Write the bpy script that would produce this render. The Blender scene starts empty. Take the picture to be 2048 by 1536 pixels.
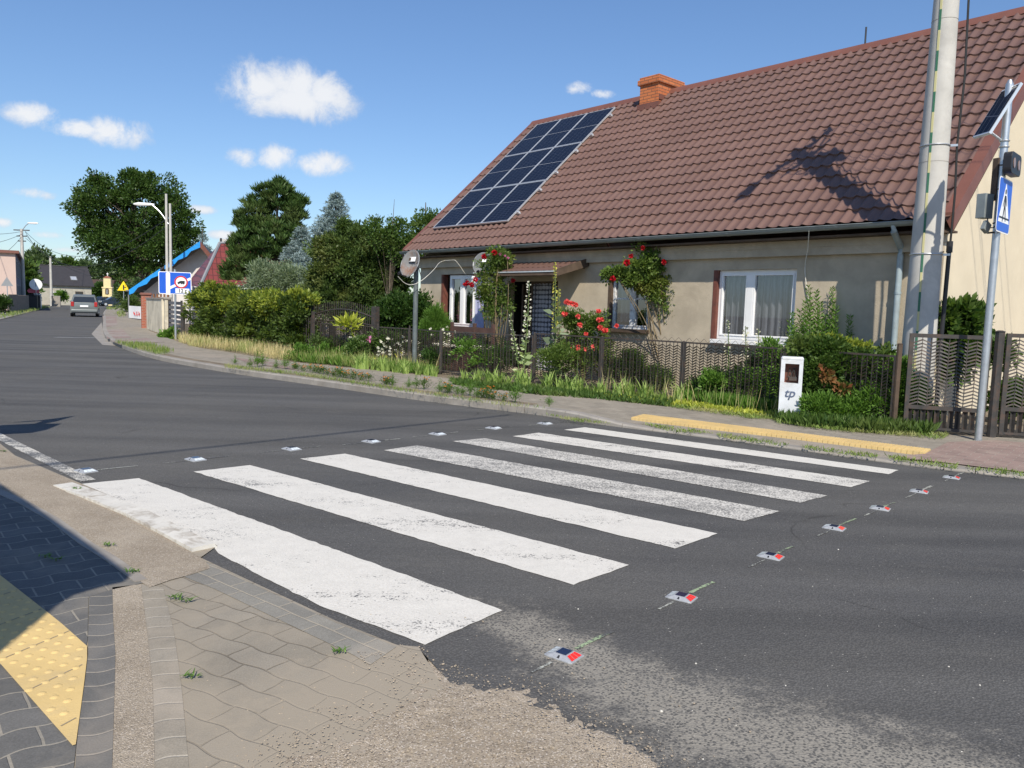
import bpy, math, random
import numpy as np
from mathutils import Vector, Matrix, noise as mnoise
R_ = math.radians
scene = bpy.context.scene
COL = scene.collection
# ---------------------------------------------------------------- camera, sky, sun, exposure
FPX, PITCH, ROLL, EYE = 1550.0, .0965, .030, 1.5      # the photograph's calibration
cp_, sp_ = math.cos(PITCH), math.sin(PITCH)
Fv = np.array([0, cp_, -sp_]); U0 = np.array([0, sp_, cp_]); R0 = np.array([1., 0, 0])
Rv = R0*math.cos(ROLL)+U0*math.sin(ROLL); Uv = U0*math.cos(ROLL)-R0*math.sin(ROLL)
cam = bpy.data.cameras.new('camera'); cam_o = bpy.data.objects.new('camera', cam); COL.objects.link(cam_o)
cam.sensor_width = 36; cam.lens = 36*FPX/2048; cam.clip_end = 3000; cam.clip_start = .05
m = Matrix(((Rv[0], Uv[0], -Fv[0], 0), (Rv[1], Uv[1], -Fv[1], 0), (Rv[2], Uv[2], -Fv[2], EYE), (0, 0, 0, 1)))
cam_o.matrix_world = m
scene.camera = cam_o
SUN_EL, SUN_AZ = R_(43.5), math.atan2(.115, -.993)      # azimuth clockwise from +Y
to_sun = Vector((math.sin(SUN_AZ)*math.cos(SUN_EL), math.cos(SUN_AZ)*math.cos(SUN_EL), math.sin(SUN_EL)))
sun = bpy.data.lights.new('sun', 'SUN'); sun.energy = 4.95; sun.angle = R_(.53); sun.color = (1, .92, .79)
sun_o = bpy.data.objects.new('sun', sun); COL.objects.link(sun_o)
sun_o.rotation_euler = to_sun.to_track_quat('Z', 'Y').to_euler()
scene.view_settings.view_transform = 'Standard'; scene.view_settings.look = 'None'
scene.view_settings.exposure = 0.2; scene.view_settings.gamma = 1
scene.render.engine = 'CYCLES'

def ray(x, y): return Fv+Rv*(x-1024)/FPX-Uv*(y-768)/FPX
def gr(x, y, z=0.0):                       # where the line of sight through a photo pixel meets height z
    d = ray(x, y); t = (z-EYE)/d[2]; p = np.array([0, 0, EYE])+d*t; return Vector((p[0], p[1], z))
def at(x, y, Y):
    d = ray(x, y); p = np.array([0, 0, EYE])+d*(Y/d[1]); return Vector(p)

world = bpy.data.worlds.new('World'); scene.world = world; world.use_nodes = True
nt = world.node_tree; nt.nodes.clear()
def nd(nt, t, **k):
    n = nt.nodes.new(t)
    for a, b in k.items(): setattr(n, a, b)
    return n
def setin(nt, s, v):
    if hasattr(v, 'is_output') or isinstance(v, bpy.types.NodeSocket): nt.links.new(v, s)
    elif isinstance(v, (tuple, list)) and len(v) == 3 and s.type == 'RGBA': s.default_value = (*v, 1)
    else: s.default_value = v
def mth(nt, op, a, b=0.0, c=None, clamp=False):
    n = nd(nt, 'ShaderNodeMath', operation=op, use_clamp=clamp); setin(nt, n.inputs[0], a); setin(nt, n.inputs[1], b)
    if c is not None: setin(nt, n.inputs[2], c)
    return n.outputs[0]
def mixc(nt, f, a, b, blend='MIX'):
    n = nd(nt, 'ShaderNodeMix', data_type='RGBA', blend_type=blend)
    setin(nt, n.inputs[0], f); setin(nt, n.inputs[6], a); setin(nt, n.inputs[7], b); return n.outputs[2]
def ramp(nt, f, stops):
    n = nd(nt, 'ShaderNodeValToRGB'); setin(nt, n.inputs[0], f); e = n.color_ramp.elements
    while len(e) < len(stops): e.new(.5)
    for i, (p, c) in enumerate(stops):
        e[i].position = p; e[i].color = (c, c, c, 1) if isinstance(c, (int, float)) else (*c, 1)
    return n.outputs[0]
def rng_(nt, f, a, b, c=0.0, d=1.0, smooth=False):
    n = nd(nt, 'ShaderNodeMapRange'); 
    if smooth: n.interpolation_type = 'SMOOTHSTEP'
    for i, v in enumerate((f, a, b, c, d)): setin(nt, n.inputs[i], v)
    return n.outputs[0]
def noise(nt, vec, scale, detail=3.0, rough=.55, dist=0.0):
    n = nd(nt, 'ShaderNodeTexNoise'); 
    if vec is not None: nt.links.new(vec, n.inputs['Vector'])
    n.inputs['Scale'].default_value = scale; n.inputs['Detail'].default_value = detail
    n.inputs['Roughness'].default_value = rough; n.inputs['Distortion'].default_value = dist
    return n.outputs[0]
def mapping(nt, vec, loc=(0, 0, 0), rot=(0, 0, 0), scale=(1, 1, 1)):
    n = nd(nt, 'ShaderNodeMapping'); nt.links.new(vec, n.inputs[0])
    n.inputs[1].default_value = loc; n.inputs[2].default_value = rot; n.inputs[3].default_value = scale; return n.outputs[0]

sky = nd(nt, 'ShaderNodeTexSky', sky_type='NISHITA'); sky.sun_disc = False; sky.sun_elevation = SUN_EL
sky.sun_rotation = SUN_AZ; sky.air_density = 1.0; sky.dust_density = .35; sky.ozone_density = 2.2; sky.altitude = 0
bg = nd(nt, 'ShaderNodeBackground'); bg.inputs[1].default_value = .096
gen = nd(nt, 'ShaderNodeTexCoord').outputs['Generated']
sep = nd(nt, 'ShaderNodeSeparateXYZ'); nt.links.new(gen, sep.inputs[0])
az = mth(nt, 'ARCTAN2', sep.outputs[0], sep.outputs[1]); el = mth(nt, 'ARCSINE', sep.outputs[2])
n1 = noise(nt, gen, 22, 9, .68, .4); n2 = noise(nt, gen, 8, 4, .5)
edge = mth(nt, 'ADD', mth(nt, 'MULTIPLY', mth(nt, 'SUBTRACT', n1, .5), 4.2), mth(nt, 'MULTIPLY', mth(nt, 'SUBTRACT', n2, .5), 2.2))
def azel(px, py):
    d = ray(px, py); return math.atan2(d[0], d[1]), math.atan2(d[2], math.hypot(d[0], d[1]))
field = None
for (px, py, w, h, s) in [(512, 178, 60, 42, 1), (590, 165, 62, 38, 1), (648, 195, 50, 42, 1), (590, 200, 100, 30, 1),
        (62, 226, 48, 20, .9), (150, 256, 60, 17, .75), (230, 264, 55, 28, .9), (488, 314, 32, 20, .85), (555, 318, 44, 26, 1), (640, 328, 56, 24, 1),
        (60, 386, 38, 10, .6), (405, 419, 26, 8, .75), (1158, 176, 30, 14, .5), (1206, 188, 28, 10, .6),
        (95, 470, 26, 7, .8), (8, 444, 18, 9, .8), (450, 470, 26, 9, .8), (130, 500, 30, 6, .5),
        (-400, 250, 90, 50, 1), (-700, 380, 140, 60, 1), (2500, 300, 110, 50, 1), (2900, 100, 130, 60, 1), (1500, -500, 160, 60, .8), (300, -400, 120, 50, .8)]:
    a0, e0 = azel(px, py)
    dx = mth(nt, 'MULTIPLY', mth(nt, 'SUBTRACT', az, a0), FPX/w*.98)
    dy = mth(nt, 'MULTIPLY', mth(nt, 'SUBTRACT', el, e0), FPX/h*.98)
    q = mth(nt, 'ADD', mth(nt, 'MULTIPLY', dx, dx), mth(nt, 'MULTIPLY', dy, dy))
    f = mth(nt, 'MULTIPLY', mth(nt, 'SUBTRACT', 1.0, q), 1.0)
    f = mth(nt, 'ADD', mth(nt, 'MAXIMUM', f, -2.5), (s-1)*.55)
    field = f if field is None else mth(nt, 'MAXIMUM', field, f)
dens = rng_(nt, mth(nt, 'ADD', field, edge), -.35, 1.15, 0, 1, True)
shade = rng_(nt, mth(nt, 'ADD', mth(nt, 'MULTIPLY', field, .6), mth(nt, 'MULTIPLY', n1, 1.3)), .25, 1.25, 0, 1)
ccol = mixc(nt, shade, (4.8, 5.6, 7.0), (8.2, 8.3, 8.5))
tint = mixc(nt, 1.0, sky.outputs[0], ramp(nt, rng_(nt, el, 0, 1.2), [(0, (.92, 1.0, 1.12)), (.10, (.90, 1.02, 1.17)), (.35, (.95, 1.13, 1.34)), (1, (1.0, 1.15, 1.36))]), 'MULTIPLY')
nt.links.new(mixc(nt, mth(nt, 'MULTIPLY', dens, .93), tint, ccol), bg.inputs[0])
nt.links.new(bg.outputs[0], nd(nt, 'ShaderNodeOutputWorld').inputs[0])

# ---------------------------------------------------------------- materials
MATS = {}
def newmat(name):
    m = bpy.data.materials.new(name); m.use_nodes = True; nt = m.node_tree
    b = nt.nodes['Principled BSDF']; MATS[name] = m
    return m, nt, b
def coords(nt, kind='Object'): return nd(nt, 'ShaderNodeTexCoord').outputs[kind]
def bump(nt, b, h, strength=.3, dist=.01):
    n = nd(nt, 'ShaderNodeBump'); n.inputs['Strength'].default_value = strength; n.inputs['Distance'].default_value = dist
    setin(nt, n.inputs['Height'], h); nt.links.new(n.outputs[0], b.inputs['Normal'])
def simple(name, col, rough=.75, var=.18, scale=4.0, metal=0.0, spec=.5, bmp=.15, bscale=60.0, bdist=.004, dirt=None, dscale=1.5, damt=.5):
    m, nt, b = newmat(name); v = coords(nt)
    n = noise(nt, v, scale, 5, .6)
    lo = tuple(c*(1-var) for c in col); hi = tuple(min(1, c*(1+var)) for c in col)
    c = mixc(nt, rng_(nt, n, .3, .7), lo, hi)
    if dirt is not None:
        c = mixc(nt, mth(nt, 'MULTIPLY', rng_(nt, noise(nt, v, dscale, 6, .7, .6), .48, .68), damt), c, dirt)
    nt.links.new(c, b.inputs['Base Color'])
    b.inputs['Roughness'].default_value = rough; b.inputs['Metallic'].default_value = metal
    b.inputs['Specular IOR Level'].default_value = spec
    if bmp: bump(nt, b, noise(nt, v, bscale, 3), bmp, bdist)
    return m
def leafmat(name, c1, c2, c3=None, trans=.35, rough=.5):
    gn = 1.0 if 'petal' in name else 1.4
    c1, c2 = tuple(x*gn for x in c1), tuple(x*gn for x in c2); c3 = tuple(x*gn for x in c3) if c3 else None
    m, nt, b = newmat(name); g = nd(nt, 'ShaderNodeNewGeometry').outputs['Random Per Island']
    c = mixc(nt, g, c1, c2)
    if c3 is not None:
        c = mixc(nt, rng_(nt, noise(nt, coords(nt), 1.1, 3), .52, .66), c, c3)
    nt.links.new(c, b.inputs['Base Color']); b.inputs['Roughness'].default_value = rough
    b.inputs['Specular IOR Level'].default_value = .3
    t = nd(nt, 'ShaderNodeBsdfTranslucent'); nt.links.new(mixc(nt, 1.0, c, (1.3, 1.35, .7), 'MULTIPLY'), t.inputs[0])
    mx = nd(nt, 'ShaderNodeMixShader'); mx.inputs[0].default_value = trans
    nt.links.new(b.outputs[0], mx.inputs[1]); nt.links.new(t.outputs[0], mx.inputs[2])
    nt.links.new(mx.outputs[0], nt.nodes['Material Output'].inputs[0]); return m

asph_dir = gr(445, 738)-gr(1100, 832); ASPH_ANG = math.atan2(asph_dir.y, asph_dir.x)
def asphalt_color(nt, v):
    big = noise(nt, v, .35, 4, .6)
    streak = noise(nt, mapping(nt, v, rot=(0, 0, -ASPH_ANG), scale=(.12, 1.6, 1)), 1.0, 4, .55)
    c = mixc(nt, rng_(nt, streak, .35, .65), (.076, .076, .077), (.118, .117, .116))
    c = mixc(nt, mth(nt, 'MULTIPLY', rng_(nt, big, .4, .7), .5), c, (.135, .129, .118))
    ce = nd(nt, 'ShaderNodeTexVoronoi', feature='DISTANCE_TO_EDGE'); nt.links.new(mixv(nt, v, .5, 1.2), ce.inputs['Vector']); ce.inputs['Scale'].default_value = .42
    cm = mth(nt, 'MULTIPLY', rng_(nt, ce.outputs['Distance'], .0, .006, 1, 0), rng_(nt, noise(nt, v, .6, 3), .54, .62))
    c = mixc(nt, mth(nt, 'MULTIPLY', cm, .55), c, (.03, .029, .028))
    dus = rng_(nt, noise(nt, mapping(nt, v, rot=(0, 0, -ASPH_ANG), scale=(.4, 1.2, 1)), 1.7, 8, .75), .55, .8)
    c = mixc(nt, mth(nt, 'MULTIPLY', dus, .35), c, (.17, .16, .14))
    # aggregate
    vo = nd(nt, 'ShaderNodeTexVoronoi', feature='F1'); nt.links.new(v, vo.inputs['Vector']); vo.inputs['Scale'].default_value = 95
    grit = rng_(nt, vo.outputs['Distance'], .15, .6)
    c = mixc(nt, 1.0, c, mixc(nt, grit, (1.18, 1.18, 1.18), (.78, .78, .78)), 'MULTIPLY')
    vs = nd(nt, 'ShaderNodeTexVoronoi', feature='F1'); nt.links.new(v, vs.inputs['Vector']); vs.inputs['Scale'].default_value = 42
    sepc = nd(nt, 'ShaderNodeSeparateColor'); nt.links.new(vs.outputs['Color'], sepc.inputs[0])
    flk = mth(nt, 'MULTIPLY', mth(nt, 'GREATER_THAN', sepc.outputs[0], .93), mth(nt, 'LESS_THAN', vs.outputs['Distance'], .16))
    c = mixc(nt, mth(nt, 'MULTIPLY', flk, .75), c, (.34, .33, .30))
    return c, vo.outputs['Distance']
def mat_asphalt():
    m, nt, b = newmat('asphalt'); v = coords(nt)
    c, h = asphalt_color(nt, v)
    # pale dust lying between the stones near the corner
    sp = nd(nt, 'ShaderNodeSeparateXYZ'); nt.links.new(v, sp.inputs[0])
    def blob(cx, cy, rx, ry, ang):
        vv = mapping(nt, v, loc=(0, 0, 0)); mp = nd(nt, 'ShaderNodeMapping', vector_type='TEXTURE'); nt.links.new(v, mp.inputs[0])
        mp.inputs[1].default_value = (cx, cy, 0); mp.inputs[2].default_value = (0, 0, ang); mp.inputs[3].default_value = (rx, ry, 1)
        ln = nd(nt, 'ShaderNodeVectorMath', operation='LENGTH'); nt.links.new(mp.outputs[0], ln.inputs[0]); return mth(nt, 'SUBTRACT', 1.0, ln.outputs['Value'])
    p1, p2, p3 = gr(1150, 1310), gr(1420, 1440), gr(1800, 1560)
    f = mth(nt, 'MAXIMUM', blob(p1.x, p1.y, 0.9, .30, R_(-52)), mth(nt, 'MAXIMUM', blob(p2.x, p2.y, 1.0, .42, R_(-42)), blob(p3.x, p3.y, 1.3, .5, R_(-30))))
    f = rng_(nt, mth(nt, 'ADD', f, mth(nt, 'MULTIPLY', mth(nt, 'SUBTRACT', noise(nt, v, 3.5, 7, .7), .5), 1.9)), -.1, 1.0, 0, 1, True)
    v2 = nd(nt, 'ShaderNodeTexVoronoi', feature='F1'); nt.links.new(mixv(nt, v, .015), v2.inputs['Vector']); v2.inputs['Scale'].default_value = 72; v2.inputs['Randomness'].default_value = .95
    gap = rng_(nt, v2.outputs['Distance'], .34, .47)
    s2 = nd(nt, 'ShaderNodeSeparateColor'); nt.links.new(v2.outputs['Color'], s2.inputs[0]); f2 = rng_(nt, mth(nt, 'SUBTRACT', f, mth(nt, 'MULTIPLY', s2.outputs[0], .35)), -.05, .5)
    c = mixc(nt, mth(nt, 'MULTIPLY', mth(nt, 'MULTIPLY', gap, f2), .58), c, (.34, .315, .27))
    c = mixc(nt, mth(nt, 'MULTIPLY', f, .12), c, (.3, .28, .24))
    nt.links.new(c, b.inputs['Base Color']); b.inputs['Roughness'].default_value = .85
    b.inputs['Specular IOR Level'].default_value = .2
    hh = mth(nt, 'ADD', mth(nt, 'MULTIPLY', h, -1.0), mth(nt, 'MULTIPLY', noise(nt, v, 3.0, 3), .6))
    bump(nt, b, hh, .55, .006); return m
def mixv(nt, v, amt, scale=30.0):
    n = nd(nt, 'ShaderNodeTexNoise'); nt.links.new(v, n.inputs['Vector']); n.inputs['Scale'].default_value = scale
    s = nd(nt, 'ShaderNodeVectorMath', operation='SUBTRACT'); nt.links.new(n.outputs[1], s.inputs[0]); s.inputs[1].default_value = (.5, .5, .5)
    k = nd(nt, 'ShaderNodeVectorMath', operation='SCALE'); nt.links.new(s.outputs[0], k.inputs[0]); k.inputs[3].default_value = amt
    a = nd(nt, 'ShaderNodeVectorMath', operation='ADD'); nt.links.new(v, a.inputs[0]); nt.links.new(k.outputs[0], a.inputs[1]); return a.outputs[0]
def mat_paint(name, wear, tint=(.66, .635, .58), even=False):
    m, nt, b = newmat(name); v = coords(nt); c, h = asphalt_color(nt, v)
    st = noise(nt, mapping(nt, v, rot=(0, 0, -ASPH_ANG), scale=(.5, 2.2, 1)), 1.6, 5, .6)
    fine = noise(nt, v, 75, 3, .7); mid = noise(nt, v, 11, 4, .65)
    k = mth(nt, 'ADD', mth(nt, 'MULTIPLY', st, .8), mth(nt, 'ADD', mth(nt, 'MULTIPLY', fine, .9), mth(nt, 'MULTIPLY', mid, .4)))
    f = rng_(nt, k, 1.24-wear*1.15, 1.33-wear*1.15)
    if even:
        k = mth(nt, 'ADD', mth(nt, 'MULTIPLY', st, .45), mth(nt, 'ADD', mth(nt, 'MULTIPLY', noise(nt, v, 60, 4, .8), 1.5), mth(nt, 'MULTIPLY', mid, .3)))
        f = mth(nt, 'MULTIPLY', rng_(nt, k, 1.06, 1.22), .85)
    pc = mixc(nt, rng_(nt, noise(nt, v, 7, 7, .7), .3, .7), tuple(t*.88 for t in tint), tint)
    pc = mixc(nt, 1.0, pc, mixc(nt, rng_(nt, noise(nt, v, 140, 2, .6), .3, .7), (.88, .88, .88), (1.1, 1.1, 1.1)), 'MULTIPLY')
    nt.links.new(mixc(nt, f, pc, c), b.inputs['Base Color']); b.inputs['Roughness'].default_value = .6
    bump(nt, b, mth(nt, 'MULTIPLY', h, -1.0), .3, .004); return m
def wavy(nt, v, ang, amp, freq, freqy=None):
    r = mapping(nt, v, rot=(0, 0, -ang)); s = nd(nt, 'ShaderNodeSeparateXYZ'); nt.links.new(r, s.inputs[0])
    x, y = s.outputs[0], s.outputs[1]
    y2 = mth(nt, 'ADD', y, mth(nt, 'MULTIPLY', mth(nt, 'SINE', mth(nt, 'MULTIPLY', x, freq)), amp))
    x2 = x if freqy is None else mth(nt, 'ADD', x, mth(nt, 'MULTIPLY', mth(nt, 'SINE', mth(nt, 'MULTIPLY', y, freqy)), amp*.7))
    c = nd(nt, 'ShaderNodeCombineXYZ'); nt.links.new(x2, c.inputs[0]); nt.links.new(y2, c.inputs[1]); return c.outputs[0]
def mat_pavers(name, ang, bw, bh, c1, c2, joint, amp=0.0, freq=30.0, freqy=None, offset=.5, msize=.006, sand=.25, sandcol=(.38, .33, .27), sscale=1.3, sthr=(.5, .65), heap=False):
    m, nt, b = newmat(name); v = coords(nt)
    vv = wavy(nt, mixv(nt, v, .012, 6), ang, amp, freq, freqy)
    br = nd(nt, 'ShaderNodeTexBrick'); nt.links.new(vv, br.inputs['Vector'])
    br.offset = offset; br.inputs['Scale'].default_value = 1; br.inputs['Brick Width'].default_value = bw; br.inputs['Row Height'].default_value = bh
    br.inputs['Mortar Size'].default_value = msize; br.inputs['Mortar Smooth'].default_value = .4
    br.inputs['Color1'].default_value = (*c1, 1); br.inputs['Color2'].default_value = (*c2, 1); br.inputs['Mortar'].default_value = (*joint, 1)
    c = mixc(nt, 1.0, br.outputs[0], mixc(nt, rng_(nt, noise(nt, v, 3, 6, .7), .3, .7), (.84, .84, .84), (1.15, 1.14, 1.12)), 'MULTIPLY')
    gn = noise(nt, v, 160, 2, .6)
    c = mixc(nt, 1.0, c, mixc(nt, rng_(nt, gn, .3, .7), (.86, .86, .86), (1.14, 1.14, 1.14)), 'MULTIPLY')
    sm = mth(nt, 'MULTIPLY', rng_(nt, noise(nt, v, sscale, 6, .65, .4), sthr[0], sthr[1]), sand)
    if heap:
        hp = gr(900, 1480); ds = nd(nt, 'ShaderNodeVectorMath', operation='DISTANCE'); nt.links.new(v, ds.inputs[0]); ds.inputs[1].default_value = (hp.x, hp.y, 0)
        sm = mth(nt, 'MAXIMUM', sm, mth(nt, 'MULTIPLY', rng_(nt, mth(nt, 'ADD', ds.outputs['Value'], mth(nt, 'MULTIPLY', noise(nt, v, 6, 8, .75), 1.5)), 1.75, 1.35, 0, 1, True), .95))
    c = mixc(nt, sm, c, sandcol)
    nt.links.new(c, b.inputs['Base Color']); b.inputs['Roughness'].default_value = .85; b.inputs['Specular IOR Level'].default_value = .25
    hh = mth(nt, 'ADD', mth(nt, 'MULTIPLY', br.outputs[1], -1.0), mth(nt, 'MULTIPLY', gn, .25)); bump(nt, b, hh, .6, .005); return m
def mat_sand(name, c1=(.30, .253, .196), c2=(.395, .34, .27), grit=.5):
    m, nt, b = newmat(name); v = coords(nt)
    c = mixc(nt, rng_(nt, noise(nt, v, 2.2, 6, .65), .35, .65), c1, c2)
    vo = nd(nt, 'ShaderNodeTexVoronoi'); nt.links.new(v, vo.inputs['Vector']); vo.inputs['Scale'].default_value = 210
    s = nd(nt, 'ShaderNodeSeparateColor'); nt.links.new(vo.outputs['Color'], s.inputs[0])
    c = mixc(nt, mth(nt, 'MULTIPLY', rng_(nt, s.outputs[0], .72, .95), grit), c, (.12, .10, .085))
    c = mixc(nt, mth(nt, 'MULTIPLY', mth(nt, 'GREATER_THAN', s.outputs[1], .88), grit), c, (.58, .52, .45))
    nt.links.new(c, b.inputs['Base Color']); b.inputs['Roughness'].default_value = .95; b.inputs['Specular IOR Level'].default_value = .15
    hh = mth(nt, 'ADD', mth(nt, 'MULTIPLY', vo.outputs['Distance'], -.6), mth(nt, 'ADD', mth(nt, 'MULTIPLY', noise(nt, v, 18, 4), 1.2), mth(nt, 'MULTIPLY', s.outputs[2], .5)))
    bump(nt, b, hh, .8, .006); return m
def mat_glass(name, tint=(.02, .03, .04), clear=.75):
    m, nt, b = newmat(name); nt.nodes.remove(b)
    fr = nd(nt, 'ShaderNodeLayerWeight'); fr.inputs[0].default_value = .35
    tr = nd(nt, 'ShaderNodeBsdfTransparent'); tr.inputs[0].default_value = (clear, clear, clear*1.03, 1)
    gl = nd(nt, 'ShaderNodeBsdfGlossy'); gl.inputs['Roughness'].default_value = .02; gl.inputs[0].default_value = (.85, .9, 1, 1)
    mx = nd(nt, 'ShaderNodeMixShader'); nt.links.new(rng_(nt, fr.outputs['Facing'], 0, 1, .12, .9), mx.inputs[0])
    nt.links.new(tr.outputs[0], mx.inputs[1]); nt.links.new(gl.outputs[0], mx.inputs[2]); nt.links.new(mx.outputs[0], nt.nodes['Material Output'].inputs[0]); return m

_bd = gr(180, 1500)-gr(205, 1230); BANG = math.atan2(_bd.y, _bd.x)-math.pi/2
_bd = gr(345, 1500)-gr(310, 1230); BANG2 = math.atan2(_bd.y, _bd.x)-math.pi/2
near_dir = gr(850, 1300)-gr(400, 1115); NA = math.atan2(near_dir.y, near_dir.x)
M_asph = mat_asphalt()
M_wear = [mat_paint('road_paint_%d' % i, w, even=i in (3, 4)) for i, w in enumerate([.045, .06, .05, .21, .21, .09, .06])]
M_chalk = mat_paint('green_chalk', .27, (.33, .42, .25)); M_chalk2 = mat_paint('white_chalk', .23, (.42, .43, .38))
M_kerbw = simple('white_kerb_paint', (.60, .58, .53), .7, .10, dirt=(.31, .27, .22), dscale=9, damt=.9)
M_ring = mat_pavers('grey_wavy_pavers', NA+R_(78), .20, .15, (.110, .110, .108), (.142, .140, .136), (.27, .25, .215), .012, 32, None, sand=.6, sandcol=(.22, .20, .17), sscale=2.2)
M_ringb = mat_pavers('border_wavy_pavers', BANG, 5.0, .125, (.122, .121, .118), (.15, .147, .142), (.28, .255, .22), .012, 36, None, sand=.3)
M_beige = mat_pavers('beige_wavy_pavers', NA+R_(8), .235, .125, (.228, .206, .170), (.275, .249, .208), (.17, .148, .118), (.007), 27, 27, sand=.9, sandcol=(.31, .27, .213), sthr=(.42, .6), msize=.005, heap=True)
M_cobble = mat_pavers('small_pavers', NA, .21, .105, (.19, .184, .168), (.24, .23, .205), (.31, .28, .23), 0, 10, sand=.45)
M_beigecol = mat_pavers('beige_border_pavers', BANG2, 5.0, .125, (.25, .225, .185), (.285, .26, .22), (.37, .34, .29), .010, 36, sand=.6)
M_far = mat_pavers('far_pavers', ASPH_ANG, .2, .1, (.235, .212, .178), (.285, .258, .216), (.2, .175, .14), 0, 10, sand=.6, sandcol=(.32, .275, .225), sscale=.9, msize=.004, sthr=(.5, .62))
M_red = mat_pavers('red_pavers', ASPH_ANG+R_(0), .2, .1, (.23, .165, .145), (.28, .20, .175), (.31, .27, .23), 0, 10, sand=.3, msize=.005)
M_redfar = mat_pavers('faded_red_pavers', ASPH_ANG, .2, .1, (.22, .165, .15), (.28, .20, .18), (.27, .23, .2), 0, 10, sand=.7, sandcol=(.30, .27, .24), sscale=.5, sthr=(.47, .55))
M_sand = mat_sand('sand'); M_soil = mat_sand('garden_soil', (.16, .13, .095), (.25, .205, .15), .3)
M_verge = mat_sand('dry_verge', (.20, .18, .115), (.29, .25, .18), .3)
M_kerb = simple('kerb_concrete', (.27, .25, .225), .85, .2, 3, bmp=.4, bscale=90, dirt=(.2, .175, .145), damt=.6)
M_conc = simple('pole_concrete', (.46, .45, .42), .8, .10, 2.5, bmp=.35, bscale=120, bdist=.003, dirt=(.32, .31, .29), dscale=3, damt=.45)
M_galv = simple('galvanised_steel', (.52, .55, .58), .38, .10, 14, metal=.75, bmp=0)
M_dark = simple('dark_metal', (.042, .039, .037), .6, .3, 9, bmp=.2, dirt=(.11, .055, .03), dscale=9, damt=.5)
M_black = simple('black_plastic', (.015, .015, .018), .45, .2, bmp=0)
M_white = simple('white_plastic', (.80, .80, .80), .35, .04, bmp=0)
M_whitep = simple('peeling_white_paint', (.70, .71, .72), .6, .1, dirt=(.22, .18, .15), dscale=14, damt=.8)
M_wallc = simple('bare_render', (.45, .385, .29), .92, .17, 1.9, bmp=.5, bscale=50, bdist=.008, dirt=(.33, .28, .21), dscale=1.0, damt=.7)
M_gable = simple('cream_render', (.62, .545, .41), .92, .06, 1.2, bmp=.3, bscale=60, bdist=.005, dirt=(.55, .47, .34), dscale=.8, damt=.45)
M_roof = simple('brown_metal_tile', (.138, .080, .064), .42, .12, .9, spec=.5, bmp=.05, bscale=200, dirt=(.165, .105, .088), dscale=2.2, damt=.35)
M_trim = simple('brown_trim', (.17, .07, .05), .5, .12, 3, bmp=0)
M_jamb = simple('red_brown_paint', (.15, .05, .034), .7, .25, 6, dirt=(.07, .045, .035), dscale=5, damt=.6)
M_wood = simple('dark_wood', (.085, .058, .04), .85, .35, 5, bmp=.5)
M_gut = simple('grey_gutter', (.24, .27, .27), .5, .15, 5, metal=.3, bmp=0)
M_pipe = simple('light_zinc', (.34, .41, .44), .45, .15, 5, metal=.35, bmp=0, dirt=(.25, .27, .27), dscale=4)
M_alu = simple('aluminium_frame', (.72, .74, .76), .3, .04, metal=.6, bmp=0)
M_glass = mat_glass('window_glass')
M_darkglass = simple('dark_glass', (.02, .025, .03), .05, .1, bmp=0, spec=.8)
M_room = simple('dark_room', (.03, .028, .025), .9, .2, bmp=0)
M_blue = simple('sign_blue', (.012, .10, .56), .35, .05, bmp=0)
M_signw = simple('sign_white', (.82, .83, .84), .35, .03, bmp=0)
M_red_s = simple('sign_red', (.55, .03, .03), .4, .05, bmp=0)
M_yel = simple('sign_yellow', (.85, .62, .02), .35, .05, bmp=0)
M_signb = simple('sign_back_grey', (.30, .31, .32), .5, .08, metal=.4, bmp=0)
M_cable = simple('white_cable', (.62, .60, .54), .6, .1, bmp=0)
M_wire = simple('black_wire', (.012, .012, .012), .6, .1, bmp=0)
M_bark = simple('bark', (.10, .08, .06), .9, .35, 6, bmp=.8, bscale=30, bdist=.02)
M_stem = simple('green_stem', (.10, .15, .045), .7, .2, bmp=0)
M_rosestem = simple('rose_stem', (.17, .13, .07), .8, .3, bmp=0)
M_rose = leafmat('red_petals', (.55, .01, .025), (.34, .004, .012), trans=.25)
M_rosep = leafmat('coral_petals', (.72, .06, .07), (.80, .16, .14), trans=.25)
M_whitef = leafmat('white_petals', (.75, .73, .62), (.82, .80, .72), trans=.3)
M_orange = leafmat('orange_petals', (.72, .24, .04), (.72, .40, .09), trans=.25)
M_pinkf = leafmat('pink_petals', (.60, .16, .38), (.66, .3, .5), trans=.25)
M_yelf = leafmat('yellow_petals', (.62, .55, .10), (.5, .52, .1), trans=.25)
M_lrose = leafmat('rose_leaves', (.045, .085, .016), (.11, .16, .035), (.13, .14, .03))
M_lgreen = leafmat('fresh_leaves', (.05, .11, .016), (.11, .20, .035))
M_ldark = leafmat('dark_leaves', (.016, .045, .009), (.045, .085, .018))
M_lmid = leafmat('mid_leaves', (.03, .068, .013), (.075, .12, .028), (.085, .12, .03))
M_lolive = leafmat('olive_leaves', (.034, .062, .016), (.085, .13, .036), (.10, .12, .035))
M_lyel = leafmat('yellow_green_leaves', (.10, .145, .018), (.225, .25, .035), (.09, .14, .02))
M_lyel2 = leafmat('ground_cover_leaves', (.20, .24, .03), (.40, .42, .07))
M_liris = leafmat('iris_leaves', (.12, .20, .05), (.26, .34, .10))
M_lgrass = leafmat('grass_blades', (.09, .15, .03), (.20, .25, .07), (.28, .27, .12))
M_ldry = leafmat('dry_grass', (.34, .29, .15), (.50, .43, .24), (.22, .26, .09))
M_lspruce = leafmat('blue_needles', (.10, .145, .15), (.22, .28, .29), trans=.15)
M_lpine = leafmat('pine_needles', (.022, .052, .012), (.055, .095, .022), (.07, .10, .03), trans=.15)
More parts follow.
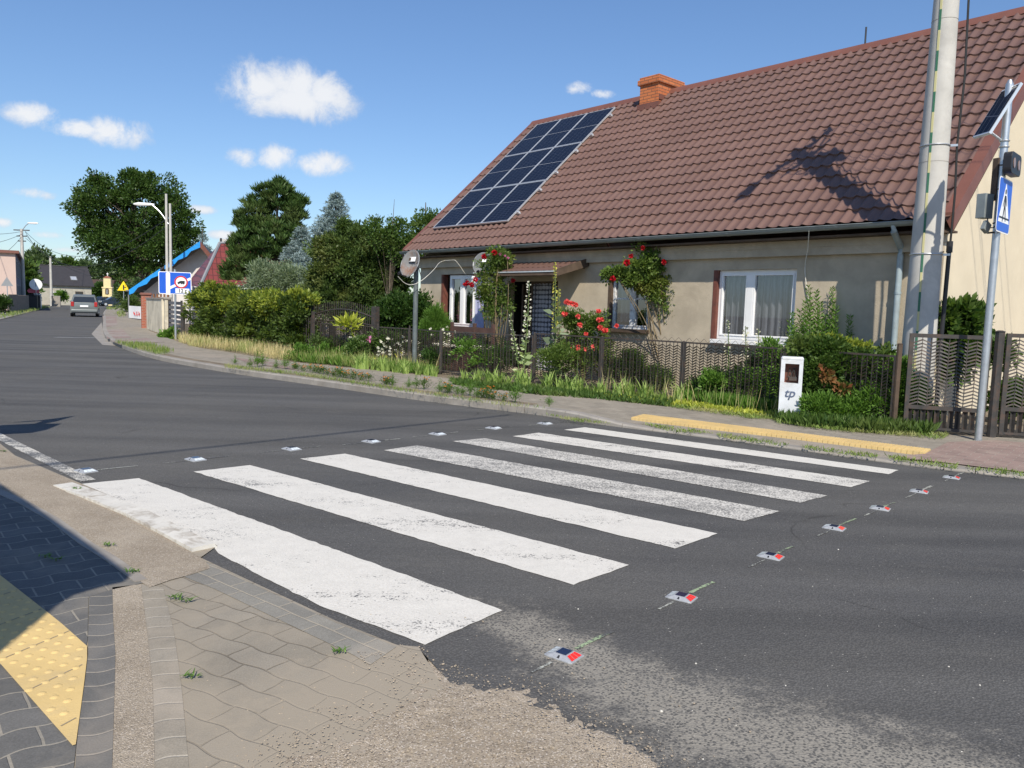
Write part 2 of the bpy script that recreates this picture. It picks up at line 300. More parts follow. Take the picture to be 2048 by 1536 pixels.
M_oak = leafmat('tree_leaves', (.014, .038, .007), (.05, .088, .016), (.045, .085, .018), trans=.25)
M_lhaze = leafmat('far_leaves', (.035, .065, .022), (.075, .11, .045))
M_lsilver = leafmat('silver_leaves', (.12, .16, .10), (.21, .26, .17))
M_lorange = leafmat('rusty_leaves', (.20, .075, .035), (.14, .11, .04))
M_lpale = leafmat('pale_leaves', (.22, .30, .13), (.40, .46, .26))
def cells_mat():
    m, nt, b = newmat('solar_cells'); v = coords(nt)
    br = nd(nt, 'ShaderNodeTexBrick'); nt.links.new(v, br.inputs['Vector']); br.offset = 0
    br.inputs['Scale'].default_value = 1; br.inputs['Brick Width'].default_value = .168; br.inputs['Row Height'].default_value = .084
    br.inputs['Mortar Size'].default_value = .0035; br.inputs['Color1'].default_value = (.004, .006, .016, 1); br.inputs['Color2'].default_value = (.005, .008, .019, 1)
    br.inputs['Mortar'].default_value = (.06, .07, .10, 1)
    nt.links.new(br.outputs[0], b.inputs['Base Color']); b.inputs['Roughness'].default_value = .2; b.inputs['Specular IOR Level'].default_value = .12; return m
M_cell = cells_mat()
def brick_mat(name, c1, c2, mo, w=.25, h=.075, ms=.008):
    m, nt, b = newmat(name); v = coords(nt); s = nd(nt, 'ShaderNodeSeparateXYZ'); nt.links.new(v, s.inputs[0])
    c = nd(nt, 'ShaderNodeCombineXYZ'); nt.links.new(mth(nt, 'ADD', s.outputs[0], s.outputs[1]), c.inputs[0]); nt.links.new(s.outputs[2], c.inputs[1])
    br = nd(nt, 'ShaderNodeTexBrick'); nt.links.new(c.outputs[0], br.inputs['Vector']); br.inputs['Scale'].default_value = 1
    br.inputs['Brick Width'].default_value = w; br.inputs['Row Height'].default_value = h; br.inputs['Mortar Size'].default_value = ms
    br.inputs['Color1'].default_value = (*c1, 1); br.inputs['Color2'].default_value = (*c2, 1); br.inputs['Mortar'].default_value = (*mo, 1)
    nt.links.new(br.outputs[0], b.inputs['Base Color']); b.inputs['Roughness'].default_value = .8
    bump(nt, b, mth(nt, 'MULTIPLY', br.outputs[1], -1), .5, .006); return m
M_brick = brick_mat('orange_brick', (.42, .12, .04), (.52, .17, .06), (.16, .08, .05))
M_brick2 = brick_mat('red_brick', (.30, .07, .035), (.36, .10, .05), (.30, .22, .18))
M_stone = brick_mat('pale_stone', (.36, .34, .28), (.44, .42, .35), (.40, .38, .33), .5, .25, .02)
def curtain_mat():
    m, nt, b = newmat('lace_curtain'); v = coords(nt)
    w = nd(nt, 'ShaderNodeTexWave'); nt.links.new(v, w.inputs[0]); w.inputs['Scale'].default_value = 5; w.inputs['Distortion'].default_value = 2
    nt.links.new(mixc(nt, w.outputs[1], (.13, .15, .18), (.28, .31, .35)), b.inputs['Base Color']); b.inputs['Roughness'].default_value = .9
    return m
M_curt = curtain_mat()
M_curty = simple('beige_curtain', (.50, .42, .26), .9, .2, 6, bmp=0)
M_lilac = simple('lilac_cloth', (.42, .43, .62), .9, .18, 4, bmp=.3, bscale=9, bdist=.03)

# ---------------------------------------------------------------- mesh helpers
class MB:
    def __init__(s): s.v = []; s.f = []; s.mi = []; s.cur = 0
    def add(s, vs, fs):
        o = len(s.v); s.v += [Vector(q) for q in vs]; s.f += [tuple(i+o for i in f) for f in fs]; s.mi += [s.cur]*len(fs)
    def box(s, c, d, rz=0.0, mat=None):
        x, y, z = d[0]/2, d[1]/2, d[2]/2
        vs = [Vector((i, j, k)) for i in (-x, x) for j in (-y, y) for k in (-z, z)]
        R = mat if mat is not None else Matrix.Rotation(rz, 3, 'Z')
        s.add([R @ q+Vector(c) for q in vs], [(0, 1, 3, 2), (4, 6, 7, 5), (0, 4, 5, 1), (2, 3, 7, 6), (0, 2, 6, 4), (1, 5, 7, 3)])
    def bbox(s, c, d, bev=.1, rz=0.0):            # box with chamfered vertical & top edges
        x, y, z = d[0]/2, d[1]/2, d[2]; b = bev; R = Matrix.Rotation(rz, 3, 'Z')
        def ring(ix, zz): return [(-x+ix+b, -y+ix, zz), (x-ix-b, -y+ix, zz), (x-ix, -y+ix+b, zz), (x-ix, y-ix-b, zz), (x-ix-b, y-ix, zz), (-x+ix+b, y-ix, zz), (-x+ix, y-ix-b, zz), (-x+ix, -y+ix+b, zz)]
        vs = ring(0, 0)+ring(0, z-b)+ring(b*.7, z)
        fs = [tuple(range(7, -1, -1)), tuple(range(16, 24))]
        for r in (0, 8):
            for i in range(8): fs.append((r+i, r+(i+1) % 8, r+8+(i+1) % 8, r+8+i))
        s.add([R @ Vector(q)+Vector(c) for q in vs], fs)
    def tube(s, pts, rad, n=8, cap=True):
        pts = [Vector(p) for p in pts]; k = len(pts)
        if not isinstance(rad, (list, tuple)): rad = [rad]*k
        vs = []; up = Vector((0, 0, 1))
        for i, p in enumerate(pts):
            t = (pts[min(i+1, k-1)]-pts[max(i-1, 0)]); t = t.normalized() if t.length > 1e-9 else Vector((0, 0, 1))
            a = t.cross(up if abs(t.z) < .93 else Vector((1, 0, 0))).normalized(); b = t.cross(a)
            for j in range(n):
                w = 2*math.pi*j/n; vs.append(p+(a*math.cos(w)+b*math.sin(w))*rad[i])
        fs = [(i*n+j, i*n+(j+1) % n, (i+1)*n+(j+1) % n, (i+1)*n+j) for i in range(k-1) for j in range(n)]
        if cap: fs += [tuple(range(n-1, -1, -1)), tuple((k-1)*n+j for j in range(n))]
        s.add(vs, fs)
    def prism(s, poly, o, ax, ay, t):          # polygon (2D) at origin o with axes, thickness vector t
        o, ax, ay, t = Vector(o), Vector(ax), Vector(ay), Vector(t); n = len(poly)
        a = [o+ax*p[0]+ay*p[1] for p in poly]; b = [q+t for q in a]
        s.add(a+b, [tuple(range(n)), tuple(range(2*n-1, n-1, -1))]+[(i, i+n, (i+1) % n+n, (i+1) % n) for i in range(n)])
    def grid(s, rows):
        n = len(rows[0]); m = len(rows)
        s.add([q for r in rows for q in r], [(i*n+j, i*n+j+1, (i+1)*n+j+1, (i+1)*n+j) for i in range(m-1) for j in range(n-1)])
    def build(s, name, mat, parent=None, smooth=False, off=None, bevel=0):
        me = bpy.data.meshes.new(name); of = Vector(off) if off is not None else Vector((0, 0, 0))
        me.from_pydata([q-of for q in s.v], [], s.f)
        for mm in (mat if isinstance(mat, (list, tuple)) else [mat]): me.materials.append(mm)
        if isinstance(mat, (list, tuple)): me.polygons.foreach_set('material_index', s.mi)
        me.update()
        import bmesh as _b
        bm = _b.new(); bm.from_mesh(me); _b.ops.recalc_face_normals(bm, faces=bm.faces) if len(bm.faces) < 20000 else None; bm.to_mesh(me); bm.free()
        if smooth: me.polygons.foreach_set('use_smooth', [True]*len(me.polygons))
        o = bpy.data.objects.new(name, me); COL.objects.link(o)
        if parent is not None: o.parent = parent
        elif off is not None: o.location = of
        if bevel:
            md = o.modifiers.new('bevel', 'BEVEL'); md.width = bevel; md.segments = 2; md.limit_method = 'ANGLE'
        if smooth:
            try: me.set_sharp_from_angle(angle=R_(40))
            except Exception: pass
        return o
def tag(o, label=None, cat=None, group=None, kind=None):
    if label: o['label'] = label
    if cat: o['category'] = cat
    if group: o['group'] = group
    if kind: o['kind'] = kind
    return o
def thing(name, label, cat, loc=(0, 0, 0), rz=0.0, group=None):
    o = bpy.data.objects.new(name, None); COL.objects.link(o); o.location = loc; o.rotation_euler = (0, 0, rz)
    o.empty_display_size = .2; return tag(o, label, cat, group)
def copy_tree(o, parent=None):
    c = o.copy(); COL.objects.link(c)
    if parent is not None: c.parent = parent
    for ch in list(o.children): copy_tree(ch, c)
    return c
def leaves(name, P, D, S, mat, parent=None, aspect=.45, fold=.15, seed=0, off=None, smooth=False):
    r = np.random.default_rng(seed); P = np.asarray(P, float); D = np.asarray(D, float); N = len(P)
    S = np.full(N, S) if np.isscalar(S) else np.asarray(S)
    D = D/np.maximum(np.linalg.norm(D, axis=1, keepdims=True), 1e-6)
    Q = r.normal(size=(N, 3)); sd = np.cross(D, Q); sd /= np.maximum(np.linalg.norm(sd, axis=1, keepdims=True), 1e-6)
    nn = np.cross(D, sd); S = S[:, None]
    if off is not None: P = P-np.array(off)
    a = P; b = P+D*S*.5+sd*S*aspect*.5+nn*S*fold*.5; c = P+D*S; d = P+D*S*.5-sd*S*aspect*.5+nn*S*fold*.5
    V = np.stack([a, b, c, d], 1).reshape(-1, 3)
    me = bpy.data.meshes.new(name); me.vertices.add(4*N); me.vertices.foreach_set('co', V.ravel().astype(np.float32))
    me.loops.add(4*N); me.loops.foreach_set('vertex_index', np.arange(4*N, dtype=np.int32))
    me.polygons.add(N); me.polygons.foreach_set('loop_start', np.arange(0, 4*N, 4, dtype=np.int32)); me.polygons.foreach_set('loop_total', np.full(N, 4, dtype=np.int32))
    me.update(calc_edges=True); me.validate(); me.materials.append(mat)
    o = bpy.data.objects.new(name, me); COL.objects.link(o)
    if parent is not None: o.parent = parent
    elif off is not None: o.location = off
    return o
def clumps(blobs, nclump, crad, nleaf, seed, shell=.55, up=.25, jag=.25):
    """leaf positions and directions in clumps spread through ellipsoid blobs"""
    r = np.random.default_rng(seed); P = []; Dd = []; C = []
    w = np.array([b[3]*b[4]+b[3]*b[5]+b[4]*b[5] for b in blobs], float); w /= w.sum()
    for i in range(nclump):
        b = blobs[r.choice(len(blobs), p=w)]
        d = r.normal(size=3); d /= np.linalg.norm(d); d[2] = d[2] if d[2] > -.45 or r.random() < .3 else -d[2]
        k = (shell+(1-shell)*r.random()**.6)*(1+jag*r.normal()*.5)
        c = np.array(b[:3])+d*np.array(b[3:6])*k; C.append(c)
        cr = crad*(.6+.8*r.random()); n = int(nleaf*(.6+.8*r.random()))
        q = r.normal(size=(n, 3)); q /= np.linalg.norm(q, axis=1, keepdims=True); rr = r.random((n, 1))**.45
        P.append(c+q*rr*cr*np.array([1, 1, .8])); Dd.append(q*.8+d*.5+np.array([0, 0, up])+r.normal(size=(n, 3))*.35)
    return np.concatenate(P), np.concatenate(Dd), np.array(C)
def blade_mesh(mb, base, h, w, lean, ang, curl=.5, seg=4, twist=0.0):
    base = Vector(base); dx = Vector((math.cos(ang), math.sin(ang), 0)); sx = Vector((-math.sin(ang+twist), math.cos(ang+twist), 0)); rows = []
    for i in range(seg+1):
        t = i/seg; p = base+dx*(lean*h*t**(1+curl*2))+Vector((0, 0, h*(t-.35*lean*curl*t**3))); ww = w*(1-t**2.2)*.5+.0008
        rows.append([p-sx*ww, p+sx*ww])
    mb.grid(rows)
def text_mb(s, size, origin, ax, ay, depth, mat, name, parent, bold=0.0, align='CENTER'):
    cu = bpy.data.curves.new('t', 'FONT'); cu.body = s; cu.size = size; cu.extrude = depth; cu.align_x = align; cu.align_y = 'CENTER'; cu.offset = bold
    ob = bpy.data.objects.new('t', cu); COL.objects.link(ob); bpy.context.view_layer.update()
    me = bpy.data.meshes.new_from_object(ob.evaluated_get(bpy.context.evaluated_depsgraph_get())); bpy.data.objects.remove(ob)
    ax, ay = Vector(ax), Vector(ay); az_ = ax.cross(ay)
    for q in me.vertices: c = q.co.copy(); q.co = Vector(origin)+ax*c.x+ay*c.y+az_*c.z
    me.name = name; me.materials.clear(); me.materials.append(mat); o = bpy.data.objects.new(name, me); COL.objects.link(o); o.parent = parent; return o
def sheet(name, pts, z, mat, sub=False):
    mb = MB(); mb.add([(p[0], p[1], z if z is not None else p[2]) for p in pts], [tuple(range(len(pts)))])
    import bmesh as _b
    me = bpy.data.meshes.new(name); me.from_pydata([tuple(q) for q in mb.v], [], mb.f)
    bm = _b.new(); bm.from_mesh(me); _b.ops.triangulate(bm, faces=bm.faces)
    for f in bm.faces:
        if f.normal.z < 0: f.normal_flip()
    bm.to_mesh(me); bm.free(); me.materials.append(mat); o = bpy.data.objects.new(name, me); COL.objects.link(o); o['kind'] = 'structure'; return o
exec_parts = True
# ---------------------------------------------------------------- ground, road, kerbs
rnd = random.Random(5)
def px2(lst, z=0.0): return [gr(a, b, z) for a, b in lst]
def resample(pts, step):
    out = [pts[0].copy()]; acc = 0
    for a, b in zip(pts, pts[1:]):
        L = (b-a).length; n = max(1, int(round(L/step)))
        for i in range(1, n+1): out.append(a.lerp(b, i/n))
    return out
def smooth_line(pts, it=2):
    for _ in range(it):
        q = [pts[0]]
        for a, b in zip(pts, pts[1:]): q += [a.lerp(b, .25), a.lerp(b, .75)]
        pts = q+[pts[-1]]
    return pts
def offset(pts, d):
    out = []
    for i, p in enumerate(pts):
        t = (pts[min(i+1, len(pts)-1)]-pts[max(i-1, 0)]); t.z = 0; t.normalize(); out.append(p+Vector((t.y, -t.x, 0))*d)
    return out
sheet('ground', [(-1500, -200), (1500, -200), (1500, 2500), (-1500, 2500)], -.05, M_verge)
K = px2([(2048, 958), (1796, 930), (1500, 886), (1200, 850), (1089, 831), (857, 804), (649, 773), (483, 750), (400, 736), (312, 720), (260, 703), (229, 690), (208, 675), (205, 656), (207, 640), (206, 627), (213, 619), (240, 612)])
K = [K[0]+(K[0]-K[1])*4]+K
K = smooth_line(K, 2)
NE = px2([(837, 1296), (793, 1292), (670, 1243), (450, 1140), (401, 1117), (435, 1093), (300, 1025), (166, 970), (30, 912), (0, 888)])
left_edge = [Vector((-9, 12.9, 0)), Vector((-14, 19.8, 0)), Vector((-21, 30.6, 0)), gr(0, 640), gr(104, 613), Vector((-110, 155, 0))]
right_ext = [Vector((6, -4, 0)), Vector((2.8, -.2, 0)), gr(1400, 1600), gr(1180, 1500), gr(1000, 1400)]
road_poly = [Vector((12, -8, 0)), Vector((6, -4, 0)), Vector((2.0, -.2, 0)), gr(1150, 1600), gr(950, 1420)]+NE+left_edge+[Vector((-90, 190, 0)), Vector((-60, 175, 0))]+list(reversed(K))
road = sheet('road', road_poly, 0.0, M_asph)
def on_road(name, pts, z, mat, label=None):
    o = sheet(name, pts, z, mat); del o['kind']; o.parent = road
    if label: o['label'] = label
    return o
S = [[(160, 969), (278, 957), (1005, 1222), (850, 1291)], [(387, 944), (500, 931), (1258, 1131), (1147, 1171)], [(600, 918), (690, 908), (1435, 1068), (1350, 1098)],
     [(768, 901), (835, 891), (1560, 1023), (1488, 1043)], [(905, 883), (968, 877), (1655, 992), (1600, 1006)], [(1025, 873), (1078, 866), (1740, 963), (1702, 975)], [(1128, 860), (1170, 855), (1797, 941), (1777, 949)]]
for i, s in enumerate(S):
    q = px2(s)
    if i == 0: q = [q[0], q[1], q[2], q[3], gr(640, 1213), gr(437, 1108), gr(427, 1094)]
    # ragged paint edge
    e = []
    for a, b in zip(q, q[1:]+q[:1]):
        n = int((b-a).length/.06)
        for k in range(n):
            p = a.lerp(b, k/n); e.append(p+Vector((rnd.uniform(-1, 1), rnd.uniform(-1, 1), 0))*(.006 if k else 0))
    on_road('crosswalk_stripe', e, .004, M_wear[i], 'thin worn grey crossing stripe' if i in (3, 4) else None)
# patchy edge line up to the crossing and faint transverse mark far down the road
a, b = px2([(0, 874), (176, 962)]); t = (b-a).normalized(); nrm = Vector((-t.y, t.x, 0))
on_road('edge_line', [a-t*6-nrm*.06, b-nrm*.06, b+nrm*.06, a-t*6+nrm*.06], .004, mat_paint('edge_line_paint', .245, (.62, .59, .52)))
a, b = px2([(105, 675), (185, 676)]); on_road('transverse_mark', [a, b, b+Vector((0, .35, 0)), a+Vector((0, .35, 0))], .004, mat_paint('mark_paint', .2, (.3, .3, .29)))
# pale broken gutter at the bend
gp = px2([(183, 668), (203, 645), (206, 660), (210, 676), (232, 692), (205, 690)]); on_road('gutter_patch', gp, .005, M_kerb)
# kerb along the far pavement: blocks with joints
def hk(p):                                             # dropped at the crossing
    x = p.x
    if x > .9: return .03 if x > 1.6 else .11-.08*(x-.9)/.7
    return .11
mb = MB(); Kr = resample(K, .95)
for a, b in zip(Kr, Kr[1:]):
    d = (b-a).normalized(); n = Vector((d.y, -d.x, 0)); b2 = b-d*.008
    ha, hb = hk(a), hk(b); sec = lambda p, h: [p+Vector((0, 0, -.05)), p+n*0+Vector((0, 0, h-.02)), p+n*.02+Vector((0, 0, h)), p+n*.15+Vector((0, 0, h)), p+n*.15+Vector((0, 0, -.05))]
    A, B = sec(a, ha), sec(b2, hb); mb.add(A+B, [(0, 1, 6, 5), (1, 2, 7, 6), (2, 3, 8, 7), (3, 4, 9, 8), (0, 4, 3, 2, 1), (5, 6, 7, 8, 9)])
tag(mb.build('kerb', M_kerb), kind='structure')
Kin = offset(K, .153)
outer = px2([(1925, 869), (1759, 859), (1614, 846), (1490, 828), (1324, 807), (1250, 798), (1064, 781), (877, 755), (690, 735), (566, 724), (480, 708), (400, 697), (365, 687), (333, 676), (297, 661), (289, 641), (262, 634), (255, 618), (300, 606)], .08)
outer = [gr(2048, 877, .05)+(gr(2048, 877, .05)-outer[0])*3, gr(2048, 877, .05)]+outer
def strip_sheet(name, A, B, mat, n=70, zf=None):
    def param(P):
        L = [0]
        for a, b in zip(P, P[1:]): L.append(L[-1]+(b-a).length)
        def f(t):
            d = t*L[-1]
            for i in range(1, len(L)):
                if L[i] >= d or i == len(L)-1: return P[i-1].lerp(P[i], min(1, (d-L[i-1])/max(1e-6, L[i]-L[i-1])))
        return f
    fa, fb = param(A), param(B); mb = MB(); rows = []
    for i in range(n+1):
        t = (i/n)**1.6; a, b = fa(t), fb(t); za = zf(a) if zf else a.z; zb = .055 if b.x > 1 else .092; rows.append([Vector((a.x, a.y, za)), Vector(a.lerp(b, .5).xy.to_3d())+Vector((0, 0, (za+zb)/2)), Vector((b.x, b.y, zb))])
    mb.grid(rows); o = mb.build(name, mat); o['kind'] = 'structure'; return o
strip_sheet('far_pavement', Kin, outer, M_far, zf=lambda p: hk(p)-.008)
GZ = .05
gpoly = list(outer)+[Vector((-60, 240, 0)), Vector((60, 240, 0)), Vector((60, -5, 0))]
sheet('garden_ground', gpoly, GZ, M_soil)
def pz(p): # pavement height between kerb and fence
    return .085
sheet('red_paving', [gr(1780, 914, .045), gr(1850, 907, .052), gr(1896, 884, .062), gr(1990, 880, .062), gr(2200, 898, .06), gr(2200, 962, .036), gr(2048, 944, .036), gr(1900, 926, .036)], None, M_red)
for q in ([(205, 632), (232, 632), (235, 650), (208, 655)], [(210, 660), (245, 658), (262, 676), (214, 678)], [(470, 716), (560, 727), (600, 742), (500, 728)], [(222, 682), (290, 676), (330, 684), (240, 690)]):
    sheet('red_paving_patch', [gr(a, b, .098) for a, b in q], .106, M_redfar)
# flower strip between kerb and pavement
fs = [k for k in Kin if -9.2 < k.x < .3]; fo = offset(fs, .24)
sheet('kerb_verge', [Vector((p.x, p.y, 0)) for p in fs]+[Vector((p.x, p.y, 0)) for p in reversed(fo)], .108, M_soil)
# tactile strip on the far pavement: ribbed tiles
ta, tb, tc, td = gr(1262, 838, .045), gr(1287, 830, .055), gr(1862, 900, .055), gr(1850, 909, .045)
def bil(u, v): return ta.lerp(td, u).lerp(tb.lerp(tc, u), v)
mb = MB(); n = 60
for i in range(n):
    u0, u1 = i/n+.0006, (i+1)/n-.0006
    q = [bil(u0, 0), bil(u1, 0), bil(u1, 1), bil(u0, 1)]; up = Vector((0, 0, .075))
    for k in range(4): q[k] = Vector((q[k].x, q[k].y, .068))
    mb.add(q+[v-Vector((0, 0, .04)) for v in q], [(0, 1, 2, 3), (0, 4, 5, 1), (1, 5, 6, 2), (2, 6, 7, 3), (3, 7, 4, 0)])
    for r in range(2):
        w0, w1 = u0+(u1-u0)*(.12+r*.5), u0+(u1-u0)*(.42+r*.5); c = [bil(w0, .04), bil(w1, .04), bil(w1, .96), bil(w0, .96)]
        mb.add([Vector((v.x, v.y, .067)) for v in c]+[Vector((v.x, v.y, .073)) for v in c], [(4, 5, 6, 7), (0, 1, 5, 4), (1, 2, 6, 5), (2, 3, 7, 6), (3, 0, 4, 7)])
M_tact = simple('yellow_tactile', (.60, .44, .19), .85, .10, 3, dirt=(.46, .36, .20), dscale=5, damt=.5, bscale=120, bmp=.3)
tag(mb.build('far_tactile_strip', M_tact), kind='structure')
# near corner
Z = lambda l: [(x/2.342, 880+y/2.342) for x, y in l]
def psheet(name, pts, z, mat): return sheet(name, px2(pts, z), z, mat)
base = px2([(0, 888), (30, 912), (166, 970), (300, 1025), (435, 1093), (401, 1117), (450, 1140), (670, 1243), (793, 1292), (837, 1296)], 0)
psheet_pts = [Vector((-9, 12.9, 0))]+base+[gr(900, 1400), gr(1100, 1600), Vector((1.9, -.2, 0)), Vector((5.8, -4.2, 0)), Vector((0, -12, 0)), Vector((-16, -4, 0)), Vector((-16, 14, 0))]
sheet('near_pavement', psheet_pts, .006, M_beige)
psheet('near_sand', Z([(-300, -60), (0, 30), (70, 78), (390, 210), (300, 240), (500, 312), (760, 445), (930, 545), (955, 560), (985, 600), (900, 628), (800, 655), (700, 690), (600, 622), (430, 480), (130, 285), (0, 228), (-300, 120)]), .0105, M_sand)
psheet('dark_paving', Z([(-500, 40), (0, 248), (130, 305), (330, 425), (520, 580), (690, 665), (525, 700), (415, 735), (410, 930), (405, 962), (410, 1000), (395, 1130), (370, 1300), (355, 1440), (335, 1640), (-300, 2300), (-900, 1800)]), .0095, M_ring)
psheet('paving_border', Z([(418, 735), (526, 700), (530, 850), (540, 1000), (535, 1200), (525, 1536), (515, 1800), (335, 1800), (358, 1440), (373, 1300), (398, 1130), (413, 1000), (412, 930)]), .0115, M_ringb)
psheet('sand_strip', Z([(526, 690), (660, 675), (690, 900), (715, 1150), (725, 1536), (730, 1800), (515, 1800), (525, 1536), (535, 1200), (540, 1000), (530, 850)]), .0095, M_sand)
psheet('paving_column', Z([(660, 675), (765, 690), (815, 900), (850, 1150), (885, 1536), (905, 1800), (730, 1800), (725, 1536), (715, 1150), (690, 900)]), .008, M_beigecol)
psheet('cobble_rows', [(401, 1119), (450, 1142), (670, 1245), (793, 1293), (740, 1330), (709, 1311), (560, 1240), (430, 1178), (330, 1138)], .0085, M_cobble)
mb = MB(); el_ = px2(Z([(-200, 150), (0, 232), (130, 288), (280, 372), (430, 482), (560, 560), (690, 655)]), .008); eo = offset(el_, .065)
for i in range(len(el_)-1):
    a, b, c, d = el_[i], el_[i+1], eo[i+1], eo[i]; mb.add([q+Vector((0, 0, dz)) for dz in (.006, -.03) for q in (a, b, c, d)], [(0, 1, 2, 3), (4, 5, 1, 0), (5, 6, 2, 1), (6, 7, 3, 2), (7, 4, 0, 3)])
tag(mb.build('paving_edging', M_kerb), kind='structure')
# white painted dropped kerb
mb = MB(); ka = smooth_line(px2([(128, 983), (145, 969), (166, 970), (300, 1025), (435, 1094)], 0), 1); ka = resample(px2([(150, 968), (300, 1027), (437, 1096)], 0), .62)
for i, (a, b) in enumerate(zip(ka, ka[1:])):
    d = (b-a).normalized(); n = Vector((d.y, -d.x, 0)); b = b-d*.012; w = .16; h0 = .018 if i == 0 else .03
    v = [a, b, b+n*.02, a+n*.02, b+n*w, a+n*w]; zz = [.0, .0, .03, h0, .03, h0]
    vs = [q+Vector((0, 0, z)) for q, z in zip(v, zz)]+[q+Vector((0, 0, -.03)) for q in v]
    mb.add(vs, [(0, 1, 2, 3), (3, 2, 4, 5), (5, 4, 10, 11), (0, 3, 5, 11, 6), (1, 7, 10, 4, 2)])
tag(mb.build('near_kerb', M_kerbw), kind='structure')
# tactile warning plates with domes
tp = px2(Z([(-260, 440), (0, 632), (215, 800), (290, 860), (408, 965), (408, 1020), (395, 1130), (372, 1300), (355, 1425), (340, 1430), (0, 1045), (-260, 770)]), .0145)
to = sheet('tactile_plates', tp, .0145, M_tact)
def inside(p, poly):
    c = False; n = len(poly)
    for i in range(n):
        a, b = poly[i], poly[i-1]
        if (a.y > p.y) != (b.y > p.y) and p.x < (b.x-a.x)*(p.y-a.y)/(b.y-a.y)+a.x: c = not c
    return c
mb = MB(); ja = (gr(174, 1247, .0145)-gr(0, 1320, .0145)).normalized(); jb = Vector((-ja.y, ja.x, 0)); o0 = gr(174, 1247, .0145)
for i in range(-60, 40):
    for j in range(-60, 60):
        p = o0+ja*(i*.066)+jb*(j*.066)
        if all(inside(p+Vector((dx, dy, 0)), tp) for dx, dy in ((.02, 0), (-.02, 0), (0, .02), (0, -.02))):
            ringv = [p+Vector((math.cos(w)*.017, math.sin(w)*.017, 0)) for w in [k*math.pi/4 for k in range(8)]]+[p+Vector((math.cos(w)*.010, math.sin(w)*.010, .0045)) for w in [k*math.pi/4 for k in range(8)]]
            mb.add(ringv, [tuple(range(8, 16))]+[(k, (k+1) % 8, (k+1) % 8+8, k+8) for k in range(8)])
d_ = mb.build('tactile_domes', M_tact, to, smooth=True); 
mb = MB()
for j in range(-12, 14):                            # joints between plates
    q = []
    for i in range(-90, 60):
        p = o0+ja*(i*.03)+jb*(j*.33)
        if inside(p, tp): q.append(p)
    if len(q) > 1:
        a, b = q[0], q[-1]; mb.add([a-jb*.003+Vector((0, 0, .0015)), b-jb*.003+Vector((0, 0, .0015)), b+jb*.003+Vector((0, 0, .0015)), a+jb*.003+Vector((0, 0, .0015))], [(0, 1, 2, 3)])
mb.build('plate_joint', simple('joint_sand', (.28, .23, .16), .9, .2), to)
# heap of loose sand on the corner
hb = px2([(696, 1300), (760, 1296), (830, 1297), (872, 1322), (911, 1340), (990, 1360), (1034, 1358), (1074, 1366), (1135, 1397), (1197, 1432), (1263, 1463), (1311, 1494), (1350, 1522), (1420, 1600), (1500, 1750), (900, 1800), (420, 1700), (440, 1560), (520, 1470), (640, 1440), (560, 1410), (700, 1400), (770, 1375), (720, 1340)], .01)
xs = [p.x for p in hb]; ys = [p.y for p in hb]; step = .025; mb = MB(); idx = {}
def pdist(p, poly):
    d = 9
    for a, b in zip(poly, poly[1:]+poly[:1]):
        ab = (b-a).xy; t = max(0, min(1, (p.xy-a.xy).dot(ab)/max(1e-9, ab.dot(ab)))); d = min(d, (p.xy-(a.xy+ab*t)).length)
    return d if inside(p, poly) else -d
nx, ny = int((max(xs)-min(xs)+.3)/step), int((max(ys)-min(ys)+.3)/step)
V = []
for j in range(ny):
    for i in range(nx):
        p = Vector((min(xs)-.15+i*step, min(ys)-.15+j*step, 0)); d = pdist(p, hb)+.06*mnoise.fractal(p*3, 1, 2, 3)+.02*mnoise.noise(p*17)
        V.append(Vector((p.x, p.y, -.010+.022*(1-math.exp(-max(d+.02, -.1)*7))+.006*mnoise.noise(p*23)+.004*mnoise.noise(p*60))))
Fc = [(j*nx+i, j*nx+i+1, (j+1)*nx+i+1, (j+1)*nx+i) for j in range(ny-1) for i in range(nx-1) if max(V[j*nx+i].z, V[j*nx+i+1].z, V[(j+1)*nx+i].z, V[(j+1)*nx+i+1].z) > -.004]
mb.add(V, Fc); o = mb.build('sand_heap', mat_sand('loose_sand', (.32, .268, .205), (.42, .357, .28), .75), smooth=True); o['kind'] = 'structure'
# pebbles
r = np.random.default_rng(4); mb = MB(); cnt = 0
def pebble(mb, p, s):
    q = []; a0 = r.random()*6; k = 5
    for zz, rr in ((0, 1), (.5, .9), (.8, .45)):
        for j in range(k): a = a0+j*2*math.pi/k; q.append(Vector((p.x+math.cos(a)*s*rr*(.8+.4*r.random()), p.y+math.sin(a)*s*rr*.8, p.z+zz*s)))
    mb.add(q, [(j, (j+1) % k, (j+1) % k+k, j+k) for j in range(k)]+[(k+j, k+(j+1) % k, 2*k+(j+1) % k, 2*k+j) for j in range(k)]+[tuple(range(2*k, 3*k))])
while cnt < 2600:
    px, py = r.uniform(250, 1500), r.uniform(1180, 1560); p = gr(px, py)
    d = pdist(p, hb)
    if d > -.05 or (inside(p, psheet_pts) and r.random() < .03) or (d > -.5 and r.random() < .05):
        pebble(mb, Vector((p.x, p.y, .014 if d > .03 else .004)), .0018+.0035*r.random()**3); cnt += 1
tag(mb.build('gravel', simple('pebble_stone', (.30, .25, .19), .8, .35, 40, bmp=0)), kind='stuff', label='loose pebbles scattered over the sandy corner', cat='gravel')
mb = MB()
for k in range(34):
    px, py = r.uniform(1100, 2048), r.uniform(1000, 1536); p = gr(px, py); pebble(mb, Vector((p.x, p.y, 0)), .002+.005*r.random()**4)
tag(mb.build('road_grit', simple('pale_grit', (.55, .53, .48), .8, .2, 40, bmp=0)), kind='stuff', label='tiny pale stones lying on the asphalt', cat='grit')
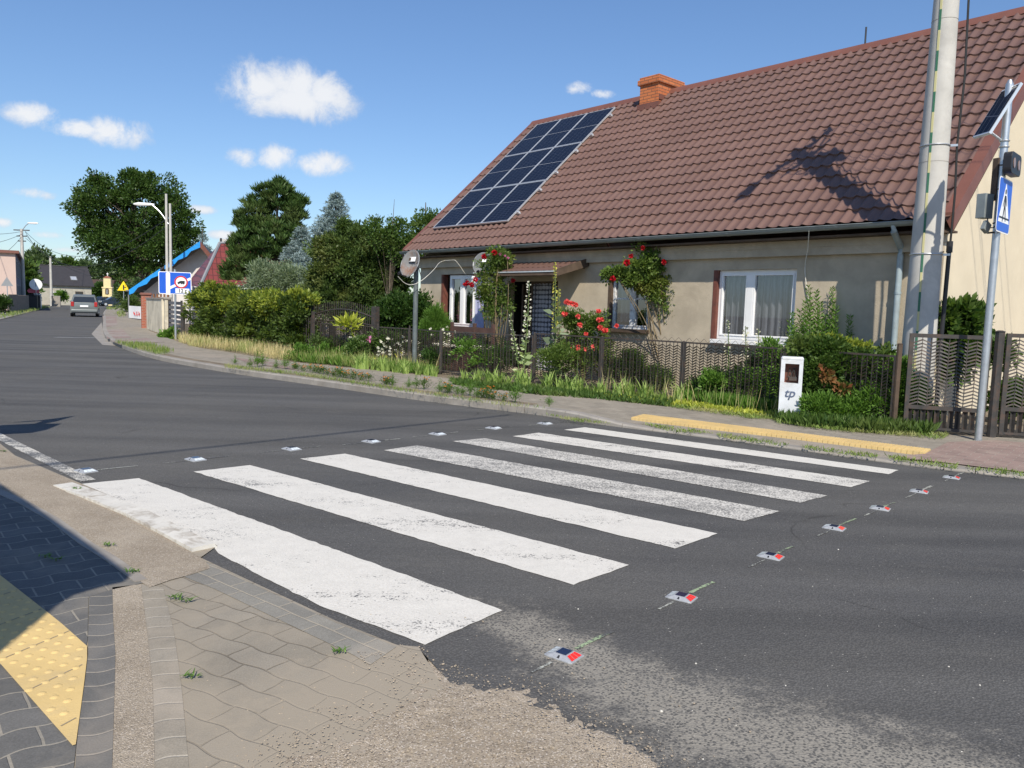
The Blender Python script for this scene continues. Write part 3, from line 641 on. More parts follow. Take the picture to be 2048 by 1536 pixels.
# left side of the far road: pavement band and grass
le = [Vector((-9, 12.9, 0)), Vector((-14, 19.8, 0)), Vector((-21, 30.6, 0)), gr(0, 640), gr(104, 613)]
lo1 = [p+Vector((-1.9, -1.1, 0)) for p in le]
sheet('left_pavement', le+list(reversed(lo1)), .03, M_kerb)
sheet('left_verge', lo1+[gr(104, 613)+Vector((-30, 60, 0)), Vector((-160, 160, 0)), Vector((-90, -10, 0)), Vector((-16, 8, 0))], .02, M_verge)
# ---------------------------------------------------------------- the cottage
GA = .73                                                  # the facade runs at this angle to the view
HU = Vector((math.sin(GA), -math.cos(GA), 0)); HV = Vector((math.cos(GA), math.sin(GA), 0)); HW = at(1430, 620, 14.4); HW.z = 0
HR = math.atan2(HU.y, HU.x)
house = thing('brick_cottage', 'low rendered cottage with a long brown metal tile roof behind the front garden', 'house', HW, HR)
def H(a, b, z): return HW+HU*a+HV*b+Vector((0, 0, z))      # house frame to world
def hf(px, py, b=0.0):
    d = Vector(ray(px, py)); t = ((HW+HV*b-Vector((0, 0, EYE))).dot(HV))/d.dot(HV); p = Vector((0, 0, EYE))+d*t; return (p-HW).dot(HU), p.z
A0, A1, EZ = -9.45, 3.86, 2.74                             # facade ends, wall top
RB, RZ, EB, REZ = 4.3, 7.19, -.36, 2.98                    # ridge offset & height, eave offset & height
RA0, RA1 = -9.76, 4.06
openings = [(-8.42, -6.64, .99, 2.35, 'w'), (-5.75, -4.12, .1, 2.15, 'd'), (-2.56, -1.55, 1.16, 2.28, 'w'), (0.0, 1.57, 1.06, 2.32, 'w')]
def wall_holes(mb, a0, a1, z0, z1, ops, depth=.14, b=0.0):
    xs = sorted({a0, a1, *[o[0] for o in ops], *[o[1] for o in ops]}); zs = sorted({z0, z1, *[o[2] for o in ops], *[o[3] for o in ops]})
    for x0, x1 in zip(xs, xs[1:]):
        for y0, y1 in zip(zs, zs[1:]):
            cx, cy = (x0+x1)/2, (y0+y1)/2
            if any(o[0] < cx < o[1] and o[2] < cy < o[3] for o in ops): continue
            mb.add([(x0, b, y0), (x1, b, y0), (x1, b, y1), (x0, b, y1)], [(0, 1, 2, 3)])
    for o in ops:
        x0, x1, y0, y1 = o[:4]
        mb.add([(x0, b, y0), (x1, b, y0), (x1, b, y1), (x0, b, y1), (x0, b+depth, y0), (x1, b+depth, y0), (x1, b+depth, y1), (x0, b+depth, y1)], [(0, 4, 5, 1), (1, 5, 6, 2), (2, 6, 7, 3), (3, 7, 4, 0)])
mb = MB(); wall_holes(mb, A0, A1, 0, EZ, openings, .16)
mb.build('front_wall', M_wallc, house)
mb = MB(); D2 = RB*2                                       # gables and back
zg = lambda b: REZ-.12+(RZ-REZ)*(1-abs(b-RB)/(RB-EB))
for a in (A0, A1): mb.add([(a, 0, 0), (a, D2, 0), (a, D2, EZ), (a, RB, zg(RB)-.05), (a, 0, EZ)], [(0, 1, 2, 3, 4)])
mb.add([(A0, D2, 0), (A1, D2, 0), (A1, D2, EZ), (A0, D2, EZ)], [(0, 1, 2, 3)])
mb.build('gable_wall', M_gable, house)
mb = MB(); mb.box((0-2.8, 1.9, 1.5), (13.2, .02, 3)); mb.box((-2.8, 1, 2.7), (13.2, 1.9, .02)); mb.box((-2.8, 1, .05), (13.2, 1.9, .02))
for a in (-6, -3.2, -.6, 2.2): mb.box((a, 1, 1.4), (.04, 1.8, 2.6))
mb.build('inner_rooms', M_room, house)
# plaster band under the eaves and plinth
mb = MB(); mb.box(((A0+A1)/2, -.05, 2.60), (A1-A0, .1, .14)); mb.box(((A0+A1)/2, -.03, 2.72), (A1-A0+.02, .16, .12)); mb.build('cornice', M_wallc, house)
mb = MB(); mb.box(((A0+A1)/2, -.16, 2.80), (A1-A0+.3, .36, .03)); mb.build('soffit', M_wood, house)
# metal tile roof: waves across, steps up the slope
sl = Vector((0, RB-EB, RZ-REZ)); SL = sl.length; sd = sl.normalized(); sn = Vector((0, -sd.z, sd.y))
WAVE, ROW = .205, .35
def roof_surface(mb, a0, a1, s0, s1, base, up, nrm, ax=Vector((1, 0, 0)), wave=WAVE, row=ROW, amp=.042, stp=.034, res=12):
    na = int((a1-a0)/wave*res); rows = []; k = 0; s = s0
    while s < s1-1e-6:
        e = min(s+row, s1)
        for t in (0, .06, .3, .62, .97):
            ss = s+(e-s)*t
            h = stp*(1-t)**.8 if t > 0 else stp
            if t == 0: ss -= .0
            rows.append((ss, h, t))
        s = e
    rows.append((s1, 0, 1))
    g = []
    for ss, h, t in rows:
        l = []
        for i in range(na+1):
            a = a0+(a1-a0)*i/na; ph = 2*math.pi*a/wave; w = math.cos(ph); w = w*.5+.5; w = w**2.1
            sag = -.022*w if t < .05 else -.012*w if t < .1 else 0
            l.append(base+ax*a+up*(ss+sag)+nrm*(h+amp*w))
        g.append(l)
    mb.grid(g)
mb = MB(); roof_surface(mb, RA0, RA1, -.03, SL, Vector((0, EB, REZ)), sd, sn); roof_o = mb.build('roof', M_roof, house, smooth=True)
mb = MB(); mb.add([(RA0, RB, RZ), (RA1, RB, RZ), (RA1, D2-EB, REZ), (RA0, D2-EB, REZ)], [(0, 1, 2, 3)]); mb.build('rear_roof', M_roof, house)
mb = MB()                                                  # ridge cap
pr = [(-.15, -.10), (-.10, -.01), (-.05, .05), (0, .075), (.05, .05), (.10, -.01), (.15, -.10)]
mb.grid([[Vector((a, RB+p[0], RZ+.015+p[1])) for p in pr] for a in np.linspace(RA0, RA1, 8)]); mb.build('ridge_cap', M_trim, roof_o, smooth=True)
for a, w in ((RA0, -1), (RA1, 1)):
    mb = MB()
    for sgn in (0, 1):
        e = Vector((a, EB-.02 if not sgn else D2-EB, REZ)); t = Vector((a, RB, RZ))
        mb.add([e+Vector((dx*w, 0, dz)) for dx, dz in ((-.13, .065), (.03, .065), (.03, -.19), (0, -.19))]+[t+Vector((dx*w, 0, dz)) for dx, dz in ((-.13, .075), (.03, .075), (.03, -.20), (0, -.20))], [(0, 1, 5, 4), (1, 2, 6, 5), (2, 3, 7, 6), (0, 3, 2, 1)])
    mb.build('verge_flashing', M_trim, roof_o)
mb = MB()
e, t = Vector((A1, EB, REZ-.20)), Vector((A1, RB, RZ-.20)); mb.add([e, t, t+Vector((.22, 0, 0)), e+Vector((.22, 0, 0))]+[q+Vector((0, 0, -.02)) for q in (e, t, t+Vector((.22, 0, 0)), e+Vector((.22, 0, 0)))], [(0, 1, 2, 3), (4, 5, 6, 7), (0, 4, 7, 3)])
mb.build('rake_board', M_wood, roof_o)
# gutter (half round), brackets, downpipes
mb = MB(); gp_ = [(-.065*math.cos(w), -.065*math.sin(w)) for w in np.linspace(0, math.pi, 9)]
gc = Vector((0, EB-.075, REZ-.035))
mb.grid([[gc+Vector((a, p[0], p[1]+.02*(a-A1)/10*0)) for p in gp_] for a in np.linspace(RA0, RA1-.1, 12)])
mb.tube([gc+Vector((RA0, -.068, .002)), gc+Vector((RA1-.1, -.068, .002))], .009, 6)
for a in (RA0, RA1-.1): mb.add([gc+Vector((a, p[0], p[1])) for p in gp_], [tuple(range(9))])
for a in np.arange(RA0+.5, RA1, 1.95):
    mb.grid([[gc+Vector((a+d, p[0]*1.06, p[1]*1.06)) for p in gp_] for d in (-.03, .03)])
gut = mb.build('gutter', M_gut, house, smooth=True)
def downpipe(a, name='downpipe'):
    mb = MB(); mb.tube([Vector((a, gc.y, gc.z-.05)), Vector((a, gc.y, gc.z-.13)), Vector((a-.02, -.09, gc.z-.34)), Vector((a-.02, -.07, gc.z-.46)), Vector((a-.02, -.07, .12))], .046, 12)
    for z in (1.9, .9): mb.tube([Vector((a-.02, -.07, z)), Vector((a-.02, -.07, z+.035))], .053, 12)
    return mb.build(name, M_pipe, gut, smooth=True)
downpipe(hf(1803, 520)[0]+.03); downpipe(A0-.1)
# chimney
ca, cb = -2.95, 3.85
cpx = hf(1283, 215, 3.75)[0]; cpx2 = hf(1310, 215, 3.75)[0]
mb = MB(); cw = cpx2-cpx+.16; cx = (cpx+cpx2)/2; mb.box((cx, 4.28, 6.95), (cw, 1.05, 1.0))
mb.box((cx, 4.28, 7.40), (cw+.10, 1.15, .13)); mb.box((cx, 4.28, 7.49), (cw+.03, 1.08, .09))
chim = mb.build('chimney', M_brick, roof_o, bevel=.006)
mb = MB(); mb.box((cx, 3.78, 6.78), (cw+.10, .12, .16)); mb.box((cx, 4.15, 6.98), (cw+.05, .75, .12)); mb.build('flashing', M_trim, chim)
ant = hf(1730, 90, 4.3)
mb = MB(); mb.tube([Vector((ant[0], RB, RZ)), Vector((ant[0], RB, RZ+.42))], .018, 6); mb.build('roof_spike', M_black, roof_o)
vs_ = hf(1690, 100, 4.6); mb = MB(); mb.box((vs_[0], 4.8, RZ+.06), (.42, .3, .22)); mb.build('roof_hatch', M_trim, roof_o, bevel=.01)
# windows
def window(a0, a1, z0, z1, mat, mull, bar=None, b=.09, fw=.06, curtain=M_curt, split=None):
    f = MB(); d = .05
    def bar_(x0, x1, y0, y1, dd=d, bb=b): f.box(((x0+x1)/2, bb, (y0+y1)/2), (x1-x0, dd, y1-y0))
    bar_(a0, a0+fw, z0, z1); bar_(a1-fw, a1, z0, z1); bar_(a0+fw, a1-fw, z0, z0+fw); bar_(a0+fw, a1-fw, z1-fw, z1)
    for mx, mw in mull: bar_(mx-mw/2, mx+mw/2, z0+fw, z1-fw, d+.012, b-.008)
    if bar: 
        for q in bar: bar_(a0+fw, a1-fw, q-.018, q+.018, d-.008)
    edges = [a0+fw]+[v for mx, mw in mull for v in (mx-mw/2, mx+mw/2)]+[a1-fw]
    for x0, x1 in zip(edges[::2], edges[1::2]):          # sashes
        s = fw*.45
        for q in ((x0, x0+s, z0+fw, z1-fw), (x1-s, x1, z0+fw, z1-fw), (x0+s, x1-s, z0+fw, z0+fw+s), (x0+s, x1-s, z1-fw-s, z1-fw)): bar_(*q, d+.02, b-.002)
    fo = f.build('window', mat, house, bevel=.004)
    g = MB(); g.add([(a0+fw, b+.01, z0+fw), (a1-fw, b+.01, z0+fw), (a1-fw, b+.01, z1-fw), (a0+fw, b+.01, z1-fw)], [(0, 1, 2, 3)]); g.build('pane', M_glass, fo)
    return fo
def curtain(x0, x1, z0, z1, b, mat, win, amp=.03, lam=.13):
    mb = MB(); n = int((x1-x0)/.015); mb.grid([[Vector((x0+(x1-x0)*i/n, b+amp*math.sin(2*math.pi*(x0+(x1-x0)*i/n)/lam+1.3*math.sin(i*.05)), z)) for i in range(n+1)] for z in (z0, z1)]); mb.build('curtain', mat, win, smooth=True)
w3 = window(0.0, 1.57, 1.06, 2.32, M_white, [(hf(1495, 600)[0], .12)], b=.10, fw=.07); curtain(.1, 1.5, 1.0, 2.3, .24, M_curt, w3)
w2 = window(-2.56, -1.55, 1.16, 2.28, M_whitep, [(-2.0, .09)], bar=[1.78], fw=.055); curtain(-2.5, -2.1, 1.3, 2.3, .3, M_curt, w2); curtain(-1.9, -1.6, 1.3, 2.3, .3, M_curt, w2)
w1 = window(-8.20, -7.12, .99, 2.33, M_white, [(-7.66, .10)], fw=.07); curtain(-8.15, -7.9, 1.0, 2.3, .3, M_curty, w1); curtain(-7.6, -7.35, 1.0, 2.3, .3, M_curty, w1)
# painted jambs and sills
def jamb(a0, a1, z0, z1, mat, depth=.16):
    mb = MB(); mb.box((a0+.01, depth/2-.006, (z0+z1)/2), (.02, depth, z1-z0)); mb.box((a0-.03, -.004, (z0+z1)/2), (.06, .012, z1-z0)); return mb.build('window_reveal', mat, house)
jamb(-8.42, -6.64, .99, 2.35, M_jamb); jamb(-2.56, -1.55, 1.16, 2.28, M_wood); jamb(0, 1.57, 1.06, 2.32, M_jamb)
for a0, a1, z, mt in ((-8.3, -6.58, .99, M_brick2), (-2.64, -1.5, 1.16, M_wood), (.0, 1.62, 1.06, M_white)):
    mb = MB(); mb.box(((a0+a1)/2, -.01, z-.035), (a1-a0, .22, .07)); mb.build('window_sill', mt, house, bevel=.006)
mb = MB(); rows = [[Vector((-7.10+.44*i/10, .05+.025*math.sin(i*1.1)-.004*i, z)) for i in range(11)] for z in np.linspace(1.0, 2.28, 6)]; mb.grid(rows); mb.build('hanging_cloth', M_lilac, w1, smooth=True)
mb = MB()                                                     # pot plants on the sill
P, Dd = [], []
rr = np.random.default_rng(2)
for a in (-7.9, -7.3):
    for k in range(34): P.append((a+rr.normal()*.05, .16+rr.normal()*.03, 1.15+abs(rr.normal())*.14)); Dd.append((rr.normal(), rr.normal()*.3-.5, .6))
leaves('sill_flowers', P, Dd, .05, M_pinkf, w1, .7)
# doorway, door and bead curtain
mb = MB(); mb.box((-5.02, .10, 1.1), (.06, .10, 2.1)); mb.box((-4.15, .10, 1.1), (.06, .10, 2.1)); mb.box((-4.6, .10, 2.12), (.82, .10, .06)); mb.build('door_frame', M_wood, house)
mb = MB(); mb.box((-5.5, .6, 1.1), (.05, .9, 2.0), rz=.1); mb.build('door', M_wood, house, bevel=.005)
def bead_mat():
    m, nt, b = newmat('patterned_door_curtain'); v = coords(nt); s = nd(nt, 'ShaderNodeSeparateXYZ'); nt.links.new(v, s.inputs[0])
    c = nd(nt, 'ShaderNodeCombineXYZ'); nt.links.new(s.outputs[0], c.inputs[0]); nt.links.new(s.outputs[2], c.inputs[1])
    vo = nd(nt, 'ShaderNodeTexVoronoi', feature='F1'); nt.links.new(c.outputs[0], vo.inputs['Vector']); vo.inputs['Scale'].default_value = 9.5; vo.inputs['Randomness'].default_value = .12
    nt.links.new(mixc(nt, rng_(nt, vo.outputs['Distance'], .30, .48), (.38, .38, .42), (.055, .055, .07)), b.inputs['Base Color']); b.inputs['Roughness'].default_value = .7; return m
mb = MB(); n = 46; mb.grid([[Vector((-4.98+.79*i/n, .05+.022*math.sin(i*.9), z)) for i in range(n+1)] for z in (.12, 2.1)]); mb.build('door_curtain', bead_mat(), house, smooth=True)
# porch canopy
ca0, ca1 = hf(948, 545, -1.0)[0], hf(1110, 545, -1.0)[0]
cn = thing('porch_canopy', 'small brown tiled canopy projecting over the cottage doorway', 'canopy', H((ca0+ca1)/2, 0, 0), HR)
cz0, cz1, cbb = hf(1060, 543, -1.0)[1], 2.60, -1.0
up = Vector((0, -cbb, cz1-cz0)); ul = up.length; ud = up.normalized(); un = Vector((0, -ud.z, ud.y)); cwid = ca1-ca0
mb = MB(); roof_surface(mb, -cwid/2, cwid/2, 0, ul, Vector((0, cbb, cz0)), ud, un, wave=.17, row=.33, amp=.016, stp=.012); mb.build('canopy_roof', M_roof, cn, smooth=True)
mb = MB()
for x in (-cwid/2-.01, cwid/2+.01):
    q = [Vector((x+dx, y, z)) for dx in (-.015, .015) for y, z in ((cbb, cz0+.03), (0, cz1+.04), (0, cz1-.14), (cbb, cz0-.11))]; mb.add(q, [(0, 1, 2, 3), (7, 6, 5, 4), (0, 4, 5, 1), (1, 5, 6, 2), (2, 6, 7, 3), (3, 7, 4, 0)])
mb.box((0, cbb, cz0-.05), (cwid-.02, .03, .07)); mb.build('barge_board', M_wood, cn)
mb = MB(); mb.box((0, cbb-.02, cz0-.005), (cwid, .02, .025)); mb.build('drip_edge', M_alu, cn)
mb = MB()
for x in (-cwid/2+.1, cwid/2-.1): mb.tube([Vector((x, -.03, cz0+.12)), Vector((x, cbb+.15, cz0+.0))], .022, 6)
mb.tube([Vector((-cwid/2+.1, cbb+.12, cz0-.06)), Vector((cwid/2-.1, cbb+.12, cz0-.06))], .035, 6); mb.build('bracket', M_wood, cn)
mb = MB(); mb.bbox((-cwid/2+.02, cbb-.02, cz0-.22), (.08, .1, .14), .02); mb.build('porch_lamp', M_white, cn)
# solar panels on the roof
rp0 = HW+HV*EB+Vector((0, 0, REZ)); rn = (HU*0+HV*sn.y+Vector((0, 0, sn.z))).normalized(); ru = (HV*sd.y+Vector((0, 0, sd.z)))
def onroof(px, py, off=.13):
    d = Vector(ray(px, py)); o = Vector((0, 0, EYE)); t = (rp0+rn*off-o).dot(rn)/d.dot(rn); p = o+d*t-rp0; return p.dot(HU), p.dot(ru)
cs = [onroof(*q) for q in ((870, 455), (1017, 440), (1228, 213), (1067, 250))]
pa0, pa1 = (cs[0][0]+cs[3][0])/2, (cs[1][0]+cs[2][0])/2; ps0, ps1 = (cs[0][1]+cs[1][1])/2, (cs[2][1]+cs[3][1])/2
print('SOLAR', cs, pa0, pa1, ps0, ps1, SL)
ps1 = min(ps1, SL-.12); pw, ph = (pa1-pa0)/3, (ps1-ps0)/3
mroof = Matrix((HU, ru, rn)).transposed().to_4x4()
rows_n = ['bottom', 'middle', 'top']; cols_n = ['at the gable edge of the roof', 'in the central column', 'in the column nearest the chimney']
first = None
for j in range(3):
    for i in range(3):
        c = rp0+HU*(pa0+pw*(i+.5))+ru*(ps0+ph*(j+.5))+rn*.10
        if first is None:
            t = thing('solar_panel', '', 'solar panel'); w, h = pw-.012, ph-.02
            mb = MB(); fr = .022
            for q in ((-w/2+fr/2, 0, fr, h), (w/2-fr/2, 0, fr, h)): mb.box((q[0], q[1], 0), (q[2], q[3], .04))
            for q in ((0, -h/2+fr/2, w-2*fr, fr), (0, h/2-fr/2, w-2*fr, fr)): mb.box((q[0], q[1], 0), (q[2], q[3], .04))
            mb.box((0, 0, .006), (w-2*fr, .012, .022)); mb.build('frame', M_alu, t)
            mb = MB(); mb.box((0, 0, .0), (w-2*fr, h-2*fr, .026)); mb.build('cells', M_cell, t)
            first = t
        else: t = copy_tree(first)
        t.matrix_world = Matrix.Translation(c) @ mroof
        t['label'] = 'dark blue solar panel in the %s row, %s' % (rows_n[j], cols_n[i]); t['group'] = 'solar panels on the cottage roof'
rl = thing('panel_rails', 'aluminium rails and clamps carrying the solar panels on the brown roof', 'rails'); rl.matrix_world = Matrix.Translation(rp0) @ mroof
mb = MB()
for j in range(3):
    for k in (.22, .78): s_ = ps0+ph*(j+k); mb.box(((pa0+pa1)/2+.03, s_, .055), (pa1-pa0+.16, .04, .04)); mb.box((pa1+.06, s_, .085), (.07, .06, .05))
mb.build('rail', M_alu, rl)
# cables on the facade
def cable(name, pts, rad, mat, label, cat='cable', it=2, par=None):
    pts = smooth_line([Vector(p) for p in pts], it); mb = MB(); mb.tube(pts, rad, 6)
    if par: return mb.build(name, mat, par, smooth=True)
    return tag(mb.build(name, mat, None, smooth=True, off=pts[0]), label, cat)
def hfp(px, py, b): a, z = hf(px, py, b); return H(a, b, z)
cable('cable', [hfp(1618, 462, -.47), hfp(1616, 500, -.2), hfp(1609, 530, -.04), hfp(1612, 570, -.03), hfp(1618, 600, -.03)], .008, M_cable, 'thin white cable hanging down the wall beside the large window')
# ---------------------------------------------------------------- fence
FPZ = .06
def fpt(px, py): return gr(px, py, FPZ)
def chevron(mb, w, h, z0, per=.15, row=.045, y=0.0, th=.019):
    n = max(1, round(w/per)); per = w/n
    for i in range(n):
        for k in range(int(h/row)+1):
            zz = z0+k*row
            for s in (0, 1):
                x0 = -w/2+per*(i+.5*s); x1 = x0+per/2; za, zb = (zz, zz+row*.9) if s == 0 else (zz+row*.9, zz)
                if max(za, zb)+th > z0+h: continue
                mb.add([(x0, y-.006, za), (x1, y-.006, zb), (x1, y+.006, zb+th), (x0, y+.006, za+th)], [(0, 1, 2, 3)])
    for i in range(2*n+1): mb.box((-w/2+per/2*i, y, z0+h/2), (.007 if i % 2 else .010, .008, h))
def fence_panel(p, q, z0, h, label, spikes=0, frame=.026, foot=0.0, group='chevron mesh fence panels along the pavement', per=.15):
    w = (q-p).length-.07; c = (p+q)/2; t = thing('mesh_fence', label, 'fence', (c.x, c.y, z0), math.atan2((q-p).y, (q-p).x), group)
    mb = MB(); b0 = .08+foot
    for x in (-w/2, w/2): mb.box((x, 0, .05+(h-.05)/2), (frame, frame, h-.05))
    mb.box((0, 0, h-frame/2), (w-frame, frame*.96, frame)); mb.box((0, 0, b0), (w-frame, frame*.96, frame)); mb.build('frame', M_dark, t)
    mb = MB(); chevron(mb, w-frame, h-frame-b0-.02, b0+.02, per); mb.build('mesh', M_dark, t)
    if foot:
        mb = MB(); n = int(w/.075)
        for i in range(n): mb.add([(-w/2+(i+.1)*w/n, -.012, .07), (-w/2+(i+.5)*w/n, .02, .07), (-w/2+(i+.9)*w/n, -.012, .07)]+[(-w/2+(i+.1)*w/n, -.012, b0), (-w/2+(i+.5)*w/n, .02, b0), (-w/2+(i+.9)*w/n, -.012, b0)], [(0, 1, 4, 3), (1, 2, 5, 4)])
        mb.box((0, 0, .07), (w-frame, frame*.9, .03)); mb.build('kick_plate', M_dark, t)
    if spikes:
        mb = MB(); n = spikes; pts = []
        for i in range(n): x = -w/2+w*i/n; pts += [Vector((x, 0, h)), Vector((x+w/n/2, 0, h+.065))]
        mb.tube(pts+[Vector((w/2, 0, h))], .004, 4); mb.build('zigzag_trim', M_dark, t)
    return t
def fence_post(p, h, label, r=.018, mat=None, z0=FPZ): 
    t = thing('round_post', label, 'post', (p.x, p.y, z0-.02), 0, 'fence posts along the front garden'); mb = MB(); mb.tube([Vector((0, 0, 0)), Vector((0, 0, h))], r, 8); mb.tube([Vector((0, 0, h)), Vector((0, 0, h+.015))], [r*1.2, r*.5], 8); mb.build('post', mat or M_dark, t, smooth=True); return t
fl = [(1785, 858), (1560, 826), (1362, 799), (1200, 780), (1066, 764), (880, 748), (818, 738), (755, 731), (694, 724), (640, 717)]
fp = [fpt(*q) for q in fl]
labs = ['fence panel half buried in shrubs right of the white cabinet', 'mesh fence panel with zigzag top under the large window', 'mesh fence panel below the climbing rose by the small window', 'mesh fence panel in front of the coral rose bush', 'mesh fence panel with brown garden gate behind it', 'narrow mesh fence panel left of the brown gate', 'mesh fence panel in front of white daisies', 'mesh fence panel in front of the pink cosmos flower', 'mesh fence panel at the dark arched gate']
for i, (p, q) in enumerate(zip(fp, fp[1:])):
    fence_panel(p, q, FPZ, .98 if i < 4 else .93, labs[i], spikes=12 if i in (1, 2) else 0)
    fence_post(p, 1.0, 'dark post at right end of ' + ' '.join(labs[i].replace('fence panel', 'fence').split()[:11]))
# gates at the right: tall panels between thick posts
g0, g1 = fpt(1803, 860), fpt(1968, 872); g2, g3 = fpt(1994, 873), fpt(2150, 884)
fence_panel(g0, g1, FPZ-.02, 1.30, 'tall rusty mesh gate leaf in front of the concrete pole', foot=.26, per=.20, frame=.05, group='tall gate leaves').name = 'mesh_gate'
fence_panel(g2, g3, FPZ-.02, 1.34, 'tall rusty mesh gate leaf right of the crossing sign pole', foot=.30, per=.20, frame=.05, group='tall gate leaves').name = 'mesh_gate'
fence_post(fpt(1982, 873), 1.36, 'thick dark gate post behind the sign pole', .055); fence_post(fpt(1787, 858), 1.15, 'leaning brown wooden post left of the tall gate', .035, M_wood)
# brown garden gate / bench seen behind the fence
M_bench = simple('dark_brown_boards', (.075, .04, .032), .8, .3)
bp = at(925, 700, 17.6); t = thing('garden_bench', 'brown slatted garden bench with pale seat behind the fence', 'bench', (bp.x, bp.y, GZ), HR-.05)
mb = MB()
for i in range(9): mb.box((-.8+i*.2, -.2, .28), (.15, .03, .5))
mb.build('front_boards', M_bench, t); mb = MB(); mb.box((0, 0, .58), (1.75, .5, .05)); mb.build('seat', simple('pale_board', (.62, .57, .47), .7), t, bevel=.01); mb = MB()
for x in (-.8, .1, .8): mb.box((x, .25, .6), (.07, .06, 1.0))
mb.box((0, .25, .95), (1.7, .04, .12)); mb.build('backrest', M_bench, t)
# ---------------------------------------------------------------- satellite dishes
def dish(name, px, py, Y, rx, label, face, post=None, wall=None):
    p = at(px, py, Y); t = thing(name, label, 'satellite dish', p, face)
    mb = MB(); n, m_ = 28, 7; tilt = Matrix.Rotation(R_(-18), 3, 'X'); g = []
    for i in range(m_+1):
        rr = rx*i/m_; g.append([tilt @ Vector((rr*math.cos(w)*.92, -.0+.10*(rr/rx)**2*-1, rr*math.sin(w)*1.06)) for w in np.linspace(0, 2*math.pi, n+1)])
    mb.grid(g); o = mb.build('reflector', simple('dish_grey_'+name, (.20, .20, .20), .8, .2, 4, spec=.2, bmp=0, dirt=(.20, .07, .015), dscale=1.6, damt=1.0) if wall is None else simple('dish_dull_grey', (.15, .16, .165), .85, .2, 4, spec=.15, bmp=0), t, smooth=True)
    md = o.modifiers.new('s', 'SOLIDIFY'); md.thickness = .012
    mb = MB(); mb.tube([tilt @ Vector((rx*.97*math.cos(w)*.92, -.10, rx*.97*math.sin(w)*1.06)) for w in np.linspace(0, 2*math.pi, n+1)], .010, 6); mb.build('rim', M_signb, t, smooth=True)
    mb = MB(); mb.tube([tilt @ Vector((0, -.08, -rx)), Vector((0, -rx*1.45, -rx*.75))], .012, 6); mb.tube([Vector((0, -rx*1.45, -rx*.72)), Vector((0, -rx*1.25, -rx*.62))], .035, 8); mb.build('receiver_arm', M_black, t)
    mb = MB(); mb.box(tilt @ Vector((.02, -.075, rx*.35)), (rx*.62, .006, rx*.34), mat=tilt); mb.build('sticker', M_signw, t)
    mb = MB(); mb.box(tilt @ Vector((-.05, -.082, rx*.35)), (rx*.2, .006, rx*.26), mat=tilt); mb.build('sticker_mark', M_wood, t)
    return t, p
dt, dp = dish('satellite_dish', 826, 530, 17.2, .30, 'large rust stained satellite dish on a grey post left of the cottage', R_(-38))
mb = MB(); mb.tube([Vector((.0, .10, -dp.z+.05)), Vector((0, .10, .05))], .055, 12); mb.build('mast', simple('mast_grey', (.10, .12, .125), .6, .3, 8, bmp=0), dt, smooth=True); mb = MB(); mb.box((0, .06, -.02), (.10, .12, .22)); mb.build('bracket', M_dark, dt)
cable('cable', [dp+Vector((-.25, -.5, -.28)), dp+Vector((-.1, -.3, -.45)), dp+Vector((.12, -.1, -.42)), dp+Vector((.45, .1, -.1)), hfp(880, 522, -.45), hfp(905, 520, -.45), hfp(912, 520, -.45), hfp(935, 555, -.05), hfp(955, 570, -.04), hfp(965, 565, -.04), hfp(1010, 566, -.04)], .0065, M_cable, 'white dish cables looping from the rusty dish to the wall above the left window', it=2)
dish('satellite_dish', 968, 530, 18.2, .26, 'second grey satellite dish on the wall above the porch canopy behind red roses', R_(-20), wall=1)
# ---------------------------------------------------------------- poles
def px_r(px, Y): return px*Y/FPX
CP = Vector((5.63, 10.78, 0.04)); toc = Vector((-CP.x, -CP.y, 0)).normalized(); rig = Vector((-toc.y, toc.x, 0))
pole = thing('utility_pole', 'tall round concrete utility pole with green and yellow earthing strip beside the mesh gate', 'utility pole', CP)
def prad(z): return .226-.0125*z
mb = MB(); zs = list(np.linspace(-.1, 8.4, 14)); mb.tube([Vector((0, 0, z)) for z in zs], [prad(z) for z in zs], 40); mb.build('shaft', M_conc, pole, smooth=True)
def earth_mat():
    m, nt, b = newmat('earthing_paint'); sp_ = nd(nt, 'ShaderNodeSeparateXYZ'); nt.links.new(coords(nt), sp_.inputs[0])
    f = mth(nt, 'GREATER_THAN', mth(nt, 'FRACT', mth(nt, 'DIVIDE', sp_.outputs[2], .53)), .5)
    nt.links.new(mixc(nt, f, (.035, .14, .08), (.50, .47, .24)), b.inputs['Base Color']); b.inputs['Roughness'].default_value = .7; return m
mb = MB(); rows = []
for z in np.linspace(.1, 8.2, 30):
    r_ = prad(z)+.004; a = -.15-.05*(z-1.3); n = (toc*math.sqrt(1-a*a)+rig*a); t = Vector((-n.y, n.x, 0))
    rows.append([n*(r_-.006)-t*.013+Vector((0, 0, z)), n*(r_+.004)-t*.013+Vector((0, 0, z)), n*(r_+.004)+t*.013+Vector((0, 0, z)), n*(r_-.006)+t*.013+Vector((0, 0, z))])
mb.grid(rows); mb.build('earthing_strip', earth_mat(), pole)
for z in (2.37, 3.82, 5.85):
    mb = MB(); r_ = prad(z)+.006; n = 40; mb.tube([Vector((math.cos(w)*r_, math.sin(w)*r_, z)) for w in np.linspace(0, 2*math.pi, n+1)], .009, 6); mb.box(rig*(prad(z)+.05)+Vector((0, 0, z)), (.09, .03, .03), rz=math.atan2(rig.y, rig.x)); mb.build('clamp_band', M_galv, pole, smooth=True)
for z in (5.45, 3.6): mb = MB(); r_ = prad(z)+.001; mb.tube([Vector((math.cos(w)*r_, math.sin(w)*r_, z)) for w in np.linspace(0, 2*math.pi, 41)], .0025, 5); mb.build('casting_seam', M_kerb, pole)
cr = lambda z, s=.085: rig*(prad(z)+s)+toc*-.02+Vector((0, 0, z))
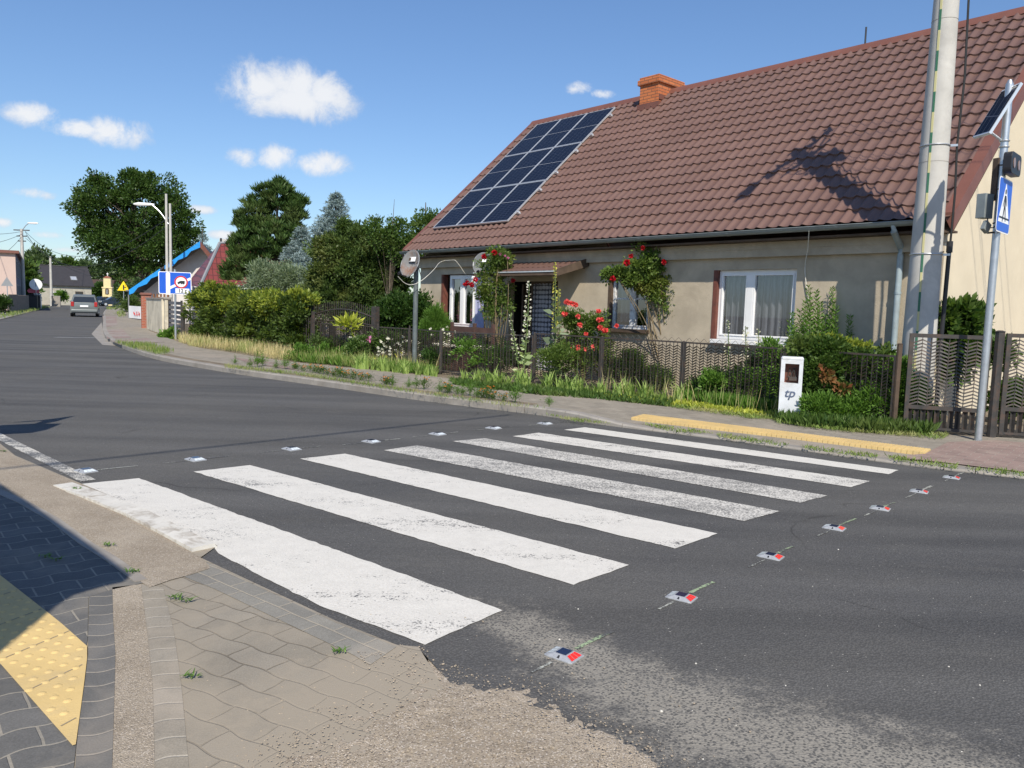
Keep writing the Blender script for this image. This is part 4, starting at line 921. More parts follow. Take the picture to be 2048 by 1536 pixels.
mb = MB(); mb.tube([cr(.1, .05), cr(1.2, .055), cr(2.45, .08)], [.028, .028, .028], 10); mb.tube([cr(2.4, .08), cr(2.55, .08)], .04, 10); mb.build('cable_guard', M_black, pole, smooth=True)
mb = MB(); mb.tube([cr(2.5), cr(3.2, .10), cr(3.82, .085), cr(4.7, .12), cr(5.85, .10), cr(7.5, .12), cr(8.1, .08)], .014, 6); mb.build('feeder_cable', M_wire, pole, smooth=True)
# crossarm, insulators and lamp near the pole top (above the picture; their shadow lies on the roof)
ca_ = Vector((math.cos(.85), math.sin(.85), 0)); mb = MB(); mb.tube([ca_*-.85+Vector((0, 0, 8.2)), ca_*.85+Vector((0, 0, 8.2))], .045, 6); mb.tube([ca_*-.6+Vector((0, 0, 7.8)), ca_*.6+Vector((0, 0, 7.8))], .035, 6); mb.tube([Vector((0, 0, 7.6)), ca_*.75+Vector((0, 0, 8.15))], .02, 6); mb.build('crossarm', M_galv, pole)
mb = MB(); rr = random.Random(2)
for k in range(4): a_ = rr.uniform(0, 6); mb.tube(smooth_line([Vector((0, 0, 7.2)), Vector((math.cos(a_)*.45, math.sin(a_)*.45, 7.2+rr.uniform(-.3, .5))), Vector((math.cos(a_+1)*.3, math.sin(a_+1)*.3, 7.7)), ca_*rr.uniform(-.7, .7)+Vector((0, 0, 8.15))], 2), .014, 5)
mb.build('cable_loops', M_wire, pole)
mb = MB(); mb.bbox((.28, -.2, 7.35), (.32, .26, .5), .03); mb.build('shadow_box', M_gut, pole)  # unseen box added to darken the pole-top shadow on the roof
for k in (-.8, -.45, .45, .8): mb = MB(); mb.tube([ca_*k+Vector((0, 0, z)) for z in (8.23, 8.30, 8.34, 8.38, 8.42)], [.03, .06, .035, .055, .02], 8); mb.build('insulator', M_white, pole, smooth=True)
mb = MB(); mb.tube([Vector((0, 0, 8.2)), Vector((-.5, -.9, 8.6)), Vector((-.7, -1.2, 8.65))], .03, 8); mb.tube([Vector((-.65, -1.12, 8.65)), Vector((-.85, -1.45, 8.67)), Vector((-1.0, -1.65, 8.65))], [.06, .12, .05], 8); mb.build('lamp_arm', M_galv, pole, smooth=True)
def wire(pa, pb, sag, rad, label, n=24):
    pa, pb = Vector(pa), Vector(pb); mb = MB(); pts = [pa.lerp(pb, i/n)-Vector((0, 0, sag*4*(i/n)*(1-i/n))) for i in range(n+1)]; mb.tube(pts, rad, 5)
    return tag(mb.build('overhead_wire', M_wire, None, smooth=True, off=pa), label, 'wire')
ptop = CP+Vector((0, 0, 8.2))
for k, zz in ((-.8, .2), (-.45, .2), (.45, .2), (.8, .2), (0, -.5)):
    wire(ptop+ca_*k+Vector((0, 0, zz)), ptop+ca_*k+Vector((20, -26, zz)), .8, .008, 'bare overhead wire running right from the tall concrete pole', 16)['group'] = 'wires right of the tall pole'
# unseen wire added above the road to cast the faint line across the asphalt
A_, B_ = gr(230, 915), gr(990, 833); sh = lambda p, z: Vector((p.x, p.y, 0))+to_sun*(z/to_sun.z)
dd = (B_-A_).normalized(); wire(sh(A_-dd*8, 7.0), sh(B_+dd*.3, 7.0), 0, .022, 'thick unseen cable added above the road to cast the faint line')
# crossing sign on its pole
SP = gr(1956, 881, .05); sp = thing('crossing_sign', 'galvanised pole with blue pedestrian crossing sign, warning lamps and small solar panel', 'road sign', SP)
mb = MB(); mb.tube([Vector((0, 0, -.05)), Vector((0, 0, 4.28))], .043, 20); mb.tube([Vector((0, 0, 4.28)), Vector((0, 0, 4.33))], [.040, .02], 20); mb.build('pole', M_galv, sp, smooth=True)
sdir = Vector((.70, .71, 0)).normalized(); sN = Vector((sdir.y, -sdir.x, 0)); ZU = Vector((0, 0, 1))
def rrect(w, h, r, n=4): return [(cx+r*math.cos(a), cy+r*math.sin(a)) for cx, cy, a0 in ((w/2-r, h/2-r, 0), (-w/2+r, h/2-r, 90), (-w/2+r, -h/2+r, 180), (w/2-r, -h/2+r, 270)) for a in [R_(a0+90*i/n) for i in range(n+1)]]
cz = at(2009, 413, SP.y).z-SP.z; c0 = sN*.055+Vector((0, 0, cz))
mb = MB(); mb.prism(rrect(.60, .64, .05), c0, sdir, ZU, sN*.004); mb.build('sign_border', M_signw, sp)
mb = MB(); mb.prism(rrect(.57, .61, .04), c0+sN*.0045, sdir, ZU, sN*.002); mb.build('sign_plate', M_blue, sp)
mb = MB(); mb.prism([(-.25, -.20), (.25, -.20), (0, .27)], c0+sN*.007, sdir, ZU, sN*.001); mb.build('sign_triangle', M_signw, sp)
mb = MB(); fo = c0+sN*.0085
mb.prism([(.0+.030*math.cos(a), .165+.032*math.sin(a)) for a in np.linspace(0, 2*math.pi, 12, endpoint=False)], fo, sdir, ZU, sN*.001)
for poly in ([(-.035, .12), (.035, .12), (.03, -.01), (-.03, -.01)], [(-.03, .0), (.01, .0), (-.055, -.19), (-.085, -.19)], [(-.01, .0), (.03, .0), (.085, -.18), (.055, -.18)], [(-.035, .115), (-.02, .10), (-.075, -.02), (-.09, -.01)], [(.035, .115), (.02, .10), (.075, .0), (.09, .01)]): mb.prism(poly, fo, sdir, ZU, sN*.001)
for k in range(1): mb.prism([(-.215, -.135), (.215, -.135), (.225, -.155), (-.225, -.155)], fo+sN*.0012, sdir, ZU, sN*.001)
mb.build('walking_figure', M_black, sp)
mb = MB(); mb.prism(rrect(.46, .25, .06), c0+Vector((0, 0, .48)), sdir, ZU, sN*.09); mb.build('lamp_housing', M_black, sp, bevel=.006)
for k in (-.11, .11): mb = MB(); mb.prism([(k+.045*math.cos(a), .06*math.sin(a)) for a in np.linspace(0, 2*math.pi, 16, endpoint=False)], c0+Vector((0, 0, .48))+sN*.091, sdir, ZU, sN*.006); mb.build('warning_lamp', simple('amber_led', (.25, .17, .14), .3, .4, 200, bmp=0), sp)
mb = MB(); mb.box(Vector((-.17, .0, at(1978, 413, SP.y).z-SP.z)), (.17, .11, .29), rz=.5); mb.build('control_box', M_gut, sp, bevel=.006)
mb = MB(); mb.box(Vector((-.17, -.06, at(1968, 455, SP.y).z-SP.z)), (.11, .05, .12), rz=.4, mat=Matrix.Rotation(.5, 3, 'Z') @ Matrix.Rotation(.5, 3, 'Y')); mb.build('sensor', M_gut, sp, bevel=.004)
z_ = at(1984, 430, SP.y).z-SP.z; mb = MB(); mb.tube(smooth_line([Vector((-.14, -.02, z_-.02)), Vector((-.12, -.03, z_-.16)), Vector((-.04, -.04, z_-.15)), Vector((-.03, -.04, z_-.02))], 2), .007, 6); mb.tube([Vector((-.13, -.04, z_-.22)), Vector((-.0, -.0, z_-.2))], .012, 6); mb.build('cable_loop', M_black, sp, smooth=True)
mb = MB()
for z in (cz-.2, cz+.2, cz+.48): mb.tube([Vector((.045*math.cos(w), .045*math.sin(w), z)) for w in np.linspace(0, 2*math.pi, 17)], .008, 6)
mb.box(Vector((-.05, .03, cz+.32)), (.05, .07, .50), rz=.4); mb.build('mounting_bracket', M_wood, sp)
q = [at(1945, 275, SP.y+.15), at(1978, 265, SP.y-.13), at(2042, 164, SP.y-.13), at(2004, 181, SP.y+.15)]; q = [v-SP for v in q]; nn = (q[1]-q[0]).cross(q[3]-q[0]).normalized()
if nn.x > 0: nn = -nn
mb = MB(); mb.add(q+[v-nn*.035 for v in q], [(0, 1, 2, 3), (4, 5, 6, 7), (0, 1, 5, 4), (1, 2, 6, 5), (2, 3, 7, 6), (3, 0, 4, 7)]); pf = mb.build('panel_frame', M_alu, sp)
cc = sum(q, Vector())/4; mb = MB(); qi = [cc+(v-cc)*.93+nn*.003 for v in q]; mb.add(qi, [(0, 1, 2, 3)]); mb.build('panel_cells', M_cell, pf)
mb = MB(); mb.tube([Vector((0, 0, 4.0)), cc-nn*.03], .018, 6); mb.tube([Vector((0, 0, 3.6)), cc-nn*.03-Vector((.12, 0, .2))], .014, 6)
for z in (3.55, 3.62): mb.tube([Vector((.048*math.cos(w), .048*math.sin(w), z)) for w in np.linspace(0, 2*math.pi, 17)], .010, 6)
mb.build('panel_bracket', M_galv, pf)
# ---------------------------------------------------------------- road studs
stud_dir = gr(1363, 1194)-gr(1541, 1113); sa = math.atan2(near_dir.y, near_dir.x)
def make_stud(label, lens, group):
    t = thing('road_stud', label, 'road stud', (0, 0, 0), 0, group); w, d, h = .060, .055, .021
    mb = MB(); lo = [(-w-.018, -d), (-w+.0, -d-.004), (w+.0, -d-.004), (w+.018, -d), (w+.018, d), (w, d+.004), (-w, d+.004), (-w-.018, d)]
    top = [(-w*.55, -d*.62), (-w*.5, -d*.66), (w*.5, -d*.66), (w*.55, -d*.62), (w*.55, d*.62), (w*.5, d*.66), (-w*.5, d*.66), (-w*.55, d*.62)]
    vs = [(x, y, 0) for x, y in lo]+[(x, y, .006) for x, y in lo]+[(x, y, h) for x, y in top]
    fs = [tuple(range(16, 24))]
    for r0 in (0, 8):
        for i in range(8): fs.append((r0+i, r0+(i+1) % 8, r0+8+(i+1) % 8, r0+8+i))
    mb.add(vs, fs); mb.build('body', M_studb, t, bevel=.0015)
    mb = MB(); mb.box((0, 0, h+.0008), (w*.92, d*1.12, .0016)); mb.build('solar_cell', M_cell2, t)
    for s in (1, -1):
        mb = MB(); x0, x1 = w*.62, w*1.18
        for k, (y0, y1) in enumerate(((-.8, -.32), (-.26, .26), (.32, .8))):
            mb.add([(s*x1, d*y0, .0095), (s*x1, d*y1, .0095), (s*x0, d*y1*.72, .0205), (s*x0, d*y0*.72, .0205)], [(0, 1, 2, 3)])
        mb.build('reflector', lens if s == 1 else M_lensw, t)
    mb = MB()
    for s in (1, -1): mb.tube([Vector((0, s*(d*.95), .004)), Vector((0, s*(d*.72), .014))], [.009, .006], 8)
    mb.build('bolt_recess', M_black, t); return t
M_studb = simple('cast_aluminium', (.50, .51, .52), .45, .12, 60, metal=.5, bmp=.2, bscale=400, bdist=.001)
M_cell2 = simple('small_solar_cell', (.012, .018, .05), .15, .2, bmp=0, spec=.4)
M_lensr = simple('red_lens', (.75, .03, .02), .2, .25, 120, bmp=0); M_lensw = simple('clear_lens', (.62, .68, .72), .15, .2, 120, bmp=0)
proto_r = make_stud('', M_lensr, 'red road studs right of the crossing'); proto_w = make_stud('', M_lensw, 'white road studs left of the crossing')
axis = near_dir.normalized()
places_r = [(1128, 1312), (1363, 1196), (1541, 1114), (1668, 1057), (1760, 1018), (1838, 984), (1903, 956)]
places_w = [(172, 943), (391, 920), (583, 899), (742, 884), (875, 869), (987, 857), (1090, 848)]
ordn = ['largest and nearest', 'second nearest', 'third nearest', 'middle', 'third farthest', 'second farthest', 'farthest']
spray = []
for pr_, pl, side in ((proto_r, places_r, 'red lensed road stud right of the crossing'), (proto_w, places_w, 'white lensed road stud left of the crossing')):
    for i, q in enumerate(pl):
        t = pr_ if i == 0 else copy_tree(pr_)
        p = gr(*q); t.location = (p.x, p.y, .001); t.rotation_euler = (0, 0, sa+(.06 if side[0] == 'r' else .0)+rnd.uniform(-.05, .05)); t['label'] = side+', the '+ordn[i]+' of its row'
        stl = .93 if side[0] == 'r' else 1.15; t.scale = (stl, stl, stl)
        rowd = (gr(*pl[min(i+1, 6)])-gr(*pl[max(i-1, 0)])).normalized(); nn_ = Vector((-rowd.y, rowd.x, 0)); L1, L2 = rnd.uniform(.2, .36), rnd.uniform(.12, .28)
        pts = []
        for s0, s1 in ((.09, .09+L1), (-.09-L2, -.09)):
            w_ = .011 if s0 > 0 else .007; e1, e2 = [], []
            for k in range(9): u_ = s0+(s1-s0)*k/8; ww = w_*rnd.uniform(.5, 1.3); c_ = p+rowd*u_+nn_*(.006*math.sin(u_*8)); e1.append(c_+nn_*ww); e2.append(c_-nn_*ww)
            on_road('chalk_mark', e1+e2[::-1], .004, M_chalk if (side[0] == 'r' and s0 > 0 and i < 5) else M_chalk2)
# ---------------------------------------------------------------- telephone cabinet
tc_ = gr(1577, 842, .05); tdir = at(1594, 700, tc_.y-.16)-at(1560, 700, tc_.y+.02)
ta_ = math.atan2(-.42, .9)+.10; tb = thing('telephone_cabinet', 'white weathered telephone cabinet with broken open hatch in the shrubs', 'cabinet', (tc_.x, tc_.y, .03), ta_)
w, d, h = .29, .20, .92
mb = MB(); wall_holes(mb, -w/2, w/2, 0, h-.03, [(-w/2+.055, w/2-.05, h-.36, h-.09)], .12, -d/2)
mb.add([(-w/2, -d/2, 0), (-w/2, d/2, 0), (-w/2, d/2, h-.03), (-w/2, -d/2, h-.03)], [(0, 1, 2, 3)]); mb.add([(w/2, -d/2, 0), (w/2, d/2, 0), (w/2, d/2, h-.03), (w/2, -d/2, h-.03)], [(0, 1, 2, 3)]); mb.add([(-w/2, d/2, 0), (w/2, d/2, 0), (w/2, d/2, h-.03), (-w/2, d/2, h-.03)], [(0, 1, 2, 3)])
mb.build('body', simple('cabinet_white', (.58, .61, .65), .6, .08, 6, dirt=(.36, .35, .32), dscale=4, damt=.6), tb)
mb = MB(); mb.bbox((0, 0, h-.03), (w+.006, d+.006, .035), .018); mb.build('lid', MATS['cabinet_white'], tb)
mb = MB(); mb.box((.0, -d/2+.13, h-.22), (w-.08, .02, .3)); mb.build('hatch_back', M_jamb, tb)
mb = MB(); rr = random.Random(3)
for k in range(9): x = rr.uniform(-.07, .07); z = h-.33; mb.tube(smooth_line([Vector((x, -d/2+.10, z)), Vector((x+rr.uniform(-.04, .04), -d/2+.06, z+.07)), Vector((x+rr.uniform(-.06, .06), -d/2+.07, z+.03)), Vector((x+rr.uniform(-.05, .05), -d/2+.09, z+.18))], 2), .004, 4)
mb.box((.02, -d/2+.07, h-.30), (.10, .05, .05)); mb.build('loose_wiring', M_dark, tb)
text_mb('tp', .17, (0, -d/2-.003, h-.50), (1, 0, .0), (.25, 0, 1), .002, simple('faded_blue_print', (.09, .12, .19), .6, .2), 'logo', tb, .003)
# ---------------------------------------------------------------- lane sign with lorry ban
lp = Vector(at(351, 640, 28.0)); lp.z = .05; la = math.atan2(lp.y, lp.x)-math.pi/2; ls = thing('lane_sign', 'large blue lane sign with lorry ban roundel and 12 t plate on grey post', 'road sign', lp, la)
mb = MB(); mb.tube([Vector((0, .03, 0)), Vector((0, .03, 2.5))], .04, 10); mb.build('post', M_galv, ls, smooth=True)
sw, sh_ = px_r(60, 28), px_r(44, 28); szc = at(352, 569, 28).z; X, Zv, T = Vector((1, 0, 0)), Vector((0, 0, 1)), Vector((0, -1, 0)); o0 = Vector((0, -.02, szc))
mb = MB(); mb.prism(rrect(sw, sh_, .05), o0, X, Zv, T*.01); mb.build('border', M_signw, ls)
mb = MB(); mb.prism(rrect(sw-.05, sh_-.05, .04), o0+T*.011, X, Zv, T*.004); mb.build('plate', M_blue, ls)
mb = MB(); mb.prism([(-.30, -.42), (-.16, -.42), (-.16, .33), (-.23, .40), (-.30, .33)], o0+T*.016, X, Zv, T*.003); mb.prism([(-.16, -.22), (-.16, -.12), (.50, .22), (.54, .14)], o0+T*.016, X, Zv, T*.0025); mb.build('lane_arrows', M_signw, ls)
cir = lambda cx, cy, r, n=28: [(cx+r*math.cos(a), cy+r*math.sin(a)) for a in np.linspace(0, 2*math.pi, n, endpoint=False)]
mb = MB(); mb.prism(cir(.20, .04, .225), o0+T*.021, X, Zv, T*.003); rd = mb.build('roundel', M_red_s, ls)
mb = MB(); mb.prism(cir(.20, .04, .175), o0+T*.025, X, Zv, T*.002); mb.build('roundel_face', M_signw, rd)
mb = MB(); mb.prism([(.08, -.01), (.08, .04), (.11, .04), (.13, .07), (.16, .07), (.16, .09), (.32, .09), (.32, -.01)], o0+T*.028, X, Zv, T*.001)
for x in (.12, .22, .28): mb.prism(cir(x, -.015, .025, 12), o0+T*.0295, X, Zv, T*.001)
mb.build('lorry_symbol', M_black, rd)
mb = MB(); mb.prism(rrect(.46, .17, .01), o0+T*.021+Vector((.24, 0, -.27)), X, Zv, T*.003); pt = mb.build('weight_plate', M_signw, ls); text_mb('12 t', .18, o0+T*.026+Vector((.24, 0, -.275)), X, Zv, .001, M_black, 'weight_text', pt, .004)
# other signs
def post_sign(name, label, px, py_base, Y, poly, mats, hgt_px, yaw=0.0, cat='road sign', extra=None, post=M_galv):
    p = Vector(at(px, py_base, Y)); p.z = max(.0, min(p.z, .25)); t = thing(name, label, cat, p, math.atan2(p.y, p.x)-math.pi/2+yaw); zc = at(px, hgt_px, Y).z-p.z
    mb = MB(); mb.tube([Vector((0, .04, 0)), Vector((0, .04, zc+.2))], .035, 8); mb.build('post', post, t, smooth=True)
    for i, (pl, m_, nm) in enumerate(zip(poly, mats, ['border', 'plate', 'symbol'])):
        mb = MB(); [mb.prism(q, Vector((0, -.012*i, zc)), X, Zv, T*.01) for q in pl]; mb.build(nm, m_, t)
    return t
tri = lambda r: [(r*math.sin(a), r*math.cos(a)) for a in (0, 2*math.pi/3, 4*math.pi/3)]
post_sign('warning_sign', 'yellow triangular warning sign with black junction symbol on thin post', 248, 622, 74, [[tri(.62)], [tri(.55)], [[(-.06, -.22), (.06, -.22), (.06, .18), (0, .27), (-.06, .18)], [(.06, -.02), (.22, -.02), (.22, .05), (.06, .05)]]], [M_yel, M_yel, M_black], 575)
post_sign('warning_sign', 'grey back of a triangular road sign at the far left verge', 16, 627, 62, [[tri(.48)]], [M_signb], 566)
post_sign('speed_sign', 'round white sign above small red plate beside the dark bins', 73, 616, 78, [[cir(0, 0, .56)], [cir(0, 0, .48)], [[(-.04, -.2), (.04, -.2), (.04, .2), (-.04, .2)]]], [M_signw, M_signw, M_signb], 569)
t = post_sign('advert_sign', 'small pink and white arrow board below the round white sign', 69, 616, 78.2, [[[(-.45, -.2), (.45, -.2), (.45, .22), (-.45, .22), (-.6, 0)]]], [simple('pink_sign', (.65, .12, .16), .5)], 582)
# lamp posts
def street_lamp(name, label, px, top_py, Y, arm, r=.14, twin=False, mat=M_conc, head=True):
    p = Vector(at(px, 620, Y)); p.z = 0; t = thing(name, label, 'lamp post', p, 0); h = at(px, top_py, Y).z
    for k in ((-.1, .1) if twin else (0,)):
        mb = MB(); mb.tube([Vector((k, 0, 0)), Vector((k, 0, h-(.5 if k > 0 else 0)))], [r*1.25, r*.8], 10); mb.build('shaft', mat, t, smooth=True)
    if head:
        a, b = arm; e = at(a, b, Y)-p; hj = e.z-.9 if not twin else e.z-1.0; s_ = Vector((0, 0, min(h-.2, hj)))
        mb = MB(); mb.tube(smooth_line([s_, s_.lerp(e, .5)+Vector((0, 0, .12)), e-Vector((0, 0, .04))], 2), .035, 6); mb.build('arm', M_galv, t, smooth=True)
        d_ = (e-s_); d_.z = 0; d_.normalize(); mb = MB(); mb.tube([e-d_*.1, e+d_*.2, e+d_*.75, e+d_*1.0], [.04, .08, .10, .04], 8); mb.build('lamp_head', M_white, t, smooth=True)
    return t
sl1 = street_lamp('street_lamp', 'twin concrete lamp pole with white lamp head behind the blue lane sign', 339, 388, 42, (305, 409), twin=True, r=.075)
sl2 = street_lamp('street_lamp', 'far left concrete lamp pole with crossarms above the pink house', 48, 458, 80, (57, 446), r=.17)
mb = MB()
for z, w_ in ((8.0, 1.6), (7.4, 1.0), (6.9, .8)): mb.box((0, 0, z), (w_, .1, .1))
mb.build('crossarm', M_dark, sl2)
sl3 = thing('utility_pole', 'plain pale pole in front of the dark roofed house', 'utility pole', (lambda p: (p.x, p.y, 0))(at(103, 600, 108))); mb = MB(); mb.tube([Vector((0, 0, 0)), Vector((0, 0, at(103, 513, 108).z))], [.2, .14], 10); mb.build('shaft', M_conc, sl3, smooth=True)
for i, (a, b, s_) in enumerate([((50, 463, 80), (103, 516, 108), .6), ((44, 463, 80), (-300, 400, 50), 1), ((44, 468, 80), (-300, 470, 40), 1), ((51, 463, 80), (330, 440, 42), 2.2), ((52, 470, 80), (330, 455, 42), 2.6), ((51, 476, 80), (235, 545, 140), 2), ((44, 472, 80), (-20, 520, 75), .4), ((103, 518, 108), (235, 540, 150), 1)]):
    wire(at(*a), at(*b), s_, .018, ['wire from far left lamp pole to the plain pale pole', 'upper wire leaving the picture left of the far lamp pole', 'second wire leaving the picture left of the far lamp pole', 'topmost sagging wire between far left and twin lamp poles', 'second sagging wire between far left and twin lamp poles', 'lowest wire from far left lamp pole into the large maple', 'wire from far left lamp pole down to the pink house', 'wire from the plain pale pole behind the maple'][i])['group'] = 'wires of the far left lamp pole'
# ---------------------------------------------------------------- unseen shadow casters added beside the camera, outlines traced from their ground shadows
def lift(px, py, z): p = gr(px, py); return sh(p, z)
zc = 2.55; poly = [lift(*q, zc) for q in ((250, 1166), (170, 1105), (60, 1025), (0, 983), (-160, 880), (-700, 1000), (-500, 1500), (0, 1312), (60, 1262), (110, 1218), (150, 1192), (205, 1176))]
so = Vector((sum(p.x for p in poly)/len(poly), sum(p.y for p in poly)/len(poly), 0)); shel = thing('shadow_canopy', 'dark unseen canopy added beside the camera, cut to its shadow on the grey paving', 'shelter', so)
mb = MB(); mb.add([p-so for p in poly]+[p-so+Vector((0, 0, .1)) for p in poly], [tuple(range(len(poly))), tuple(range(len(poly), 2*len(poly)))]+[(i, (i+1) % len(poly), (i+1) % len(poly)+len(poly), i+len(poly)) for i in range(len(poly))]); mb.build('roof', M_trim, shel)
for dx, dy in ((-1.2, -.6), (-1.2, .8)): mb = MB(); mb.tube([Vector((dx, dy, 0)), Vector((dx, dy, 2.56))], .05, 8); mb.build('support', M_dark, shel)
zc = 2.3; s1 = [(0, 851), (70, 848), (121, 848), (92, 860), (62, 866), (0, 869), (-60, 866)]; s2 = [(27, 845), (80, 841), (150, 832), (112, 843), (85, 848), (70, 847), (85, 842), (60, 842)]  # outlines of the small road shadow, lifted into unseen boards
P_ = gr(-60, 868); pb_ = sh(P_, zc); pbb = Vector((pb_.x, pb_.y, 0)); st_ = thing('shadow_boards', 'unseen flat boards added left of the picture, cut to their shadow on the road', 'sign', pbb)
for s_ in (s1, s2): mb = MB(); pl = [lift(*q, zc)-pbb for q in s_]; mb.add(pl+[p+Vector((0, 0, .03)) for p in pl], [tuple(range(len(pl))), tuple(range(len(pl), 2*len(pl)))]+[(i, (i+1) % len(pl), (i+1) % len(pl)+len(pl), i+len(pl)) for i in range(len(pl))]); mb.build('board', M_signb, st_)
mb = MB(); mb.tube([Vector((0, 0, 0)), Vector((0, 0, zc))], .03, 8); mb.build('post', M_galv, st_)
# ---------------------------------------------------------------- houses down the road
def zr(py, px, Y): return at(px, py, Y).z
def face(mb, pts): mb.add(pts, [tuple(range(len(pts)))])
def wall_box(o, e1, L1, e2, L2, h): # four walls
    mb = MB(); a = Vector(o); b = a+e1*L1; c = b+e2*L2; d = a+e2*L2; u = Vector((0, 0, h))
    for p, q in ((a, b), (b, c), (c, d), (d, a)): face(mb, [p, q, q+u, p+u])
    return mb, (a, b, c, d)
def win_on(parent, off, p, e, n, w, h, frame=M_white, pane=M_darkglass, name='window', blind=None):
    """window on a wall: p = lower left corner, e = along wall, n = outward"""
    mb = MB(); z = Vector((0, 0, 1)); f = .07
    for x0, x1, y0, y1 in ((0, f, 0, h), (w-f, w, 0, h), (f, w-f, 0, f), (f, w-f, h-f, h), (w/2-f/2, w/2+f/2, f, h-f)):
        mb.prism([(x0, y0), (x1, y0), (x1, y1), (x0, y1)], p-off+n*.01, e, z, n*.05)
    o = mb.build(name, frame, parent); mb = MB(); face(mb, [p-off+e*x+z*y+n*.03 for x, y in ((f, f), (w-f, f), (w-f, h-f), (f, h-f))]); mb.build('pane', pane, o); return o
Z1 = Vector((0, 0, 1))
# pink block at the left edge
C = at(34, 620, 70); C.z = 0; e1 = Vector((-.85, -.5, 0)).normalized(); e2 = Vector((-.5, .85, 0)).normalized(); e2 = Vector((-.52, .854, 0)).normalized()
Ht = zr(507, 34, 70)
M_pink = simple('pink_render', (.52, .40, .35), .9, .05, 1, bmp=.1); M_pink_shade = simple('pink_wall_shade', (.17, .18, .24), .9, .1, 1, bmp=.1)  # shade of the pink block's side face put into a dark bluish colour
t = thing('pink_house', 'pink two storey block with flat roof at the left edge of the view', 'house', C)
mb = MB(); O = Vector((0, 0, 0)); a, b, c, d = O, e1*14, e1*14+e2*22, e2*22; u = Vector((0, 0, Ht)); face(mb, [a, b, b+u, a+u]); face(mb, [b, c, c+u, b+u]); face(mb, [c, d, d+u, c+u]); mb.build('wall', M_pink, t)
mb = MB(); face(mb, [a, d, d+u, a+u]); mb.build('side_wall', M_pink_shade, t)
mb = MB(); mb.prism([(-.3, -.3), (14.3, -.3), (14.3, 22.3), (-.3, 22.3)], u, e1, e2, Vector((0, 0, .25))); mb.build('roof', M_trim, t)
sn_ = -e1
for k in range(5):
    for z in (.9, 3.1): win_on(t, O, e2*(1.5+k*4.2)+Z1*z, e2, sn_, 1.3, 1.5, frame=M_signb)
for k in range(3): win_on(t, O, e1*(3.2+k*4)+Z1*3.0+Vector((0, 0, 0)), e1, Vector((e1.y, -e1.x, 0))*(-1 if Vector((e1.y, -e1.x, 0)).y > 0 else 1), 1.3, 1.3)
# generic gabled house
def gabled(name, label, corner, e1, L1, e2, L2, hw, hr, wallm, roofm, over=.35, ridge_along=1, cat='house', trim=None, z0=0.0):
    corner = Vector(corner); corner.z = z0; t = thing(name, label, cat, corner); mb = MB(); u = Vector((0, 0, hw)); O = Vector((0, 0, 0)); b = e1*L1; d = e2*L2; c = b+d
    face(mb, [O, b, b+u, O+u]); face(mb, [d, c, c+u, d+u])
    for p, q in ((O, d), (b, c)): face(mb, [p, q, q+u, (p+q)/2+Z1*hr, p+u])
    mb.build('wall', wallm, t); mb = MB(); s = (hr-hw)/(L2/2)
    for sg in (0, 1):
        ed = (O-e2*over) if sg == 0 else (d+e2*over); zz = hw-over*s
        p, q = ed-e1*over, ed+b+e1*over; r0, r1 = d/2-e1*over, d/2+b+e1*over
        p = Vector((p.x, p.y, zz)); q = Vector((q.x, q.y, zz)); r0 = Vector((r0.x, r0.y, hr)); r1 = Vector((r1.x, r1.y, hr)); k = Vector((0, 0, .14))
        mb.add([p, q, r1, r0, p+k, q+k, r1+k, r0+k], [(0, 1, 2, 3), (4, 5, 6, 7), (0, 1, 5, 4), (1, 2, 6, 5), (2, 3, 7, 6), (3, 0, 4, 7)])
    rf = mb.build('roof', roofm, t)
    mb = MB(); q = d/2+Z1*(hr+.12); mb.tube([q-e1*over, q+b+e1*over], .12, 6); mb.build('ridge', trim or roofm, rf); return t
M_anth = simple('anthracite_roof', (.035, .033, .037), .6, .12, 2, bmp=.2, bscale=8)
M_dkbr = simple('dark_brown_roof', (.06, .035, .028), .7, .15, 2, bmp=.2, bscale=8)
c = at(68, 605, 118); e1 = Vector((.75, .66, 0)).normalized(); e2 = Vector((-.66, .75, 0)).normalized()
L = 7.9
t = gabled('dark_roof_house', 'pale stone house with anthracite roof and roof window behind a low wall', c, e1, L, e2, 7.5, zr(569, 68, 118)+.2, zr(531, 68, 121), M_stone, M_anth)
O = Vector((0, 0, 0)); fn = Vector((e1.y, -e1.x, 0))
win_on(t, O, e1*2.6+Z1*.7, e1, fn, 1.0, 1.3); win_on(t, O, e1*5.6+Z1*.3, e1, fn, 1.1, 1.9, frame=M_wood)
win_on(t, O, e2*3+Z1*3.6, e2, -e1, .9, 1.0)
sl_ = Vector((-fn.x*3.75, -fn.y*3.75, zr(531, 68, 121)-(zr(569, 68, 118)+.2))); sln = sl_.normalized(); mb = MB(); pn = e1.cross(sln); pn = pn if pn.z > 0 else -pn; hw_ = zr(569, 68, 118)+.2
mb.prism([(0, 0), (.9, 0), (.9, 1.0), (0, 1.0)], Vector((0, 0, hw_))+e1*5.2+sln*.9+pn*.14, e1, sln, pn*.10); rw = mb.build('roof_window', M_signb, t); mb = MB(); mb.prism([(.1, .1), (.8, .1), (.8, .9), (.1, .9)], Vector((0, 0, hw_))+e1*5.2+sln*.9+pn*.245, e1, sln, pn*.02); mb.build('pane', M_alu, rw)
c = at(148, 602, 148); e1 = Vector((.93, .36, 0)).normalized(); e2 = Vector((-.36, .93, 0)).normalized()
gabled('white_outbuilding', 'low white building with dark brown roof behind clipped hedges', c, e1, 6.2, e2, 7, zr(578, 150, 148), zr(560, 150, 151), simple('white_render', (.72, .71, .68), .9, .05), M_dkbr)
